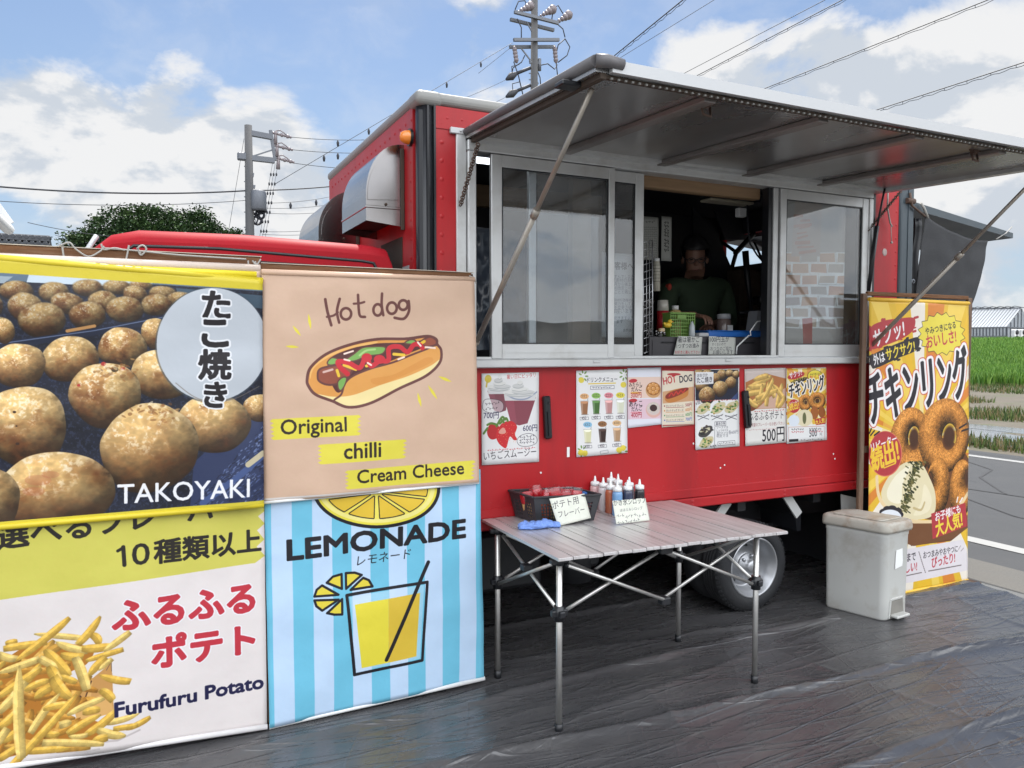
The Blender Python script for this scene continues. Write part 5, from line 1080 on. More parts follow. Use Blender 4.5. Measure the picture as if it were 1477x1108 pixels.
def lemonade_banner():
    Y = 3.138; c = Canvas(Y, .40, 1.40, -.02, 1.02, 700, (190, 214, 240)); c.frame(370, 680, 2.9147); xa, xb = c.m([(146, 130), (916, 60)])[:, 0]; st = (xb - xa) / 10
    for i in range(-2, 12, 2): c.rawpoly(np.array([(xa + i * st, 0), (xa + (i + 1) * st, 0), (xa + (i + 1) * st, c.h), (xa + i * st, c.h)]), (112, 190, 218))
    O = (500, 72); K = (28, 26, 32); Yb = (232, 218, 74)
    c.ell(O, 268, 166, K); c.ell(O, 254, 152, Yb); c.ell(O, 244, 142, (240, 230, 140)); c.ell(O, 226, 126, (236, 222, 96))
    for k in range(10):
        a0 = k * .6283 + .06 + .31; a1 = a0 + .50; P = [(O[0] + 32 * math.cos((a0 + a1) / 2), O[1] + 22 * math.sin((a0 + a1) / 2) + 10)] + [(O[0] + 212 * math.cos(a0 + (a1 - a0) * j / 6), O[1] + 122 * math.sin(a0 + (a1 - a0) * j / 6)) for j in range(7)]
        c.poly(P, K, grow=3.0); c.poly(P, (226, 190, 60), grow=0)
    c.text('LEMONADE', (130, 372), (872, 274), K, .78, .030, up=1); c.text('レモネード', (420, 394), (643, 361), K, 1.0, .0, up=1, shear=.12)
    c.poly([(388, 525), (700, 475), (682, 782), (416, 838)], (206, 222, 238), .45)
    c.poly([(408, 556), (550, 532), (550, 800), (438, 822)], (226, 212, 66)); c.poly([(550, 532), (683, 508), (667, 773), (550, 800)], (216, 184, 62)); c.stroke([(375, 517), (714, 463), (692, 790), (408, 850)], 13, K, closed=True); c.stroke([(718, 380), (542, 788)], 15, K)
    for P in ([(355, 430), (355, 490), (292, 465), (318, 440)], [(373, 490), (373, 426), (410, 424), (440, 434)], [(392, 495), (446, 446), (470, 456), (485, 482)], [(240, 522), (250, 494), (272, 476), (340, 514)], [(240, 538), (340, 534), (272, 580), (248, 562)], [(292, 590), (355, 532), (355, 595), (322, 596)]): c.poly(P, (222, 204, 66)); c.stroke(P, 10, K, closed=True)
    c.grain(3, 6); c.frame(0, 0, 1); m = c.material('lemonade_print', .40, .6, 5); br, bl = W2(697, 978, Y), W2(388, 1048, Y); xr = W2(691, 720, Y)[0]; xl = W2(381, 740, Y)[0]
    t = thing('hanging_banner', (.88, Y, 0), 'blue and white striped vinyl banner with a drawn glass of lemonade', 'banner', 'vinyl banners on the left board')
    print_sheet('banner_sheet', c, [(xl, .99), (xr, .99), br, bl], m, t, .018, 6.6, nu=50, nv=50)
    b = MB(); b.tube([(bl[0], Y - .004, bl[1]), (br[0] + .004, Y - .004, br[1])], .010, 12); b.build('bottom_rod', M['white'], t)
lemonade_banner()

def left_board():
    t = thing('wooden_board', (.2, 3.17, 0), 'weathered wooden frame behind the four banners with twine along its top rail', 'board frame')
    b = MB(); z0 = 1.862
    b.box((-.95, 3.150, z0 - .05), (.425, 3.170, z0 + .022), .003); b.build('top_rail', M['board'], t)
    b = MB(); b.box((.426, 3.150, z0 - .05), (1.318, 3.170, z0 - .002), .003); b.build('top_rail', M['board'], t)
    b = MB(); b.box((.428, 3.147, z0 - .0015), (1.33, 3.176, z0 + .001)); b.box((-.95, 3.147, z0 + .0225), (.43, 3.176, z0 + .025)); b.build('lit_rail_top', mat('painted_sunlit_edge', (.50, .45, .38), .8, var=.3, scale=20), t)  # bright light along the rail tops, painted as pale strips
    for x in (-.92, .40, 1.29):
        b = MB(); b.box((x, 3.171, 0), (x + .045, 3.20, z0 - .005), .003); b.build('post', M['darkwood'], t)
    b = MB(); b.box((.425, 3.142, .03), (.432, 3.149, z0 - .06)); b.build('edge_strip', M['darkwood'], t)
    for z in (.12, .95): b = MB(); b.box((-.95, 3.171, z), (1.3, 3.19, z + .05), .003); b.build('cross_rail', M['darkwood'], t)
    q = lambda x, y: PY(x, y, 3.138)
    for pts in (((85, 355), (100, 350), (110, 360), (128, 370), (145, 362), (150, 355)), ((90, 357), (92, 370), (95, 378)), ((186, 354), (184, 365), (182, 374)), ((198, 357), (203, 368), (211, 360), (206, 354), (199, 358), (203, 366)), ((146, 352), (150, 360), (165, 358), (180, 361)), ((150, 358), (200, 362), (260, 368), (355, 374)), ((358, 376), (359, 388), (366, 392), (372, 382)), ((368, 377), (371, 388), (374, 402)), ((364, 376), (370, 382), (376, 374)), ((677, 398), (684, 402), (687, 409))):
        b = MB(); b.tube([Vector(w) for w in smooth([tuple(q(*p)) for p in pts], 6, False)], .0032, 6); b.build('twine', M['rope'], t)
left_board()

# ------------------------------------------------------------------ chicken ring banner on the right
def ring_banner():
    Y = 3.185; c = Canvas(Y, 3.82, 4.92, -.05, 1.90, 620, (226, 184, 52)); G = (1230, 410, 4.818); Hh = (1170, 620, 3.821)
    c.frame(0, 0, 1); O = (1330, 640); rs = random.Random(2); k = 0; a = 0.0
    while a < 6.28:
        w = rs.uniform(.05, .13); P = [O, (O[0] + 420 * math.cos(a), O[1] + 420 * math.sin(a)), (O[0] + 420 * math.cos(a + w), O[1] + 420 * math.sin(a + w))]; c.poly(P, ((236, 228, 214), (216, 132, 52), (238, 204, 90), (232, 186, 48))[k % 4]); k += 1; a += w + rs.uniform(.01, .08)
    c.ell(O, 60, 95, (238, 206, 92), .5)
    c.frame(*G); Rr = (178, 58, 64); KB = (44, 40, 46); Wt = (240, 236, 236)
    def brush(P, colr, seed):
        c.poly(P, colr, sm=True); r = random.Random(seed); x0 = min(p[0] for p in P); x1 = max(p[0] for p in P)
        for p in P:
            for _ in range(3): d = r.choice((-1, 1)) * r.uniform(8, 26); yy = p[1] + r.uniform(-14, 14); c.stroke([(p[0], yy), (p[0] + d, yy - d * .3)], r.uniform(5, 12), colr)
    brush([(118, 310), (200, 258), (320, 238), (420, 238), (412, 320), (330, 382), (200, 432), (125, 445)], Rr, 1); c.text('サクッ!', (148, 435), (356, 352), Wt, 1.35, .03, shear=.12)
    brush([(125, 500), (240, 440), (380, 385), (452, 372), (440, 455), (310, 515), (160, 582), (120, 560)], KB, 2); c.text('外は', (146, 560), (224, 530), Wt, 1.35, .03); c.text('サクサク!', (234, 528), (428, 462), (236, 212, 70), 1.35, .03)
    P = []
    for i in range(32): t = i / 32 * 6.2832; f = 1.0 + (.13 if i % 2 else -.04); P.append((612 + 148 * f * math.cos(t), 345 + 132 * f * math.sin(t)))
    c.poly(P, KB, grow=2.2); c.poly(P, (230, 212, 76)); c.text('やみつきになる', (498, 350), (714, 302), KB, 1.15, .02); c.text('おいしさ!', (506, 442), (716, 396), (190, 60, 72), 1.3, .03)
    c.text('チキンリング', (112, 955), (800, 745), (38, 36, 44), 2.25, .055, [(.15, (206, 96, 80)), (.11, Wt)], shear=.05)
    c.frame(0, 0, 1); c.ell((1345, 690), 58, 60, (110, 66, 36)); c.ring((1312, 642), 30, 54, (1317, 632), 8, 17, 5); c.ring((1361, 629), 36, 54, (1368, 630), 10, 19, 6); c.ring((1386, 705), 17, 42, (1394, 690), 3, 12, 8); c.ring((1352, 702), 17, 42, (1340, 700), 4, 18, 9)
    c.frame(*Hh); c.poly([(545, 525), (860, 470), (862, 540), (770, 612), (545, 640)], (104, 66, 40)); c.stroke([(360, 260), (372, 360), (420, 430), (550, 500), (700, 500), (800, 440), (862, 350)], 16, (232, 206, 160), sm=True); c.poly([(440, 470), (560, 515), (700, 515), (860, 480), (862, 540), (780, 600), (560, 640), (440, 600)], (116, 74, 44))
    md = [(388, 335), (440, 240), (520, 178), (600, 186), (650, 265), (682, 360), (672, 465), (580, 494), (470, 465), (402, 400)]; c.poly(md, (226, 214, 176), sm=True)
    c.poly([(420, 330), (470, 245), (540, 200), (500, 300), (490, 400), (430, 390)], (244, 238, 216), .8, sm=True); c.poly([(620, 300), (660, 380), (640, 450), (560, 470), (600, 400)], (240, 230, 200), .7, sm=True); c.stroke([(560, 430), (600, 440), (620, 400)], 9, (198, 178, 130), sm=True)
    r = random.Random(3)
    for k in range(170):
        v = r.random(); u = 572 - 70 * v + r.gauss(0, 20 - 6 * v); y = 172 + 280 * v + r.uniform(-6, 6); d = r.uniform(-1, 1); c.stroke([(u - 8 * d, y - 5), (u + 8, y + 6 * d)], r.uniform(4, 8), r.choice([(58, 62, 30), (36, 42, 24), (82, 84, 42), (112, 104, 58)]))
    c.ell((405, 132), 92, 126, (216, 120, 92)); c.ell((404, 131), 88, 122, Rr); c.text('リピーター', (330, 122), (468, 66), Wt, 1.3, .03); c.text('続出!', (336, 222), (482, 158), (236, 196, 60), 1.45, .04); c.stroke([(400, 210), (462, 184)], 5, (236, 196, 60))
    c.poly([(658, 462), (848, 402), (862, 530), (668, 602)], Rr); c.text('お子様にも', (684, 502), (822, 452), Wt, 1.25, .03); c.text('大人気!', (688, 584), (834, 524), (236, 210, 70), 1.4, .04)
    for p in (((800, 398), (806, 372)), ((818, 400), (832, 376))): c.stroke(p, 6, Wt)
    for (x, y) in ((400, 455), (420, 440), (445, 436), (470, 448), (480, 466)): c.ell((x, y), 24, 20, KB)
    c.poly([(388, 470), (400, 448), (440, 440), (476, 452), (486, 480)], (226, 230, 236), sm=True)
    for p in (((325, 30), (345, 5)), ((318, 18), (328, -6)), ((345, 30), (372, 10)), ((812, -10), (850, -34)), ((825, 6), (862, -6))): c.stroke(p, 7, KB)
    c.poly([(280, 700), (560, 650), (840, 604), (856, 680), (864, 772), (560, 838), (280, 880)], (222, 216, 220)); c.text('おつまみやおやつに', (616, 708), (806, 670), KB, 1.35, .02); c.text('ぴったり!', (662, 756), (790, 726), (184, 56, 72), 1.35, .03)
    c.text('お食事まで', (440, 742), (572, 714), KB, 1.35, .02); c.text('うれしい!', (450, 800), (580, 772), (184, 56, 72), 1.3, .03)
    for i in range(12): c.stroke([(590 + i * 3.2, 672 + i * 10), (592 + i * 3.2, 676 + i * 10)], 4, (120, 110, 110))
    c.stroke([(644, 778), (824, 745)], 4, (120, 110, 110)); c.stroke([(500, 808), (606, 786)], 4, (120, 110, 110)); c.stroke([(810, 660), (822, 640)], 4, (170, 160, 160)); c.stroke([(824, 668), (838, 652)], 4, (170, 160, 160))
    c.grain(3, 4); c.frame(0, 0, 1); m = c.material('chicken_ring_print', .40, .3, 6)
    t = thing('hanging_banner', (4.33, Y, 0), 'yellow vinyl banner with fried chicken rings, standing right of the truck', 'banner')
    tl, tr, br, bl = W2(1253.5, 431, Y), W2(1397, 437, Y), W2(1395, 838, Y), W2(1252, 866, Y)
    print_sheet('banner_sheet', c, [tl, tr, br, bl], m, t, .008, 3.4, nu=40, nv=70)
    b = MB(); b.tube([(tl[0], Y, tl[1] - .003), (tr[0], Y, tr[1] - .003)], .012, 12); b.tube([(bl[0], Y, bl[1] + .004), (br[0] + .004, Y, br[1] + .004)], .012, 12); b.build('sleeve', mat('yellow_vinyl', lin((226, 180, 54)), .45, var=.1, scale=18), t)
    t = thing('banner_stand', (4.33, 3.22, 0), 'narrow dark wooden stand holding up the yellow chicken ring banner', 'banner stand')
    for x in (3.826, 4.79): b = MB(); b.box((x, 3.192, 0), (x + .038, 3.214, 1.85), .003); b.build('post', M['darkwood'], t)
    b = MB(); b.box((3.865, 3.192, 1.838), (4.789, 3.212, 1.862), .003); b.build('top_rail', M['board'], t)
    b = MB(); b.box((3.87, 3.21, .9), (4.79, 3.235, .94), .003); b.build('cross_rail', M['darkwood'], t)
    b = MB(); b.box((4.72, 3.10, 0), (4.86, 3.32, .016), .003); b.build('foot', M['darkwood'], t)
ring_banner()

# ------------------------------------------------------------------ menu sheets taped under the window
YP = 3.3145
EE = (680, 520, 5.275); FF = (940, 510, 5.275)
def menu(px, name, label, paint, fr, bg=(232, 232, 232), seed=0, nm='menu_poster', Y=None):
    Y = YP if Y is None else Y
    q = [W2(x, y, Y) for x, y in px]; xs = [a[0] for a in q]; zs = [a[1] for a in q]
    c = Canvas(Y, min(xs) - .01, max(xs) + .01, min(zs) - .01, max(zs) + .01, 1150, bg); c.frame(*fr); paint(c); m = c.material(name, .38, .05)
    o = print_sheet(nm, c, q, m, None, .0012, seed, .0006, 12, 16, curl=.003); tag(o, label, 'poster', 'menu posters taped below the serving window'); return o
def p_smoothie(c):
    cupc = (138, 72, 84)
    def cup(x0, x1, yt, xb0, xb1, yb, cc):
        c.poly([(x0, yt), (x1, yt), (xb1, yb - 10), ((xb0 + xb1) / 2, yb + 6), (xb0, yb - 10)], cc); c.poly([(x0, yt), (x0 + (x1 - x0) * .3, yt), (xb0 + (xb1 - xb0) * .35, yb - 8), (xb0, yb - 10)], tuple(v * 1.18 for v in cc), .6); c.poly([(x0, yt - 20), (x1, yt - 30), (x1 - 6, yt + 24), (x0 + 8, yt + 26)], (214, 214, 214))
    def cream(cx, cy, w):
        for i, (dx, dy, r) in enumerate(((0, 40, 1), (-.25, 26, .85), (.3, 22, .8), (.05, 0, .62), (-.05, -24, .4), (.08, -48, .2))): c.ell((cx + dx * w, cy + dy), w * r, 20, (224, 224, 220) if i % 2 else (206, 208, 206)); c.stroke([(cx + dx * w - w * r * .8, cy + dy + 8), (cx + dx * w, cy + dy + 15), (cx + dx * w + w * r * .8, cy + dy + 5)], 4, (166, 170, 172), sm=True)
    cup(120, 280, 230, 170, 262, 390, (128, 76, 86)); cream(208, 178, 84); c.ell((126, 140), 26, 30, (212, 190, 70)); c.stroke([(118, 165), (112, 200)], 12, (202, 180, 80)); cup(246, 490, 280, 300, 425, 488, cupc); c.stroke([(250, 250), (330, 292), (420, 290), (494, 240)], 10, (150, 160, 180), sm=True); cream(360, 220, 112)
    c.text('暑い日にピッタリ', (268, 140), (486, 124), (196, 70, 70), 1.2, .0)
    c.poly([(85, 330), (110, 295), (200, 300), (240, 330), (230, 385), (150, 400), (90, 375)], (232, 232, 232), .55, sm=True); c.stroke([(85, 330), (110, 295), (200, 300), (240, 330), (230, 385), (150, 400), (90, 375)], 3, (70, 60, 70), sm=True, closed=True); c.scribble((105, 330), (215, 322), 14, (50, 40, 50), 1, 3, 14); c.scribble((105, 365), (205, 360), 14, (50, 40, 50), 2, 3, 12)
    c.text('700円', (92, 440), (206, 436), (48, 44, 84), 1.15, .012); c.text('600円', (390, 536), (498, 532), (48, 44, 84), 1.15, .012)
    for (P, cc) in (([(120, 520), (150, 480), (200, 490), (215, 540), (190, 590), (150, 600), (122, 570)], (188, 44, 48)), ([(186, 560), (230, 480), (300, 460), (345, 500), (330, 560), (345, 600), (320, 605), (290, 580), (265, 660), (240, 660), (200, 620)], (206, 46, 52))):
        c.poly(P, cc, sm=True)
    c.poly([(205, 545), (240, 510), (262, 545), (230, 560)], (232, 190, 170), .8, sm=True); r = random.Random(1)
    for k in range(40): x, y = r.uniform(200, 335), r.uniform(490, 640); c.ell((x, y), 2.2, 2.6, (232, 150, 110) if abs(x - 265) < 70 else cupc)
    for p in ([(190, 500), (220, 450), (245, 470)], [(215, 480), (260, 440), (275, 460)], [(120, 490), (150, 478), (190, 488)], [(92, 555), (120, 515)], [(210, 460), (235, 430), (255, 450)]): c.stroke(p, 16, (96, 132, 62), sm=True)
    P = [(345, 610), (375, 570), (440, 555), (490, 580), (492, 625), (440, 650), (370, 648)]; c.poly(P, (232, 232, 232), sm=True); c.stroke(P, 3, (60, 60, 70), sm=True, closed=True)
    for k in range(3): c.scribble((365, 580 + 24 * k), (480, 572 + 24 * k), 14, (40, 36, 50), 5 + k, 3, 14)
    c.scribble((120, 685), (490, 662), 8, (196, 70, 80), 9, 3.5, 40); c.text('いちごスムージー', (92, 755), (490, 718), (44, 40, 48), 1.3, .004)
menu([(694.5, 539), (777, 537), (777, 666), (694.5, 671)], 'smoothie_print', 'poster of strawberry smoothies with cream, leftmost of the menu sheets', p_smoothie, EE, seed=1)
def p_drinks(c):
    for (x, y, s) in ((850, 120, 1), (1160, 110, -1), (1150, 690, -1), (840, 690, 1)):
        for k in range(7): a = k * .9; c.ell((x + 26 * math.cos(a), y + 34 * math.sin(a)), 13, 6, (104, 142, 66), .9, a)
    for (x, y) in ((835, 150), (1155, 185), (1120, 680), (1150, 665), (830, 700), (860, 705)): c.ell((x, y), 22, 22, (226, 208, 82))
    c.text('ドリンクメニュー', (880, 165), (1108, 158), (44, 40, 52), 1.25, .012); c.stroke([(890, 178), (1095, 172)], 7, (226, 200, 70))
    c.stroke([(905, 195), (1085, 190), (1085, 215), (905, 220)], 3, (90, 90, 110), closed=True); c.scribble((920, 206), (1070, 202), 9, (80, 80, 100), 3, 3, 22)
    def drink(x, y, lc, cc, w=30):
        c.ell((x, y - 72), 34, 22, lc); c.scribble((x - 22, y - 78), (x + 22, y - 80), 6, (70, 60, 50), int(x), 2.5, 8); c.scribble((x - 22, y - 66), (x + 22, y - 68), 6, (70, 60, 50), int(x) + 1, 2.5, 8)
        c.stroke([(x + 14, y - 10), (x + 28, y - 56)], 4, (150, 150, 156)); c.poly([(x - w, y - 32), (x + w, y - 34), (x + w * .75, y + 66), (x - w * .7, y + 68)], cc); c.poly([(x - w, y - 32), (x - w * .4, y - 33), (x - w * .3, y + 66), (x - w * .7, y + 68)], (255, 255, 255), .25); c.ell((x, y - 28), w * .9, 12, tuple(min(255, v * 1.25 + 20) for v in cc)); c.stroke([(x - w - 2, y - 36), (x + w + 2, y - 38)], 4, (180, 180, 184)); c.ell((x + 4, y + 66), w, 6, (120, 112, 110), .4)
        c.stroke([(x - 34, y + 88), (x + 30, y + 84), (x + 32, y + 104), (x - 32, y + 108)], 3, (120, 120, 130), closed=True); c.text('450', (x - 22, y + 104), (x + 14, y + 102), (70, 60, 70), 1.1, .01)
    drink(858, 345, (228, 176, 124), (150, 104, 72)); drink(948, 340, (140, 186, 92), (70, 108, 52)); drink(1044, 338, (226, 140, 152), (190, 140, 138)); drink(1132, 336, (226, 214, 80), (216, 218, 196)); drink(882, 560, (140, 190, 220), (214, 212, 170)); drink(994, 555, (150, 104, 66), (56, 38, 34)); drink(1104, 548, (224, 184, 136), (176, 142, 108))
    c.stroke([(975, 690), (1035, 680), (1038, 702), (980, 712)], 3, (140, 140, 150), closed=True)
menu([(831, 535), (904, 532.5), (904.5, 653), (831, 659.5)], 'drinks_print', 'white drink menu with seven small cups and lemon corners', p_drinks, EE, seed=2)
def p_dango(c):
    c.poly([(1188, 128), (1440, 124), (1440, 282), (1188, 288)], (232, 204, 190)); c.poly([(1188, 296), (1440, 292), (1440, 440), (1188, 448)], (226, 196, 208))
    for (y, t1, t2, pr, bc) in ((155, 'みたらし', 'だんご', '300円', (212, 150, 84)), (305, 'あんこ', 'だんご', '400円', (120, 74, 66))):
        c.ell((1228, y), 32, 15, (190, 52, 62), rot=-.1); c.text(t1, (1198, y + 45), (1298, y + 38), (52, 38, 40), 1.15, .02); c.text(t2, (1216, y + 80), (1298, y + 72), (52, 38, 40), 1.15, .02); c.ell((1250, y + 92), 42, 9, (222, 170, 84) if y < 200 else (220, 150, 160)); c.text(pr, (1212, y + 128), (1292, y + 124), (176, 50, 66), 1.2, .02); c.ell((1382, y + 70), 58, 60, (206, 160, 110) if y < 200 else (222, 176, 166)); c.ell((1382, y + 60), 52, 50, (150, 92, 44) if y < 200 else (214, 196, 190))
        for k in range(9):
            a = k * 2 * math.pi / 8; d = 32 if k < 8 else 0; x, yy = 1382 + d * math.cos(a), y + 58 + d * math.sin(a); c.ell((x, yy), 15, 15, bc if (y < 200) else ((206, 196, 190) if k < 8 else (70, 42, 44))); c.ell((x - 4, yy - 5), 5, 4, (240, 214, 180), .7)
        if y > 200: c.ell((1382, y + 56), 28, 26, (66, 40, 42))
menu([(905, 531), (953.5, 530), (953.5, 612), (905, 617.5)], 'dango_print', 'two pink dango cards on one white sheet beside the drink menu', p_dango, EE, (226, 228, 238), 3)
def p_hotdog(c):
    c.poly([(78, 118), (320, 122), (320, 152), (78, 150)], (186, 60, 64)); c.poly([(78, 130), (320, 134), (320, 560), (78, 565)], (228, 216, 196)); c.ell((168, 158), 52, 10, (180, 56, 60)); c.text('HOT', (90, 238), (186, 216), (190, 44, 56), 1.35, .03); c.text('DOG', (212, 222), (306, 208), (44, 40, 60), 1.35, .03)
    c.poly([(82, 290), (318, 250), (318, 360), (82, 380)], (206, 160, 120)); c.poly([(100, 330), (150, 280), (260, 260), (278, 290), (260, 330), (160, 372), (112, 366)], (196, 128, 66), sm=True); c.poly([(104, 320), (150, 290), (260, 258), (274, 278), (200, 320), (120, 345)], (138, 50, 40), sm=True); c.stroke([(130, 325), (150, 300), (165, 318), (185, 290), (200, 308), (220, 282), (236, 296), (254, 272)], 7, (206, 60, 52), sm=True)
    for k, (nm, pr, cc) in enumerate((('ホットドッグ プレーン', '500円', (150, 60, 70)), ('ホットドッグ チーズ', '600円', (206, 130, 70)), ('ホットドッグ チリソース', '600円', (72, 140, 84)), ('ホットドッグ アボカド', '700円', (74, 104, 180)))): y = 402 + k * 36; c.text(nm, (108, y + 4), (238, y - 1), (60, 44, 44), 1.2, .01); c.stroke([(106, y + 9), (244, y + 5)], 2.5, cc); c.ell((96, y - 3), 5, 6, cc); c.text(pr, (254, y), (302, y - 3), cc, 1.3, .02)
    c.stroke([(80, 546), (318, 540)], 5, (186, 60, 64))
menu([(955, 532.5), (1001, 533), (1000.5, 613), (954, 616.5)], 'hot_dog_menu_print', 'cream hot dog price list with four lines of prices', p_hotdog, FF, seed=4)
def p_tako(c):
    c.poly([(330, 126), (656, 124), (656, 350), (332, 356)], (30, 34, 54))
    for i, (x, y, a) in enumerate(((360, 150, 34), (420, 150, 36), (530, 160, 38), (590, 150, 30), (480, 190, 40), (380, 240, 52), (600, 222, 44), (640, 160, 30), (520, 268, 58), (420, 320, 64))): c.dumpling((x, y), a, a * 1.05, 400 + i, .95, 1.0)
    c.poly([(600, 350), (656, 290), (656, 350)], (60, 76, 120)); c.poly([(332, 142), (468, 140), (468, 230), (334, 238)], (228, 228, 230)); c.text('おおさか', (346, 178), (424, 172), (60, 56, 66), 1.15, .01); c.text('たこ焼き', (344, 222), (458, 214), (48, 44, 54), 1.25, .02)
    c.scribble((340, 362), (652, 350), 7, (190, 60, 66), 3, 3, 30); c.text('6個入り', (336, 392), (412, 362), (60, 60, 70), 1.1, 0)
    def tray(x, y, dark=0):
        c.poly([(x - 52, y + 22), (x - 20, y - 28), (x + 46, y - 40), (x + 52, y - 4), (x + 10, y + 42), (x - 36, y + 46)], (206, 196, 160) if not dark else (70, 66, 66), sm=True); r = random.Random(int(x))
        for k in range(26): u, v = r.gauss(0, 22), r.gauss(0, 15); c.ell((x + u, y + v - u * .35), 9, 6, r.choice([(96, 138, 66), (176, 150, 90), (72, 104, 50), (206, 196, 130)] if not dark else [(70, 54, 44), (206, 200, 170), (40, 40, 40)]))
    tray(390, 415); tray(505, 410); tray(605, 405); tray(405, 590, 1); tray(412, 670)
    for x in (392, 496, 604): c.scribble((x - 46, 478), (x + 44, 470), 9, (90, 90, 100), int(x), 2.5, 14); c.stroke([(x - 46, 470), (x + 40, 500)], 3.5, (50, 50, 60)); c.stroke([(x - 40, 505), (x + 44, 462)], 3.5, (50, 50, 60))
    c.stroke([(478, 520), (562, 516), (562, 548), (478, 552)], 3, (90, 90, 100), closed=True); c.text('基本の味', (486, 544), (556, 540), (70, 66, 80), 1.1, .01)
    for k, s_ in enumerate(('ソースマヨ', 'しょうゆマヨ', '塩だれマヨ', '明太マヨ')): c.text(s_, (492, 572 + 22 * k), (576, 568 + 22 * k), (90, 90, 100), 1.0, 0)
    c.text('各600円', (582, 612), (654, 606), (90, 90, 104), 1.2, 0); c.stroke([(478, 560), (474, 720)], 3, (100, 100, 110)); c.stroke([(500, 672), (630, 662), (630, 690), (500, 700)], 3, (110, 110, 120), closed=True); c.scribble((510, 684), (620, 676), 9, (90, 90, 100), 8, 2.5, 14); c.scribble((440, 706), (490, 700), 12, (40, 40, 50), 11, 3, 8)
menu([(1002, 533.5), (1066, 531.5), (1066, 643.5), (1002.5, 649)], 'osaka_takoyaki_print', 'takoyaki menu sheet with small tray photos, three of them crossed out', p_tako, FF, seed=5)
def p_fries(c):
    c.poly([(710, 124), (1018, 122), (1018, 414), (712, 426)], (176, 112, 64)); c.poly([(710, 124), (1018, 122), (1018, 190), (860, 150), (712, 220)], (204, 190, 184)); c.poly([(900, 330), (1018, 260), (1018, 410), (800, 420)], (206, 170, 150)); c.ell((740, 400), 60, 40, (120, 62, 36))
    for i, (a, b_, d, e, w) in enumerate(((730, 280, 900, 180, 40), (780, 200, 880, 170, 34), (720, 310, 830, 290, 36), (740, 250, 860, 240, 36), (820, 380, 840, 240, 36), (760, 370, 900, 300, 38), (900, 220, 930, 330, 36), (870, 390, 886, 220, 34), (950, 400, 990, 240, 34), (920, 240, 1000, 340, 34), (800, 340, 950, 280, 34), (960, 410, 1010, 330, 30), (730, 340, 800, 400, 32), (840, 350, 920, 200, 30))): c.fry((a, b_), (d, e), w, 500 + i, (238, 196, 108))
    c.scribble((780, 440), (1010, 428), 7, (190, 60, 66), 5, 3, 26); c.text('ふるふるポテト', (736, 508), (1000, 490), (56, 52, 58), 1.35, .005); c.text('ご希望のフレーバーをお使い下さい', (738, 556), (1006, 540), (150, 84, 84), 1.35, 0); c.scribble((738, 582), (980, 566), 6, (200, 150, 150), 6, 2.5, 30); c.text('500円', (838, 668), (1006, 652), (40, 36, 44), 1.35, .014)
menu([(1074, 532.5), (1133, 530.5), (1133, 638), (1074.5, 643.5)], 'fries_menu_print', 'french fries menu sheet with large handwritten price, second from right', p_fries, FF, (228, 226, 222), 6)
def p_ring(c):
    c.poly([(1026, 116), (1326, 112), (1326, 548), (1028, 560)], (224, 184, 72)); O = (1180, 380)
    for k in range(24): a = k * .2618; c.poly([O, (O[0] + 320 * math.cos(a), O[1] + 320 * math.sin(a)), (O[0] + 320 * math.cos(a + .12), O[1] + 320 * math.sin(a + .12))], (240, 228, 190) if k % 2 else (222, 150, 60))
    c.poly([(1020, 540), (1330, 536), (1330, 690), (1020, 700)], (230, 230, 230)); Rr = (184, 54, 60); c.ell((1098, 168), 66, 26, Rr, rot=-.25); c.text('サクッ!', (1050, 190), (1142, 160), (244, 240, 240), 1.3, .03); c.ell((1122, 205), 66, 18, (40, 36, 44), rot=-.3); c.text('外はサクサク!', (1066, 226), (1178, 190), (240, 216, 80), 1.3, .02)
    c.ell((1242, 170), 58, 46, (60, 50, 40)); c.ell((1242, 170), 54, 42, (234, 216, 70)); c.text('やみつきになる', (1202, 168), (1284, 158), (60, 50, 50), 1.1, .02); c.text('おいしさ!', (1202, 196), (1286, 184), (196, 56, 70), 1.2, .03)
    c.text('チキンリング', (1050, 335), (1316, 262), (38, 36, 44), 2.0, .05, [(.12, (244, 238, 230))])
    c.ring((1166, 372), 52, 62, (1170, 372), 14, 20, 21); c.ring((1256, 360), 66, 66, (1258, 360), 20, 22, 22); c.ell((1236, 450), 30, 50, (160, 92, 44)); c.ell((1292, 445), 26, 44, (150, 84, 40)); c.ell((1160, 490), 62, 64, (226, 214, 180)); c.ell((1160, 492), 14, 44, (70, 76, 40), .8)
    c.ell((1082, 400), 44, 52, Rr); c.text('リピーター', (1048, 392), (1118, 372), (244, 240, 240), 1.2, .02); c.text('続出!', (1048, 434), (1122, 412), (240, 206, 70), 1.3, .03); c.ell((1080, 510), 42, 44, (220, 228, 238)); c.poly([(1240, 500), (1320, 480), (1320, 535), (1246, 545)], Rr); c.text('大人気!', (1246, 540), (1318, 520), (240, 216, 80), 1.3, .03)
    c.stroke([(1040, 560), (1310, 552), (1310, 660), (1040, 668)], 3, (200, 150, 140), closed=True)
    for (x, y, cc) in ((1062, 578, (70, 60, 60)), (1062, 598, (190, 60, 70)), (1196, 574, (70, 60, 60)), (1206, 594, (190, 60, 70))): c.scribble((x, y), (x + 96, y - 4), 9, cc, x, 3, 18)
    c.text('500', (1196, 634), (1254, 628), (40, 40, 50), 1.4, .01); c.text('円', (1276, 626), (1292, 625), (60, 60, 70), 1.1, 0); c.poly([(1042, 652), (1112, 648), (1112, 668), (1042, 672)], (50, 46, 50)); c.scribble((1130, 660), (1300, 650), 8, (90, 86, 90), 4, 2.5, 24)
menu([(1134, 531.5), (1191.5, 530), (1192, 634.5), (1134, 640)], 'chicken_menu_print', 'small chicken ring poster on the truck side, rightmost of the menu sheets', p_ring, FF, seed=7)
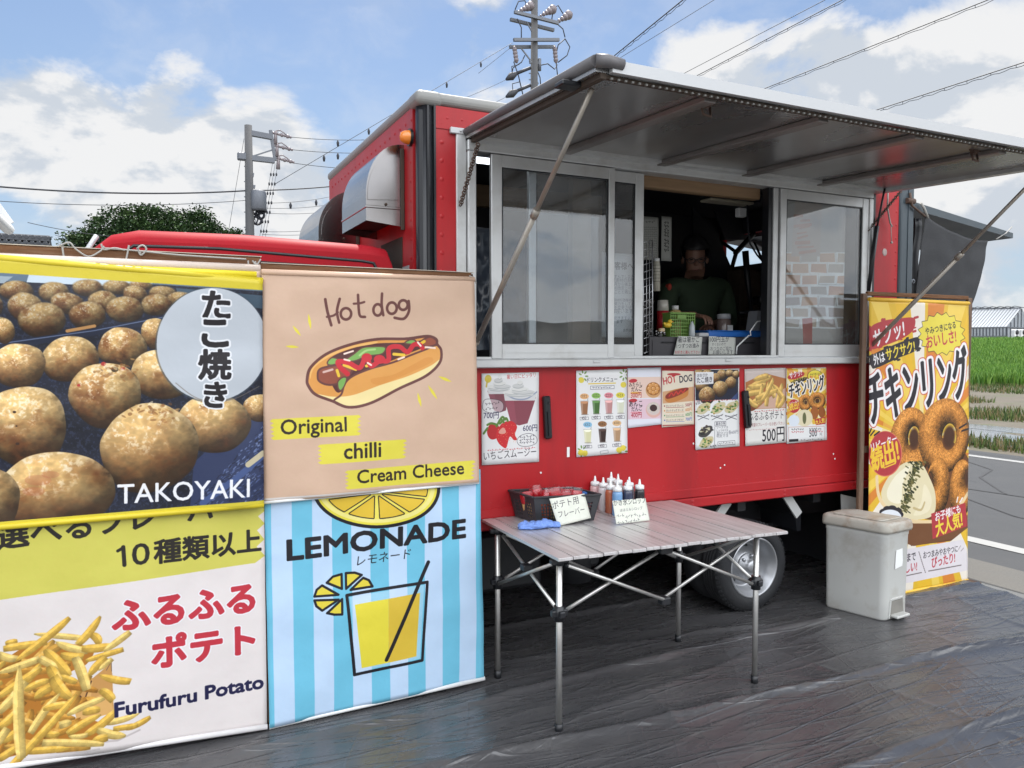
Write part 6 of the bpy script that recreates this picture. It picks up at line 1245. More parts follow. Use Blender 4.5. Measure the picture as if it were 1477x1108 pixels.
# ================================================================== TABLE AND WHAT STANDS ON IT
TZ = .72
def table():
    t = thing('folding_table', (1.99, 2.93, 0), 'roll-top aluminium folding table with crossed tube legs standing before the truck', 'table')
    FL, FR, BR, BL = PZ(805, 806, TZ), PZ(1137, 766, TZ), PZ(969, 721, TZ), PZ(694, 749, TZ); n = 17
    b = MB()
    for k in range(n):
        s0 = (k + .03) / n; s1 = (k + .97) / n; P = [FL.lerp(FR, s0), FL.lerp(FR, s1), BL.lerp(BR, s1), BL.lerp(BR, s0)]
        e = .003; dz = .0012 * math.sin(k * 2.3); c = [p + Vector((0, 0, dz)) for p in P]
        b.prism([p + Vector((0, 0, -.012)) for p in c], (0, 0, .010)); m = sum(c, Vector()) / 4; b.prism([p.lerp(m, .0) + (m - p).normalized() * e + Vector((0, 0, -.002)) for p in c], (0, 0, .002))
    b.build('tabletop', M['slat'], t, recalc=True)
    b = MB()
    for k in range(n):
        for A in (FL.lerp(FR, (k + .5) / n), BL.lerp(BR, (k + .5) / n)):
            pass
    for s in (.12, .88): b.bar(FL.lerp(BL, s) + Vector((.02, 0, -.019)), FR.lerp(BR, s) + Vector((-.02, 0, -.019)), .022, .012)
    b.build('under_rail', M['black'], t)
    legs = {'a': (PZ(806, 1058), .485), 'b': (PZ(1088, 987), .47), 'c': (PZ(978, 927), .455), 'd': (PZ(718, 979), .455)}; tops = {}; cols = {}
    for k, (f, cz) in legs.items():
        top = Vector((f.x, f.y, TZ - .014)); tops[k] = top; cols[k] = Vector((f.x, f.y, cz))
        b = MB(); b.tube([f + Vector((0, 0, .02)), top], .0125, 14); o = b.build('leg', M['tube'], t)
        b = MB(); b.tube([f + Vector((0, 0, .003)), f + Vector((0, 0, .042))], .0165, 12); b.build('foot', M['black'], o)
        b = MB(); b.tube([cols[k] - Vector((0, 0, .030)), cols[k] + Vector((0, 0, .030))], .021, 14); b.box(cols[k] + Vector((-.035, -.012, -.012)), cols[k] + Vector((.035, .012, .014)), .004); b.box(cols[k] + Vector((-.012, -.035, -.012)), cols[k] + Vector((.012, .035, .014)), .004); b.build('collar', M['black'], o)
        b = MB(); b.tube([top - Vector((0, 0, .028)), top], .019, 12); b.box(top + Vector((-.04, -.012, -.022)), top + Vector((.04, .012, -.004)), .003); b.build('top_bracket', M['black'], o)
    def brace(p, q):
        b = MB(); b.tube([p, q], .0075, 10); m = p.lerp(q, .5); o = b.build('brace', M['tube'], t); b = MB()
        for e in (p, q): b.ball(e, .0085, 8)
        b.build('rivet', M['black'], o)
    dn = Vector((0, 0, -.03)); o1 = Vector((0, -.012, 0)); o2 = Vector((0, .012, 0))
    for L, R_ in (('a', 'b'), ('d', 'c')):
        mid = (tops[L] + tops[R_]) / 2; mt = mid + Vector((0, 0, -.03)); mb = Vector((mid.x, mid.y, cols[L].z - .02)); dx = Vector((.03, 0, 0))
        brace(tops[L] + dn + dx + o1, mb + o1); brace(cols[L] + dx + o2, mt - dx * .3 + o2); brace(cols[R_] - dx + o1, mt + dx * .3 + o1); brace(tops[R_] + dn - dx + o2, mb + o2)
        b = MB(); b.box(mt + Vector((-.03, -.02, -.012)), mt + Vector((.03, .02, .012)), .004); b.build('hub_joint', M['black'], t); b = MB(); b.box(mb + Vector((-.022, -.02, -.02)), mb + Vector((.022, .02, .012)), .005); b.build('hub_joint', M['black'], t)
    for F_, B_ in (('a', 'd'), ('b', 'c')):
        dy = Vector((0, .03, 0)); x1 = Vector((.011, 0, 0)); brace(cols[F_] + dy + x1, tops[B_] + dn - dy + x1); brace(cols[B_] - dy - x1, tops[F_] + dn + dy - x1)
        m = (cols[F_] + tops[B_]) / 2; b = MB(); b.box(m - Vector((.02, .022, .014)), m + Vector((.02, .022, .014)), .004); b.build('hub_joint', M['black'], t)
table()
def at_table(x, y): return PZ(x, y, TZ)
CK = lambda u, v: (690 + u / 5.47, 680 + v / 5.47)

def black_basket():
    # rim corners traced on the level z = .845, foot on the table
    zt = TZ + .125; A, B_, C_, D_ = (PZ(*CK(p, q), zt) for p, q in ((235, 152), (432, 206), (968, 184), (810, 135)))
    A = PZ(*CK(238, 150), zt); B_ = PZ(*CK(436, 208), zt); fx = (C_ - B_); D_ = A + fx; ctr = (A + B_ + C_ + D_) / 4; ctr.z = TZ
    t = thing('basket', tuple(ctr), 'black plastic slotted basket filled with red-lidded shaker jars on the table', 'basket')
    rim = [A, B_, C_, D_]; low = [Vector((p.x + (ctr.x - p.x) * .15, p.y + (ctr.y - p.y) * .15, TZ + .002)) for p in rim]
    b = MB(); th = .003
    for i in range(4):
        r0, r1, l0, l1 = rim[i], rim[(i + 1) % 4], low[i], low[(i + 1) % 4]; L = (r1 - r0).length; nc = max(10, int(L / .0145)); nr = 8
        g = [[l0.lerp(l1, u / nc).lerp(r0.lerp(r1, u / nc), v / nr) for u in range(nc + 1)] for v in range(nr + 1)]; inn = (ctr - (r0 + r1) / 2); inn.z = 0; inn = inn.normalized() * th
        for v in range(nr):
            for u in range(nc):
                solidcell = v in (0, nr - 1, nr - 2) or u < 2 or u >= nc - 2 or abs(u - nc / 2) < 1.2
                q = [g[v][u], g[v][u + 1], g[v + 1][u + 1], g[v + 1][u]]; c = sum(q, Vector()) / 4
                if solidcell: b.face(q); b.face([p + inn for p in q[::-1]])
                else:
                    iq = [p.lerp(c, .30) for p in q]
                    for j in range(4): b.face([q[j], q[(j + 1) % 4], iq[(j + 1) % 4], iq[j]]); b.face([iq[j], iq[(j + 1) % 4], iq[(j + 1) % 4] + inn, iq[j] + inn]); b.face([q[j] + inn, iq[j] + inn, iq[(j + 1) % 4] + inn, q[(j + 1) % 4] + inn])
    b.face(low); o = b.build('basket_body', M['basket'], t); b = MB()
    for i in range(4): b.bar(rim[i], rim[(i + 1) % 4], .014, .009, bev=.003)
    b.build('rim', M['basket'], t)
    # jars
    zr = TZ + .085; spots = [(342, 150), (410, 165), (490, 182), (608, 175), (735, 168), (485, 120), (585, 105), (680, 100), (640, 135), (765, 130)]
    place = [(.13, .42), (.26, .74), (.42, .76), (.57, .74), (.76, .70), (.30, .36), (.45, .34), (.60, .32), (.50, .55), (.80, .36)]
    for i, (u, v) in enumerate(place):
        p = D_.lerp(C_, u).lerp(A.lerp(B_, u), v) if False else A.lerp(D_, u).lerp(B_.lerp(C_, u), v); p = p.lerp(Vector((ctr.x, ctr.y, p.z)), .10)
        o = thing('shaker_jar', (p.x, p.y, TZ + .004), ('red-lidded clear shaker jar, ' + ('tilted at the left end of the basket', 'front row left in the black basket', 'front row beside the tilted card', 'front row above the tilted card', 'rightmost in the front row of the basket', 'back row left in the black basket', 'back row centre of the black basket', 'back row right of centre in the basket', 'in the middle of the pack', 'back right corner of the basket')[i]), 'jar', 'red-lidded jars in the black basket')
        tl = Vector((.12 * math.sin(i * 2.1), .12 * math.cos(i * 1.3), 1)).normalized() if i else Vector((-.25, -.1, 1)).normalized(); base = Vector((p.x, p.y, TZ + .016)); H = .116 + .006 * (i % 3)
        f = lambda h: base + tl * h
        b = MB(); b.tube([f(0), f(.004), f(H * .62)], [.026, .028, .028], 18); b.build('jar_body', mat('powder_mix_%d' % i, ((.50, .30, .12), (.45, .10, .05), (.55, .45, .22))[i % 3], .7) if i < 3 else bpy.data.materials['powder_mix_%d' % (i % 3)], o)
        b = MB(); b.tube([f(H * .62), f(H * .64), f(H * .96), f(H * .98)], [.029, .0305, .0305, .029], 20); b.build('lid', bpy.data.materials.get('red_lid') or mat('red_lid', (.42, .012, .02), .35, var=.1), o)
        b = MB(); b.tube([f(H * .80), f(H * .86), f(H * 1.12), f(H * 1.14)], [.034, .0335, .029, .027], 20, cap=False); b.build('clear_cup', M['clear'], o)
    p = PZ(*CK(842, 170), zt - .01); o = thing('blue_pouch', (p.x, p.y, zt - .05), 'small blue pouch at the right end of the black basket', 'pouch'); b = MB(); b.box(p - Vector((.03, .02, .05)), p + Vector((.03, .02, .008)), .01, seg=2); b.build('pouch_body', mat('blue_fabric', (.03, .12, .36), .7, var=.2, bump=.2), o)
black_basket()

def card(name_m, px, Y, paint, label, nm='sign_card', bg=(218, 220, 208), seed=0, lean=.25, z_base=None, crop=(690, 680, 5.47), bend=.004):
    q = [W2(x, y, Y) for x, y in px]; xs = [a[0] for a in q]; zs = [a[1] for a in q]
    c = Canvas(Y, min(xs) - .006, max(xs) + .006, min(zs) - .006, max(zs) + .006, 2200, bg); c.frame(*crop); paint(c); m = c.material(name_m, .6, .05); tl, tr, br, bl = [Vector(a) for a in q]
    def fn(u, v):
        p = tl.lerp(tr, u).lerp(bl.lerp(br, u), v); return (p.x, Y + lean * .1 * (1 - v) - bend * math.sin(math.pi * u) * (1 - .5 * v) + .002 * noise.noise((u * 3, v * 3, seed)), p.y)
    b = MB(); b.grid(fn, 14, 12, uvfn=lambda u, v: (lambda p: c.uvof(p.x, p.y))(tl.lerp(tr, u).lerp(bl.lerp(br, u), v))); o = b.build(nm, m, None, recalc=False)
    for p in o.data.polygons: p.flip() if p.normal.y > 0 else None
    solid(o, .001, 1.0); return tag(o, label, 'sign card')
def p_card1(c):
    K = (58, 56, 66); c.text('ポテト用', (600, 302), (806, 252), K, 1.05, .0); c.text('フレーバー', (640, 366), (846, 322), K, 1.15, .0); c.stroke([(582, 240), (600, 400)], 4, (170, 168, 150), .5); c.grain(6, 2)
p0 = at_table(*CK(760, 415))
card('flavour_card_print', [CK(580, 224), CK(858, 182), CK(888, 368), CK(628, 432)], p0.y - .01, p_card1, 'tilted white handwritten card leaning on the black basket', seed=2)
def p_card2(c):
    K = (66, 66, 74); c.text('かき氷シロップ', (1085, 276), (1342, 250), (44, 46, 54), 1.15, .01); c.text('ほほえみシロップ', (1130, 322), (1306, 302), K, 1.0, .0); c.scribble((1100, 360), (1340, 342), 20, K, 4, 3, 22); c.scribble((1100, 402), (1280, 384), 18, K, 5, 3, 18); c.grain(6, 4)
p1 = at_table(*CK(1215, 410))
card('syrup_card_print', [CK(1080, 240), CK(1342, 216), CK(1352, 388), CK(1088, 418)], p1.y, p_card2, 'white handwritten card leaning on the syrup bottles', seed=5, bend=.003)

def bottles():
    cols = [('pale_pink', (.62, .40, .40)), ('pale_grey', (.60, .56, .57)), ('rusty_orange', (.42, .12, .06)), ('clear_blue', (.16, .32, .55)), ('milky', (.62, .60, .58)), ('milky_two', (.58, .56, .54)), ('deep_blue', (.035, .045, .085)), ('smoke', (.12, .12, .14)), ('black_syrup', (.014, .014, .018))]
    lab = ['pale pink', 'pale grey', 'rusty orange', 'light blue', 'milky tall', 'milky short', 'dark blue', 'smoky grey', 'black']
    spot = [(920, 95, .155), (985, 108, .155), (1042, 125, .155), (1096, 140, .155), (1048, 70, .17), (1102, 84, .165), (1178, 130, .155), (1190, 104, .155), (1272, 122, .155)]
    for i, (u, v, h) in enumerate(spot):
        p = PZ(*CK(u, v), TZ + h * .82); base = Vector((p.x, p.y, TZ + .001)); r = .0255
        o = thing('squeeze_bottle', tuple(base), 'squeeze bottle of %s syrup with white nozzle cap on the table' % lab[i], 'bottle', 'syrup bottles on the table')
        b = MB(); b.lathe(base, [(.001, 0), (r - .002, 0), (r, .004), (r, h * .66), (r - .003, h * .73), (r - .008, h * .75)], 22); b.build('bottle_body', mat('syrup_' + cols[i][0], cols[i][1], .25, var=.08, coat=.3), o)
        b = MB(); b.lathe(base, [(r - .006, h * .75), (r - .003, h * .755), (r - .003, h * .86), (r - .006, h * .875), (.008, h * .89), (.006, h * .95), (.0035, h * 1.06), (.001, h * 1.065)], 20); b.build('nozzle_cap', M['white'], o)
bottles()
def p_bl(c):
    c.text('ブルー', (1062, 232), (1120, 226), (40, 40, 60), 1.3, .01)

def cloth():
    a, c = at_table(*CK(318, 462)), at_table(*CK(638, 440)); m = (a + c) / 2
    def fn(u, v):
        x = (u - .5) * 2; t = v * 2 * math.pi; L = (c - a).length / 2; d = (c - a).normalized(); n = Vector((-d.y, d.x, 0)); r = .020 * (1 - .35 * abs(x) ** 3) * (1 + .35 * noise.noise((x * 3, math.cos(t) * 1.5, math.sin(t) * 1.5)) + .22 * noise.noise((x * 9, math.cos(t) * 3, math.sin(t) * 3)))
        if abs(x) > .97: r *= .5
        w = m + d * (x * L) + n * (math.cos(t) * r * 1.6 + .008 * math.sin(x * 4)); w.z = TZ + .0012 + max(0, r * .85 + math.sin(t) * r * .85); return w
    b = MB(); b.grid(fn, 60, 28); o = b.build('wiping_cloth', mat('blue_cloth', (.16, .27, .62), .85, var=.35, scale=35, bump=.3, bscale=120)); tag(o, 'crumpled light blue wiping cloth lying on the table edge', 'cloth')
cloth()

# ------------------------------------------------------------------ bin
def pedal_bin():
    H = .50; f0, f1, r0 = PZ(1275, 899), PZ(1307, 889), PZ(1199, 879); ez = Vector((0, 0, 1)); ex = (f1 - f0); W_ = .235; ex.normalize(); ey = (r0 - f0).normalized(); D = .36
    top = PZ(1262, 764, 0); zc = None
    for k in range(200):
        z = .2 + k * .002; q = PZ(1262, 766, z)
        if (Vector((q.x, q.y, 0)) - Vector((f0.x, f0.y, 0))).length < .06 or q.y > f0.y - .03 and q.x < f0.x + .05: zc = z; break
    H = (zc or .44) + .03; W_ *= 1.02
    t = thing('pedal_bin', tuple(f0 + ex * W_ / 2 + ey * D / 2), 'dirty off-white plastic pedal bin with brown-stained lid, before the yellow banner', 'bin')
    ctr = f0 + ex * W_ / 2 + ey * D / 2
    def ring(sx, sy, z, rad=.035, n=6, cut=0):
        pts = []
        for (cx, cy, a0) in ((1, 1, 0), (-1, 1, 90), (-1, -1, 180), (1, -1, 270)):
            for k in range(n + 1):
                a = RAD(a0 + 90 * k / n); pts.append(ctr + ex * (cx * (sx / 2 - rad) + rad * math.cos(a)) + ey * (cy * (sy / 2 - rad) + rad * math.sin(a)) + Vector((0, 0, z)))
        return pts
    def loft(b, rs, cap0=True, cap1=True):
        V = [[b.bm.verts.new(p) for p in r] for r in rs]; n = len(V[0])
        for A, B_ in zip(V, V[1:]):
            for k in range(n): f = b.bm.faces.new((A[k], A[(k + 1) % n], B_[(k + 1) % n], B_[k])); f.smooth = True
        if cap0: b.bm.faces.new(V[0][::-1])
        if cap1: b.bm.faces.new(V[-1])
    b = MB(); loft(b, [ring(W_ * .93, D * .95, .006), ring(W_ * .95, D * .97, .016), ring(W_ * .955, D * .97, .12), ring(W_ * 1.0, D * .99, H - .05), ring(W_ * 1.02, D * 1.0, H - .045), ring(W_ * 1.02, D * 1.0, H)]); o = b.build('bin_body', M['bin'], t)
    b = MB(); g = ctr - ey * (D * .462); loft(b, [ring(W_ * 1.10, D * 1.08, H - .02, .04), ring(W_ * 1.13, D * 1.10, H - .005, .045), ring(W_ * 1.12, D * 1.09, H + .022, .045), ring(W_ * 1.09, D * 1.07, H + .034, .045), ring(W_ * 1.02, D * 1.02, H + .040, .045)]); lid = b.build('lid', M['binlid'], t)
    b = MB(); loft(b, [ring(W_ * .84, D * .80, H + .041, .02), ring(W_ * .84, D * .80, H + .046, .02), ring(W_ * .80, D * .77, H + .048, .02)]); b.build('lid_panel', M['binlid'], lid)
    fy = -ey
    b = MB(); c0 = ctr - ey * (D * .545) + Vector((0, 0, H + .012)); b.bar(c0 - ex * .045 + ey * .02, c0 + ex * .045 + ey * .02, .02, .022, up=(0, 0, 1), bev=.004); b.build('lid_catch', mat('dark_slot', (.06, .055, .05), .6), lid)
    # pedal recess with pedal
    b = MB(); cz = Vector((0, 0, 1)); bm_ = ctr - ey * (D * .487)
    for s in (-1, 1): b.bar(bm_ + ex * (s * W_ * .30) + cz * .015, bm_ + ex * (s * W_ * .24) + cz * .115, .012, .014, up=tuple(ey), bev=.003)
    b.bar(bm_ - ex * W_ * .25 + cz * .118, bm_ + ex * W_ * .25 + cz * .118, .012, .014, bev=.003); b.build('pedal_surround', M['bin'], t)
    b = MB(); b.prism([bm_ - ey * .001 + ex * s * W_ * w + cz * z for s, w, z in ((-1, .27, .03), (1, .27, .03), (1, .22, .11), (-1, .22, .11))], tuple(-ey * .004)); b.build('pedal_recess', mat('recess_grey', (.20, .19, .17), .7, var=.3, scale=14), t)  # darker grey panel inside the pedal surround
    b = MB(); b.bar(bm_ - ey * .022 - ex * W_ * .25 + cz * .028, bm_ - ey * .022 + ex * W_ * .25 + cz * .028, .05, .016, up=(0, 0, 1), bev=.005); b.build('pedal', M['bin'], t)
    b = MB(); s0 = ctr - ey * (D * .500) + ex * .01; b.prism([s0 + ex * x + cz * z for x, z in ((-.038, .29), (.03, .30), (.034, .33), (.028, .40), (-.03, .395), (-.034, .36))], tuple(-ey * .0012)); b.build('torn_label', M['paper'], t)
    for s in (-1, 1): b = MB(); w = ctr + ex * (s * W_ * .36) - ey * (D * .40) + cz * .012; b.tube([w - ex * .012, w + ex * .012], .0125, 12); b.build('caster', M['black'], t)
pedal_bin()

# ================================================================== INSIDE THE SERVING WINDOW
def inside():
    Yc = 3.46
    # counter with drawers behind the sill
    b = MB(); z = PY(1000, 486, Yc).z; a, c = PY(932, 500, Yc), PY(1112, 500, 3.6)
    t = thing('counter', (2.8, 3.7, .74), 'dark counter with low black drawers just inside the serving hatch', 'counter')
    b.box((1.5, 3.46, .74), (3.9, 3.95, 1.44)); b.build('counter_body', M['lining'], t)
    b = MB(); b.box((1.45, 3.42, 1.441), (3.95, 3.99, 1.468), .004); b.build('worktop', mat('worktop', (.12, .12, .125), .35, .4, var=.2), t)
    zc = PY(1000, 486, 3.50).z
    for k in range(3):
        x0 = PY(936 + 56 * k, 490, Yc).x + .002; x1 = PY(936 + 56 * (k + 1), 490, Yc).x - .004
        b = MB(); b.box((x0, Yc, 1.469), (x1, 3.80, zc), .004); b.box((x0 + .02, Yc - .003, 1.475), (x1 - .02, Yc + .001, zc - .02)); d = b.build('drawer', mat('drawer_grey', (.045, .042, .048), .5, var=.2) if k == 0 else bpy.data.materials['drawer_grey'], t)
        b = MB(); b.box(((x0 + x1) / 2 - .05, Yc - .012, zc - .035), ((x0 + x1) / 2 + .05, Yc - .003, zc - .028), .002); b.build('handle', M['black'], d)
    zc += .001
    q = lambda x, y, Y=3.55: PY(x, y, Y)
    # green basket
    a, c = q(963, 451), q(997, 485); a2 = q(950, 450)
    t = thing('green_basket', ((a.x + c.x) / 2, 3.56, zc), 'small green perforated plastic basket on the counter', 'basket')
    gm = mat('green_plastic', (.16, .30, .06), .5, var=.1); b = MB(); x0, x1 = a.x, c.x; zt = a.z
    for (ya, yb, xa, xb) in ((3.52, 3.524, x0, x1), (3.64, 3.644, x0, x1)):
        nx, nz = 11, 7
        for i in range(nx + 1): x = xa + (xb - xa) * i / nx; b.box((x - .0022, ya, zc), (x + .0022, yb, zt))
        for j in range(nz + 1): zz = zc + (zt - zc) * j / nz; b.box((xa, ya + .0003, zz - .002), (xb, yb - .0003, zz + .002))
    for xs in (x0, x1):
        b.box((xs - .002, 3.524, zc), (xs + .002, 3.64, zt))
    b.box((x0, 3.524, zc), (x1, 3.64, zc + .004)); b.box((x0 - .005, 3.516, zt - .008), (x1 + .005, 3.648, zt), .002); b.box((x0 + (x1 - x0) * .25, 3.514, zt - .035), (x0 + (x1 - x0) * .6, 3.519, zt - .012)); b.build('basket_body', gm, t)
    # duck
    p = q(963, 467, 3.50); t = thing('rubber_duck', (p.x, 3.50, zc), 'small yellow rubber duck figure beside the green basket', 'duck'); ym = mat('duck_yellow', (.72, .50, .04), .4, var=.08); b = MB(); s = .020
    b.ball((p.x, 3.50, p.z - .008), s, 16, 0, (1.25, 1, .8)); b.ball((p.x + .012, 3.495, p.z + .012), s * .62, 14); b.ball((p.x - .022, 3.50, p.z + .001), s * .4, 10, 0, (1.2, .8, .8)); b.build('duck_body', ym, t); b = MB(); b.ball((p.x + .026, 3.492, p.z + .010), .006, 8, 0, (1.4, 1, .5)); b.build('beak', M['orange'], t)
    # things below the duck
    p = q(955, 480, 3.50); t = thing('trinket_heap', (p.x, 3.50, zc), 'little heap of trinkets and foil packets beneath the duck', 'trinkets'); b = MB()
    for k in range(9): r = random.Random(k); b.ball((p.x + r.uniform(-.03, .04), 3.50 + r.uniform(-.01, .03), zc + .010 + r.uniform(0, .024)), r.uniform(.008, .014), 8, 0, (1, .7, 1))
    b.build('foil_lumps', M['steel'], t); b = MB(); b.box((p.x - .02, 3.49, zc + .026), (p.x + .015, 3.51, zc + .046), .004); b.build('packet', mat('tan_packet', (.55, .42, .26), .6), t)
    # clear tub with red lid, honey tub
    p = q(956, 447, 3.62); t = thing('sauce_tub', (p.x, 3.62, zc), 'tub with dark red lower half and pale upper half at left of the hatch', 'tub'); b = MB(); b.tube([(p.x, 3.62, zc + .03), (p.x, 3.62, p.z - .006)], .034, 20); b.build('red_half', mat('red_tub', (.30, .015, .02), .4), t); b = MB(); b.tube([(p.x, 3.62, p.z - .006), (p.x, 3.62, p.z + .055)], [.034, .030], 20); b.build('clear_half', mat('pale_tub', (.45, .43, .38), .3), t)
    b = MB(); b.tube([(p.x, 3.62, zc), (p.x, 3.62, zc + .03)], .03, 16); b.build('tub_foot', M['white'], t)
    p = q(974, 441, 3.68); t = thing('syrup_jug', (p.x, 3.68, zc), 'yellowish clear jug with white cap behind the green basket', 'jug'); b = MB(); b.lathe((p.x, 3.68, zc), [(.001, 0), (.045, 0), (.048, .01), (.048, .13), (.030, .155), (.018, .16)], 22); b.build('jug_body', mat('honey_plastic', (.50, .38, .16), .25, var=.2, coat=.3), t); b = MB(); b.tube([(p.x, 3.68, zc + .161), (p.x, 3.68, zc + .185)], .02, 14); b.build('cap', M['white'], t)
    # clear bottle, small grey box
    p = q(998, 475, 3.50); t = thing('spray_bottle', (p.x, 3.50, zc), 'small cloudy bottle leaning against the right side of the green basket', 'bottle'); b = MB(); b.lathe((p.x, 3.50, zc), [(.001, 0), (.016, 0), (.018, .005), (.016, .06), (.008, .075), (.007, .085), (.001, .086)], 16); b.build('bottle_body', mat('cloudy_plastic', (.42, .46, .48), .3), t)
    p = q(1011, 482, 3.50); t = thing('card_reader', (p.x, 3.50, zc), 'small grey card reader lying on the counter front', 'card reader'); b = MB(); b.box((p.x - .035, 3.47, zc), (p.x + .035, 3.52, zc + .022), .006, seg=2); b.build('reader_case', mat('reader_grey', (.40, .41, .42), .4), t)
    # jar and blue tray
    p = q(1044, 478, 3.72); t = thing('storage_jar', (p.x, 3.72, zc), 'clear screw-top jar with grey lid and paper label behind the blue tray', 'jar'); b = MB(); zb = q(1044, 460, 3.72).z; b.lathe((p.x, 3.72, zc), [(.001, 0), (.042, 0), (.044, .006), (.044, zb - zc - .01), (.036, zb - zc)], 24); b.build('jar_body', mat('jar_contents', (.16, .12, .11), .25, var=.3, scale=20, coat=.5), t); b = MB(); b.lathe((p.x, 3.72, zb), [(.040, 0), (.042, .003), (.042, .026), (.038, .03), (.001, .031)], 24); b.build('lid', mat('lid_grey', (.38, .39, .41), .4), t); b = MB(); b.box((p.x - .01, 3.6745, zc + .025), (p.x + .032, 3.6765, zc + .075)); b.build('label', M['paper'], t)
    a, c = q(1022, 485, 3.52), q(1085, 475, 3.6); t = thing('blue_tray', ((a.x + c.x) / 2, 3.6, zc), 'bright blue shallow plastic tray on the counter', 'tray'); bm_ = mat('blue_plastic', (.02, .14, .50), .35, var=.1); b = MB(); x0, x1 = a.x, c.x; b.box((x0 + .01, 3.53, zc), (x1 - .01, 3.70, zc + .006))
    for (p0, p1) in (((x0, 3.52), (x1, 3.52)), ((x1, 3.52), (x1, 3.71)), ((x1, 3.71), (x0, 3.71)), ((x0, 3.71), (x0, 3.52))): b.bar((p0[0], p0[1], zc + .018), (p1[0], p1[1], zc + .018), .006, .034, bev=.002)
    for (p0, p1) in (((x0 - .006, 3.514), (x1 + .006, 3.514)), ((x1 + .006, 3.514), (x1 + .006, 3.716)), ((x0 - .006, 3.716), (x1 + .006, 3.716)), ((x0 - .006, 3.514), (x0 - .006, 3.716))): b.bar((p0[0], p0[1], zc + .036), (p1[0], p1[1], zc + .036), .012, .005, bev=.002)
    b.build('tray_body', bm_, t)
    a, c = q(1083, 450, 3.62), q(1103, 484, 3.62); t = thing('tool_stand', ((a.x + c.x) / 2, 3.62, zc), 'grey tapering utensil stand at the right of the blue tray', 'stand'); b = MB(); b.prism([(a.x - .01, 3.58, zc), (a.x + .018, 3.58, a.z), (a.x + .045, 3.58, a.z), (a.x + .03, 3.58, zc)], (0, .08, 0)); b.prism([(c.x + .005, 3.58, zc), (c.x - .028, 3.58, a.z), (c.x - .004, 3.58, a.z), (c.x + .04, 3.58, zc)], (0, .08, 0)); b.bar((a.x + .02, 3.62, a.z), (c.x, 3.62, a.z), .07, .012); b.build('stand_body', mat('stand_grey', (.22, .23, .25), .5), t)
    # hanger wire
    t = thing('wire_hanger', tuple(q(1080, 511, 3.43)), 'bent white wire hanger leaning inside the hatch, right of the cards', 'hanger'); b = MB(); b.tube([q(x, y, 3.43) for x, y in ((1062, 511), (1063, 500), (1080, 484), (1083, 484), (1082, 478), (1092, 464), (1098, 463), (1103, 472))], .004, 8); b.build('wire', M['white'], t)
    # rack of wire, foil, bottle
    t = thing('wire_rack', tuple(q(935, 505, 3.43)), 'upright chrome wire grid rack at the left of the open hatch', 'wire rack'); b = MB(); P = [q(928, 350, 3.43), q(941, 346, 3.50), q(941, 505, 3.50), q(928, 510, 3.43)]
    for k in range(4): s = k / 3; b.tube([P[0].lerp(P[1], s), P[3].lerp(P[2], s)], .0024 if k < 3 else .004, 6)
    for k in range(16): s = k / 15; b.tube([P[0].lerp(P[3], s), P[1].lerp(P[2], s)], .0022, 6)
    b.build('grid', mat('chrome_wire', (.55, .56, .58), .3, .8), t)
    t = thing('foil_bag', tuple(q(934, 508, 3.54)), 'crumpled silver foil bag behind the wire rack', 'foil bag'); b = MB(); a, c = q(926, 430, 3.54), q(941, 508, 3.54)
    b.grid(lambda u, v: (a.x + (c.x - a.x) * u, 3.54 + .03 * noise.noise((u * 4, v * 10, 0)) + .02 * noise.noise((u * 9, v * 22, 1)), a.z + (c.z - a.z) * v), 24, 60, smooth=False); b.build('foil', M['steel'], t)
    t = thing('wrapped_roll', tuple(q(947, 420, 3.56)), 'pale bottle in a dark wire holder beside the wire rack', 'bottle'); b = MB(); a, c = q(947, 373, 3.56), q(947, 420, 3.56); b.tube([c, c.lerp(a, .75), a], [.020, .021, .015], 14); b.build('bottle_body', mat('pale_bottle', (.42, .40, .33), .4), t); b = MB(); b.tube([a, a - Vector((0, 0, .03))], .017, 12); b.build('cap', M['white'], t)
    for k in range(5): b = None
    b = MB()
    for k in range(6): z = a.z - .04 - k * .018; b.lathe((a.x, 3.56, z), [(.0225, 0), (.0235, .001), (.0225, .002)], 14)
    b.build('wire_holder', M['black'], t)
    # papers on the far lining
    for (x0, y0, x1, y1, Yp, lab, lines) in ((927, 312, 949, 376, 3.70, 'white certificate sheet hanging behind the wire rack', 14), (954, 312, 968, 377, 3.72, 'narrow white strip of paper with vertical print, right of the certificate', 9)):
        a, c = PY(x0, y0, Yp), PY(x1, y1, Yp); cv = Canvas(Yp, a.x, c.x, c.z, a.z, 900, (150, 152, 146)); cv.frame(0, 0, 1)
        if lines == 14:
            cv.scribble((931, 320), (945, 320), 2, (60, 60, 60), 1, .6, 10)
            for k in range(lines): cv.scribble((929, 328 + k * 3.3), (947, 328 + k * 3.3), 1.2, (90, 90, 90), k, .4, 20)
        else:
            for k in range(lines): cv.scribble((958, 320 + k * 5), (964, 322 + k * 5), 3, (40, 40, 40), k, .8, 5)
        o = print_sheet('notice_sheet', cv, [(a.x, a.z), (c.x, a.z), (c.x, c.z), (a.x, c.z)], cv.material('notice_print', .6), None, .003, 3, .0006, 6, 10); tag(o, lab, 'notice')
    # notice behind sash B
    Yn = 3.375; a, c = PY(868, 364, Yn), PY(916.5, 487, Yn); cv = Canvas(Yn, a.x, c.x, c.z, a.z, 1100, (214, 214, 214)); cv.frame(640, 200, 3.26); K = (70, 70, 76)
    cv.text('お客様へ', (776, 612), (890, 614), K, 1.1, .02)
    for k, s_ in enumerate(('ていますんでしたが', 'イス関連材のお知', '024年3月から値上げ', '消費税の改定と一部', 'て頂くことと致しま')): cv.text(s_, (752, 656 + k * 18), (896, 656 + k * 18), (104, 104, 110), 1.0, 0)
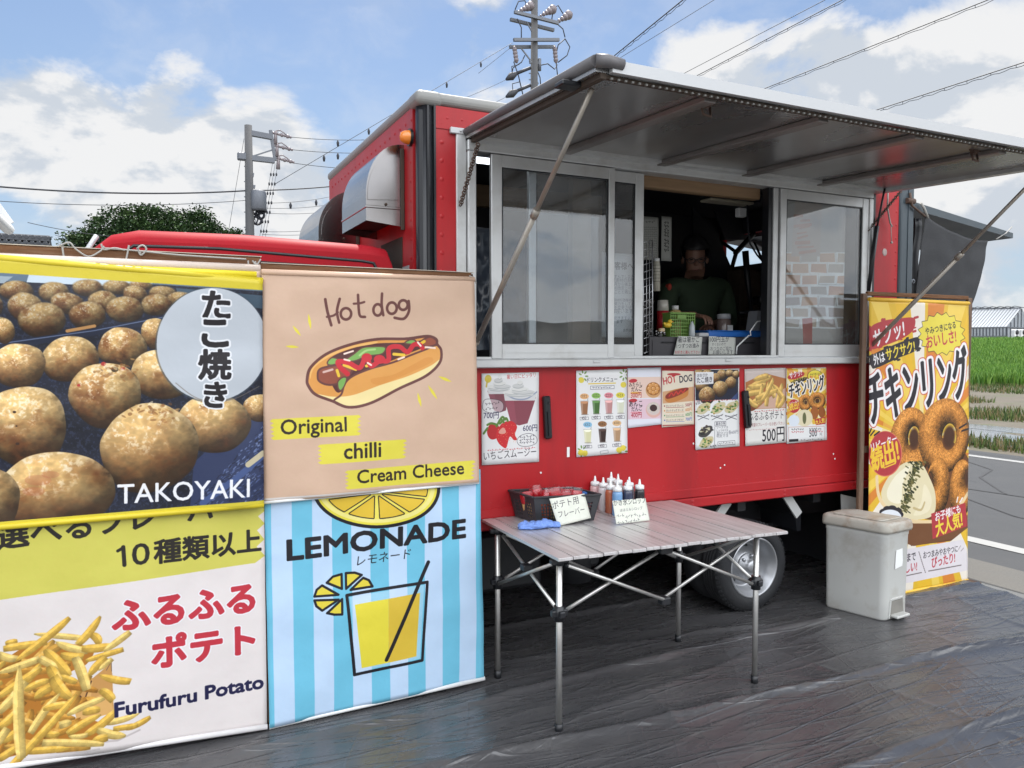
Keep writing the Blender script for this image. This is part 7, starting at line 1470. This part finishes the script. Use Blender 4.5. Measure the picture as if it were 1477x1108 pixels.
    for k, s_ in enumerate(('て頂く原材料価格の高', '抑える努力をしてお', 'の価格を変更させて', 'とが御座います。')): cv.text(s_, (752, 766 + k * 18), (896, 766 + k * 18), (104, 104, 110), 1.0, 0)
    cv.text('いただきますよう', (770, 850), (890, 850), (104, 104, 110), 1, 0); cv.text('ます', (812, 868), (842, 868), (104, 104, 110), 1, 0); cv.text('合同会社', (842, 908), (896, 908), (90, 90, 96), 1, 0)
    o = print_sheet('notice_sheet', cv, [(a.x, a.z), (c.x, a.z), (c.x, c.z), (a.x, c.z)], cv.material('customer_notice_print', .6), None, .002, 3, .0006, 6, 10); tag(o, 'white printed notice for customers behind the narrow window pane', 'notice')
    # added sheet that paints the brick and banner reflection of the right pane
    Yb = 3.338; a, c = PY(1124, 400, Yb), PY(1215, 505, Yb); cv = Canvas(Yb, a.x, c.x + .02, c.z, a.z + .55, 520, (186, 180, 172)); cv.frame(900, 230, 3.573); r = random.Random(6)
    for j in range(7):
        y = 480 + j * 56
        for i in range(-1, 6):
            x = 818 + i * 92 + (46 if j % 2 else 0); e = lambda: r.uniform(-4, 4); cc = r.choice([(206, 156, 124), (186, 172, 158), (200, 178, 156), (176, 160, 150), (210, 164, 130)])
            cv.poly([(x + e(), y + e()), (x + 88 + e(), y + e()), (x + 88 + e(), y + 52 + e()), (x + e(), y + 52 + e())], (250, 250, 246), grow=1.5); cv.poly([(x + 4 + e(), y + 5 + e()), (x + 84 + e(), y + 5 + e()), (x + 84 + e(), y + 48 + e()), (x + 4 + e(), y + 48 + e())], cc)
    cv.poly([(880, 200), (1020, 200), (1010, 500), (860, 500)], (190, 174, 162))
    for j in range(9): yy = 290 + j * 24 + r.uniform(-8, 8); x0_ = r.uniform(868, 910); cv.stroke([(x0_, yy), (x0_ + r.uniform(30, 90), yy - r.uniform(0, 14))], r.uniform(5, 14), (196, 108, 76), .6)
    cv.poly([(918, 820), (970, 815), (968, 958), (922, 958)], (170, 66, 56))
    o = print_sheet('brick_reflection_sheet', cv, [(a.x, a.z + .52), (c.x, a.z + .52), (c.x, c.z - .0), (a.x, c.z)], cv.material('brick_reflection', .7), None, .004, 5, .001, 8, 12); tag(o, 'added sheet painted with a reflected brick wall and orange strokes, behind the right pane', 'painted reflection')
    # hand-written cards on the drawer fronts
    def hc1(c): K = (56, 54, 64); c.text('箸は箸かご', (276, 942), (388, 940), K, 1.1, .01); c.text('1つずつお進み', (270, 972), (386, 968), K, 1.1, .01); c.text('お好きに選んで下さい', (262, 1000), (392, 1000), (186, 50, 60), 1.1, .01)
    card('chopstick_card_print', [(978, 485), (1013, 486), (1011, 512), (971.5, 512)], 3.440, hc1, 'white card with black and red handwriting, left one on the drawer fronts', seed=7, lean=0, crop=(900, 230, 3.573), bg=(200, 202, 196))
    def hc2(c): K = (60, 60, 70); c.text('100円玉が', (442, 940), (540, 938), K, 1.1, .01); c.text('すくないので', (452, 960), (522, 958), K, 1.1, .0); c.text('おつりのご協力', (444, 984), (552, 982), K, 1.1, .0); c.text('お願いします', (456, 1003), (560, 1002), K, 1.1, 0)
    card('coin_card_print', [(1022.5, 485), (1061, 487), (1060, 512), (1021.5, 512)], 3.440, hc2, 'white card with all-black handwriting, right one on the drawer fronts', seed=8, lean=0, crop=(900, 230, 3.573), bg=(200, 202, 196))
    # lamp fittings
    t = thing('ceiling_lamp', tuple(PY(1048, 292, 3.75)), 'unlit off-white strip lamp hanging with its cable inside the hatch', 'lamp'); a, c = PY(1017, 290, 3.75), PY(1080, 297, 3.75); b = MB(); b.box((a.x, 3.70, c.z), (c.x, 3.80, a.z + .015), .01, seg=2); b.build('lamp_case', mat('aged_plastic', (.42, .38, .29), .5), t); b = MB(); b.tube([PY(1080, 291, 3.75), PY(1096, 291, 3.75), PY(1099, 282, 3.75), PY(1096, 276, 3.75)], .006, 6); b.tube([PY(1078, 296, 3.7), PY(1079, 330, 3.7), PY(1082, 352, 3.7), PY(1092, 368, 3.7), PY(1104, 382, 3.7)], .006, 6); b.build('cable', M['wire'], t); b = MB(); a = PY(1063, 300, 3.7); c = PY(1074, 314, 3.7); b.box((a.x, 3.68, c.z), (c.x, 3.72, a.z), .005); b.build('plug', M['white'], t)
    t = thing('tube_lamp', tuple(PY(690, 230, 3.62)), 'lit white fluorescent tube seen in the gap left of the window sash', 'lamp'); a, c = PY(672, 229, 3.62), PY(716, 232, 3.62); b = MB(); b.tube([(a.x - .05, 3.62, a.z), (c.x + .1, 3.62, a.z)], .016, 12); b.build('lit_tube', emit_mat('lit_tube_glow', (.9, .95, 1), 1.2), t); b = MB(); b.box((a.x - .08, 3.60, a.z + .014), (c.x + .13, 3.64, a.z + .035), .004); b.build('lamp_case', M['lining'], t)
    # left gap: bagged black machine
    t = thing('black_bag', tuple(PY(690, 500, 3.6)), 'shiny black plastic bag hung in the gap at the left of the window', 'bag'); a, c = PY(672, 330, 3.6), PY(716, 505, 3.6)
    b = MB(); b.grid(lambda u, v: (a.x - .05 + (c.x - a.x + .25) * u, 3.6 - .05 * math.sin(u * 3.1) + .03 * noise.noise((u * 4, v * 5, 2)) + .012 * noise.noise((u * 12, v * 12, 2)), a.z + (c.z - a.z) * v), 40, 50); b.build('bag_skin', mat('bag_plastic', (.045, .055, .075), .25, var=.2), t)
    b = MB(); b.tube([PY(674, 327, 3.58), PY(730, 335, 3.58)], .006, 8); b.build('hanging_bar', M['galv'], t)
    # dark drapes at the far hatch and the stair-like frame in front of it
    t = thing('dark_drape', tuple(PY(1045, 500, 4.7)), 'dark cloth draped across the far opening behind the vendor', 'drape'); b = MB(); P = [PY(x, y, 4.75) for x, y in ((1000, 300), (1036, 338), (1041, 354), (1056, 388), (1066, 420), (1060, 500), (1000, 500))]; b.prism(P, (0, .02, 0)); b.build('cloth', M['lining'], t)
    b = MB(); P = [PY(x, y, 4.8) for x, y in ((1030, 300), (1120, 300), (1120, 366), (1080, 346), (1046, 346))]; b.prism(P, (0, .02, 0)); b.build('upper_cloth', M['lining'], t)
    t = thing('shelf_clutter', tuple(PY(1090, 450, 4.4)), 'brown cardboard and tools stacked at the far right behind the hatch', 'clutter'); b = MB(); a, c = PY(1068, 388, 4.6), PY(1120, 480, 4.6); b.box((a.x, 4.6, c.z - .3), (c.x, 4.8, a.z), .01); b.build('box_stack', mat('dim_cardboard', (.12, .085, .06), .8, var=.5, scale=14), t)
    b = MB(); b.tube([PY(1075, 362, 4.0), PY(1078, 400, 4.0), PY(1084, 452, 3.95)], [.022, .020, .010], 10); b.tube([PY(1066, 452, 3.95), PY(1100, 448, 3.95)], .012, 8); b.build('dark_tool', M['black'], t)
    t = thing('wall_speaker', tuple(PY(1100, 440, 4.2)), 'small black speaker on the shelf at the right edge of the hatch', 'speaker'); b = MB(); a, c = PY(1094, 426, 4.2), PY(1106, 440, 4.2); b.box((a.x, 4.18, c.z), (c.x + .03, 4.28, a.z), .02, seg=3); b.build('speaker_case', M['black'], t)
inside()

# ------------------------------------------------------------------ the vendor
def vendor():
    Yv = 4.10; P = lambda x, y, Y=Yv: PY(x, y, Y)
    neck = P(1011, 404); hd = P(1003, 372, Yv - .06); chest = P(1003, 440, Yv + .02); hip = Vector((chest.x - .01, Yv + .10, 1.42))
    shl, shr = P(966, 413, Yv + .01), P(1043, 413, Yv + .01); elL, elR = P(957, 460, Yv - .06), P(1052, 466, Yv - .04); waL, waR = P(999, 455, 3.84), P(1024, 470, 3.86)
    MH = Matrix.Rotation(RAD(-34), 3, 'Z') @ Matrix.Rotation(RAD(15), 3, 'X'); HO = lambda x, y, z: MH @ Vector((x, y, z))
    neck = hd + HO(0, .045, -.155)
    me = bpy.data.meshes.new('person'); V = []; E = []; Rr = []
    def v(p, r, par=None):
        V.append(tuple(p)); Rr.append(r); i = len(V) - 1
        if par is not None: E.append((par, i))
        return i
    pel = v(hip - Vector((0, 0, .14)), (.155, .11)); w = v(hip + Vector((0, -.01, .05)), (.15, .11), pel); ch = v(chest, (.165, .12), w); up = v((shl + shr) / 2 + Vector((0, .02, -.06)), (.10, .075), ch); nk = v(neck, (.054, .056), up); hb = v(hd + HO(0, -.004, -.056), (.058, .072), nk); hc = v(hd + HO(0, .022, .022), (.076, .094), hb); ht = v(hd + HO(0, .03, .09), (.056, .068), hc)
    for s, e, wr in ((shl, elL, waL), (shr, elR, waR)):
        a = v(s + Vector((0, 0, -.015)), .052, up); b_ = v(s.lerp(e, .55), .056, a); c = v(e, .046, b_); d = v(e.lerp(wr, .5), .039, c); v(wr + (wr - e).normalized() * .035, .024, d)
    for sx in (-1, 1):
        a = v(Vector((hip.x + sx * .09, Yv + .10, 1.16)), .085, pel); b_ = v(Vector((hip.x + sx * .10, Yv + .08, .97)), .062, a); c = v(Vector((hip.x + sx * .10, Yv + .12, .80)), .045, b_); v(Vector((hip.x + sx * .10, Yv + .0, .765)), .035, c)
    me.from_pydata(V, E, []); t = thing('person', (hip.x, Yv + .10, .74), 'vendor in dark green shirt and glasses looking down inside the serving hatch', 'person')
    skin = mat('skin', (.24, .125, .085), .5, var=.08); o = link_mesh('body', me, [skin], t)
    m = o.modifiers.new('skin', 'SKIN'); o.data.skin_vertices or None
    for i, r in enumerate(Rr): o.data.skin_vertices[0].data[i].radius = r if isinstance(r, tuple) else (r, r)
    o.data.skin_vertices[0].data[0].use_root = True; m.use_smooth_shade = True; s = o.modifiers.new('smooth', 'SUBSURF'); s.levels = s.render_levels = 2
    # shirt over trunk and upper arms
    me2 = bpy.data.meshes.new('shirt'); V2 = []; E2 = []; R2 = []
    def u(p, r, par=None):
        V2.append(tuple(p)); R2.append(r); i = len(V2) - 1
        if par is not None: E2.append((par, i))
        return i
    g = 1.12; pe = u(hip - Vector((0, 0, .16)), (.175, .13)); w = u(hip + Vector((0, -.01, .05)), (.172, .13), pe); c_ = u(chest, (.185, .138), w); up = u((shl + shr) / 2 + Vector((0, .01, -.05)), (.145, .108), c_); u(neck + Vector((0, .012, -.035)), (.060, .062), up)
    for s_, e_, wr in ((shl, elL, waL), (shr, elR, waR)): a = u(s_, .080, up); b_ = u(s_.lerp(e_, .5), .072, a); cc = u(e_, .062, b_); u(e_.lerp(wr, .35), .056, cc)
    me2.from_pydata(V2, E2, []); sh = link_mesh('shirt', me2, [mat('green_shirt', (.030, .050, .026), .85, var=.2, scale=12, bump=.4, bscale=14)], t); m = sh.modifiers.new('skin', 'SKIN')
    for i, r in enumerate(R2): sh.data.skin_vertices[0].data[i].radius = r if isinstance(r, tuple) else (r, r)
    sh.data.skin_vertices[0].data[0].use_root = True; m.use_smooth_shade = True; s = sh.modifiers.new('smooth', 'SUBSURF'); s.levels = s.render_levels = 2
    b = MB(); b.box((shl.x - .062, shl.y - .075, shl.z - .09), (shl.x - .035, shl.y - .03, shl.z + .01), .008); b.build('sleeve_patch', mat('red_patch', (.45, .05, .03), .7), t)
    # face: nose, ears, eyes, mouth, glasses; hair
    f = hd + HO(0, -.068, -.012)
    b = MB(); b.ball(f + HO(0, -.004, -.014), .013, 10, 0, (.9, 1.2, 1.4)); b.build('nose', skin, t)
    for s in (-1, 1): b = MB(); b.ball(hd + HO(s * .079, .035, -.02), .018, 10, 0, (.5, .8, 1.4)); b.build('ear', skin, t)
    for s in (-1, 1): b = MB(); b.ball(f + HO(s * .030, .006, .010), .010, 10, 0, (1.3, .7, .5)); b.build('eye', mat('eye_dark', (.03, .02, .02), .3) if s < 0 else bpy.data.materials['eye_dark'], t)
    b = MB(); b.tube([f + HO(-.022, .006, -.052), f + HO(0, -.002, -.055), f + HO(.022, .006, -.052)], .0045, 8); b.build('mouth', mat('lips', (.25, .09, .08), .5), t)
    b = MB(); k = [f + HO(x, -.016, z) for x, z in ((0, .012),)]
    for s in (-1, 1): b.tube([f + HO(s * .032 + .024 * math.cos(a * .5236), -.018, .008 + .017 * math.sin(a * .5236)) for a in range(13)], .0024, 6); b.tube([f + HO(s * .056, -.018, .012), hd + HO(s * .080, .03, .0)], .0022, 6)
    b.tube([f + HO(-.009, -.019, .012), f + HO(.009, -.019, .012)], .0024, 6); b.build('glasses', M['black'], t)
    def hair(u_, v_):
        a = u_ * 2 * math.pi; ph = v_ * 2.0; r = 1 + .10 * noise.noise((math.cos(a) * 2.5, math.sin(a) * 2.5, v_ * 4)) + .05 * noise.noise((math.cos(a) * 8, math.sin(a) * 8, v_ * 12))
        fr = math.sin(a) < -.25
        ph = min(ph, 1.30 if fr else 2.0)
        return hd + HO(.094 * r * math.sin(ph) * math.cos(a), .035 + .112 * r * math.sin(ph) * math.sin(a), .035 + .105 * r * math.cos(ph))
    b = MB(); b.grid(hair, 48, 20); solid(b.build('hair', mat('black_hair', (.012, .011, .012), .55, var=.4, scale=40), t), .008)
    # hands: palm with five bent fingers each
    for wr, sx, e in ((waL, 1, elL), (waR, -1, elR)):
        d = (wr - e).normalized(); d = (d + Vector((0, -.35, -.25))).normalized(); side = d.cross(Vector((0, 0, 1))).normalized(); nrm = side.cross(d).normalized()
        hm = bpy.data.meshes.new('hand'); HV = [tuple(wr), tuple(wr + d * .035), tuple(wr + d * .075)]; HE = [(0, 1), (1, 2)]; HR = [(.024, .020), (.036, .017), (.036, .014)]
        for k in range(4):
            o_ = (k - 1.5) * .018; L = (.030, .034, .032, .025)[k]; q0 = wr + d * .082 + side * o_; q1 = q0 + d * L - nrm * .006; q2 = q1 + d * L * .55 - nrm * .020; q3 = q2 + d * L * .1 - nrm * .022; n0 = len(HV)
            HV += [tuple(q0), tuple(q1), tuple(q2), tuple(q3)]; HE += [(2, n0), (n0, n0 + 1), (n0 + 1, n0 + 2), (n0 + 2, n0 + 3)]; HR += [(.0095, .0095), (.0088, .0088), (.0082, .0082), (.0072, .0072)]
        n0 = len(HV); q0 = wr + d * .03 - side * sx * .034; q1 = q0 + d * .03 - side * sx * .018 - nrm * .008; q2 = q1 + d * .028 - nrm * .008; HV += [tuple(q0), tuple(q1), tuple(q2)]; HE += [(1, n0), (n0, n0 + 1), (n0 + 1, n0 + 2)]; HR += [(.013, .013), (.011, .011), (.009, .009)]
        hm.from_pydata(HV, HE, []); ho = link_mesh('hand', hm, [skin], t); m = ho.modifiers.new('skin', 'SKIN')
        for i, r in enumerate(HR): ho.data.skin_vertices[0].data[i].radius = r
        ho.data.skin_vertices[0].data[0].use_root = True; m.use_smooth_shade = True; s = ho.modifiers.new('smooth', 'SUBSURF'); s.levels = s.render_levels = 1
vendor()
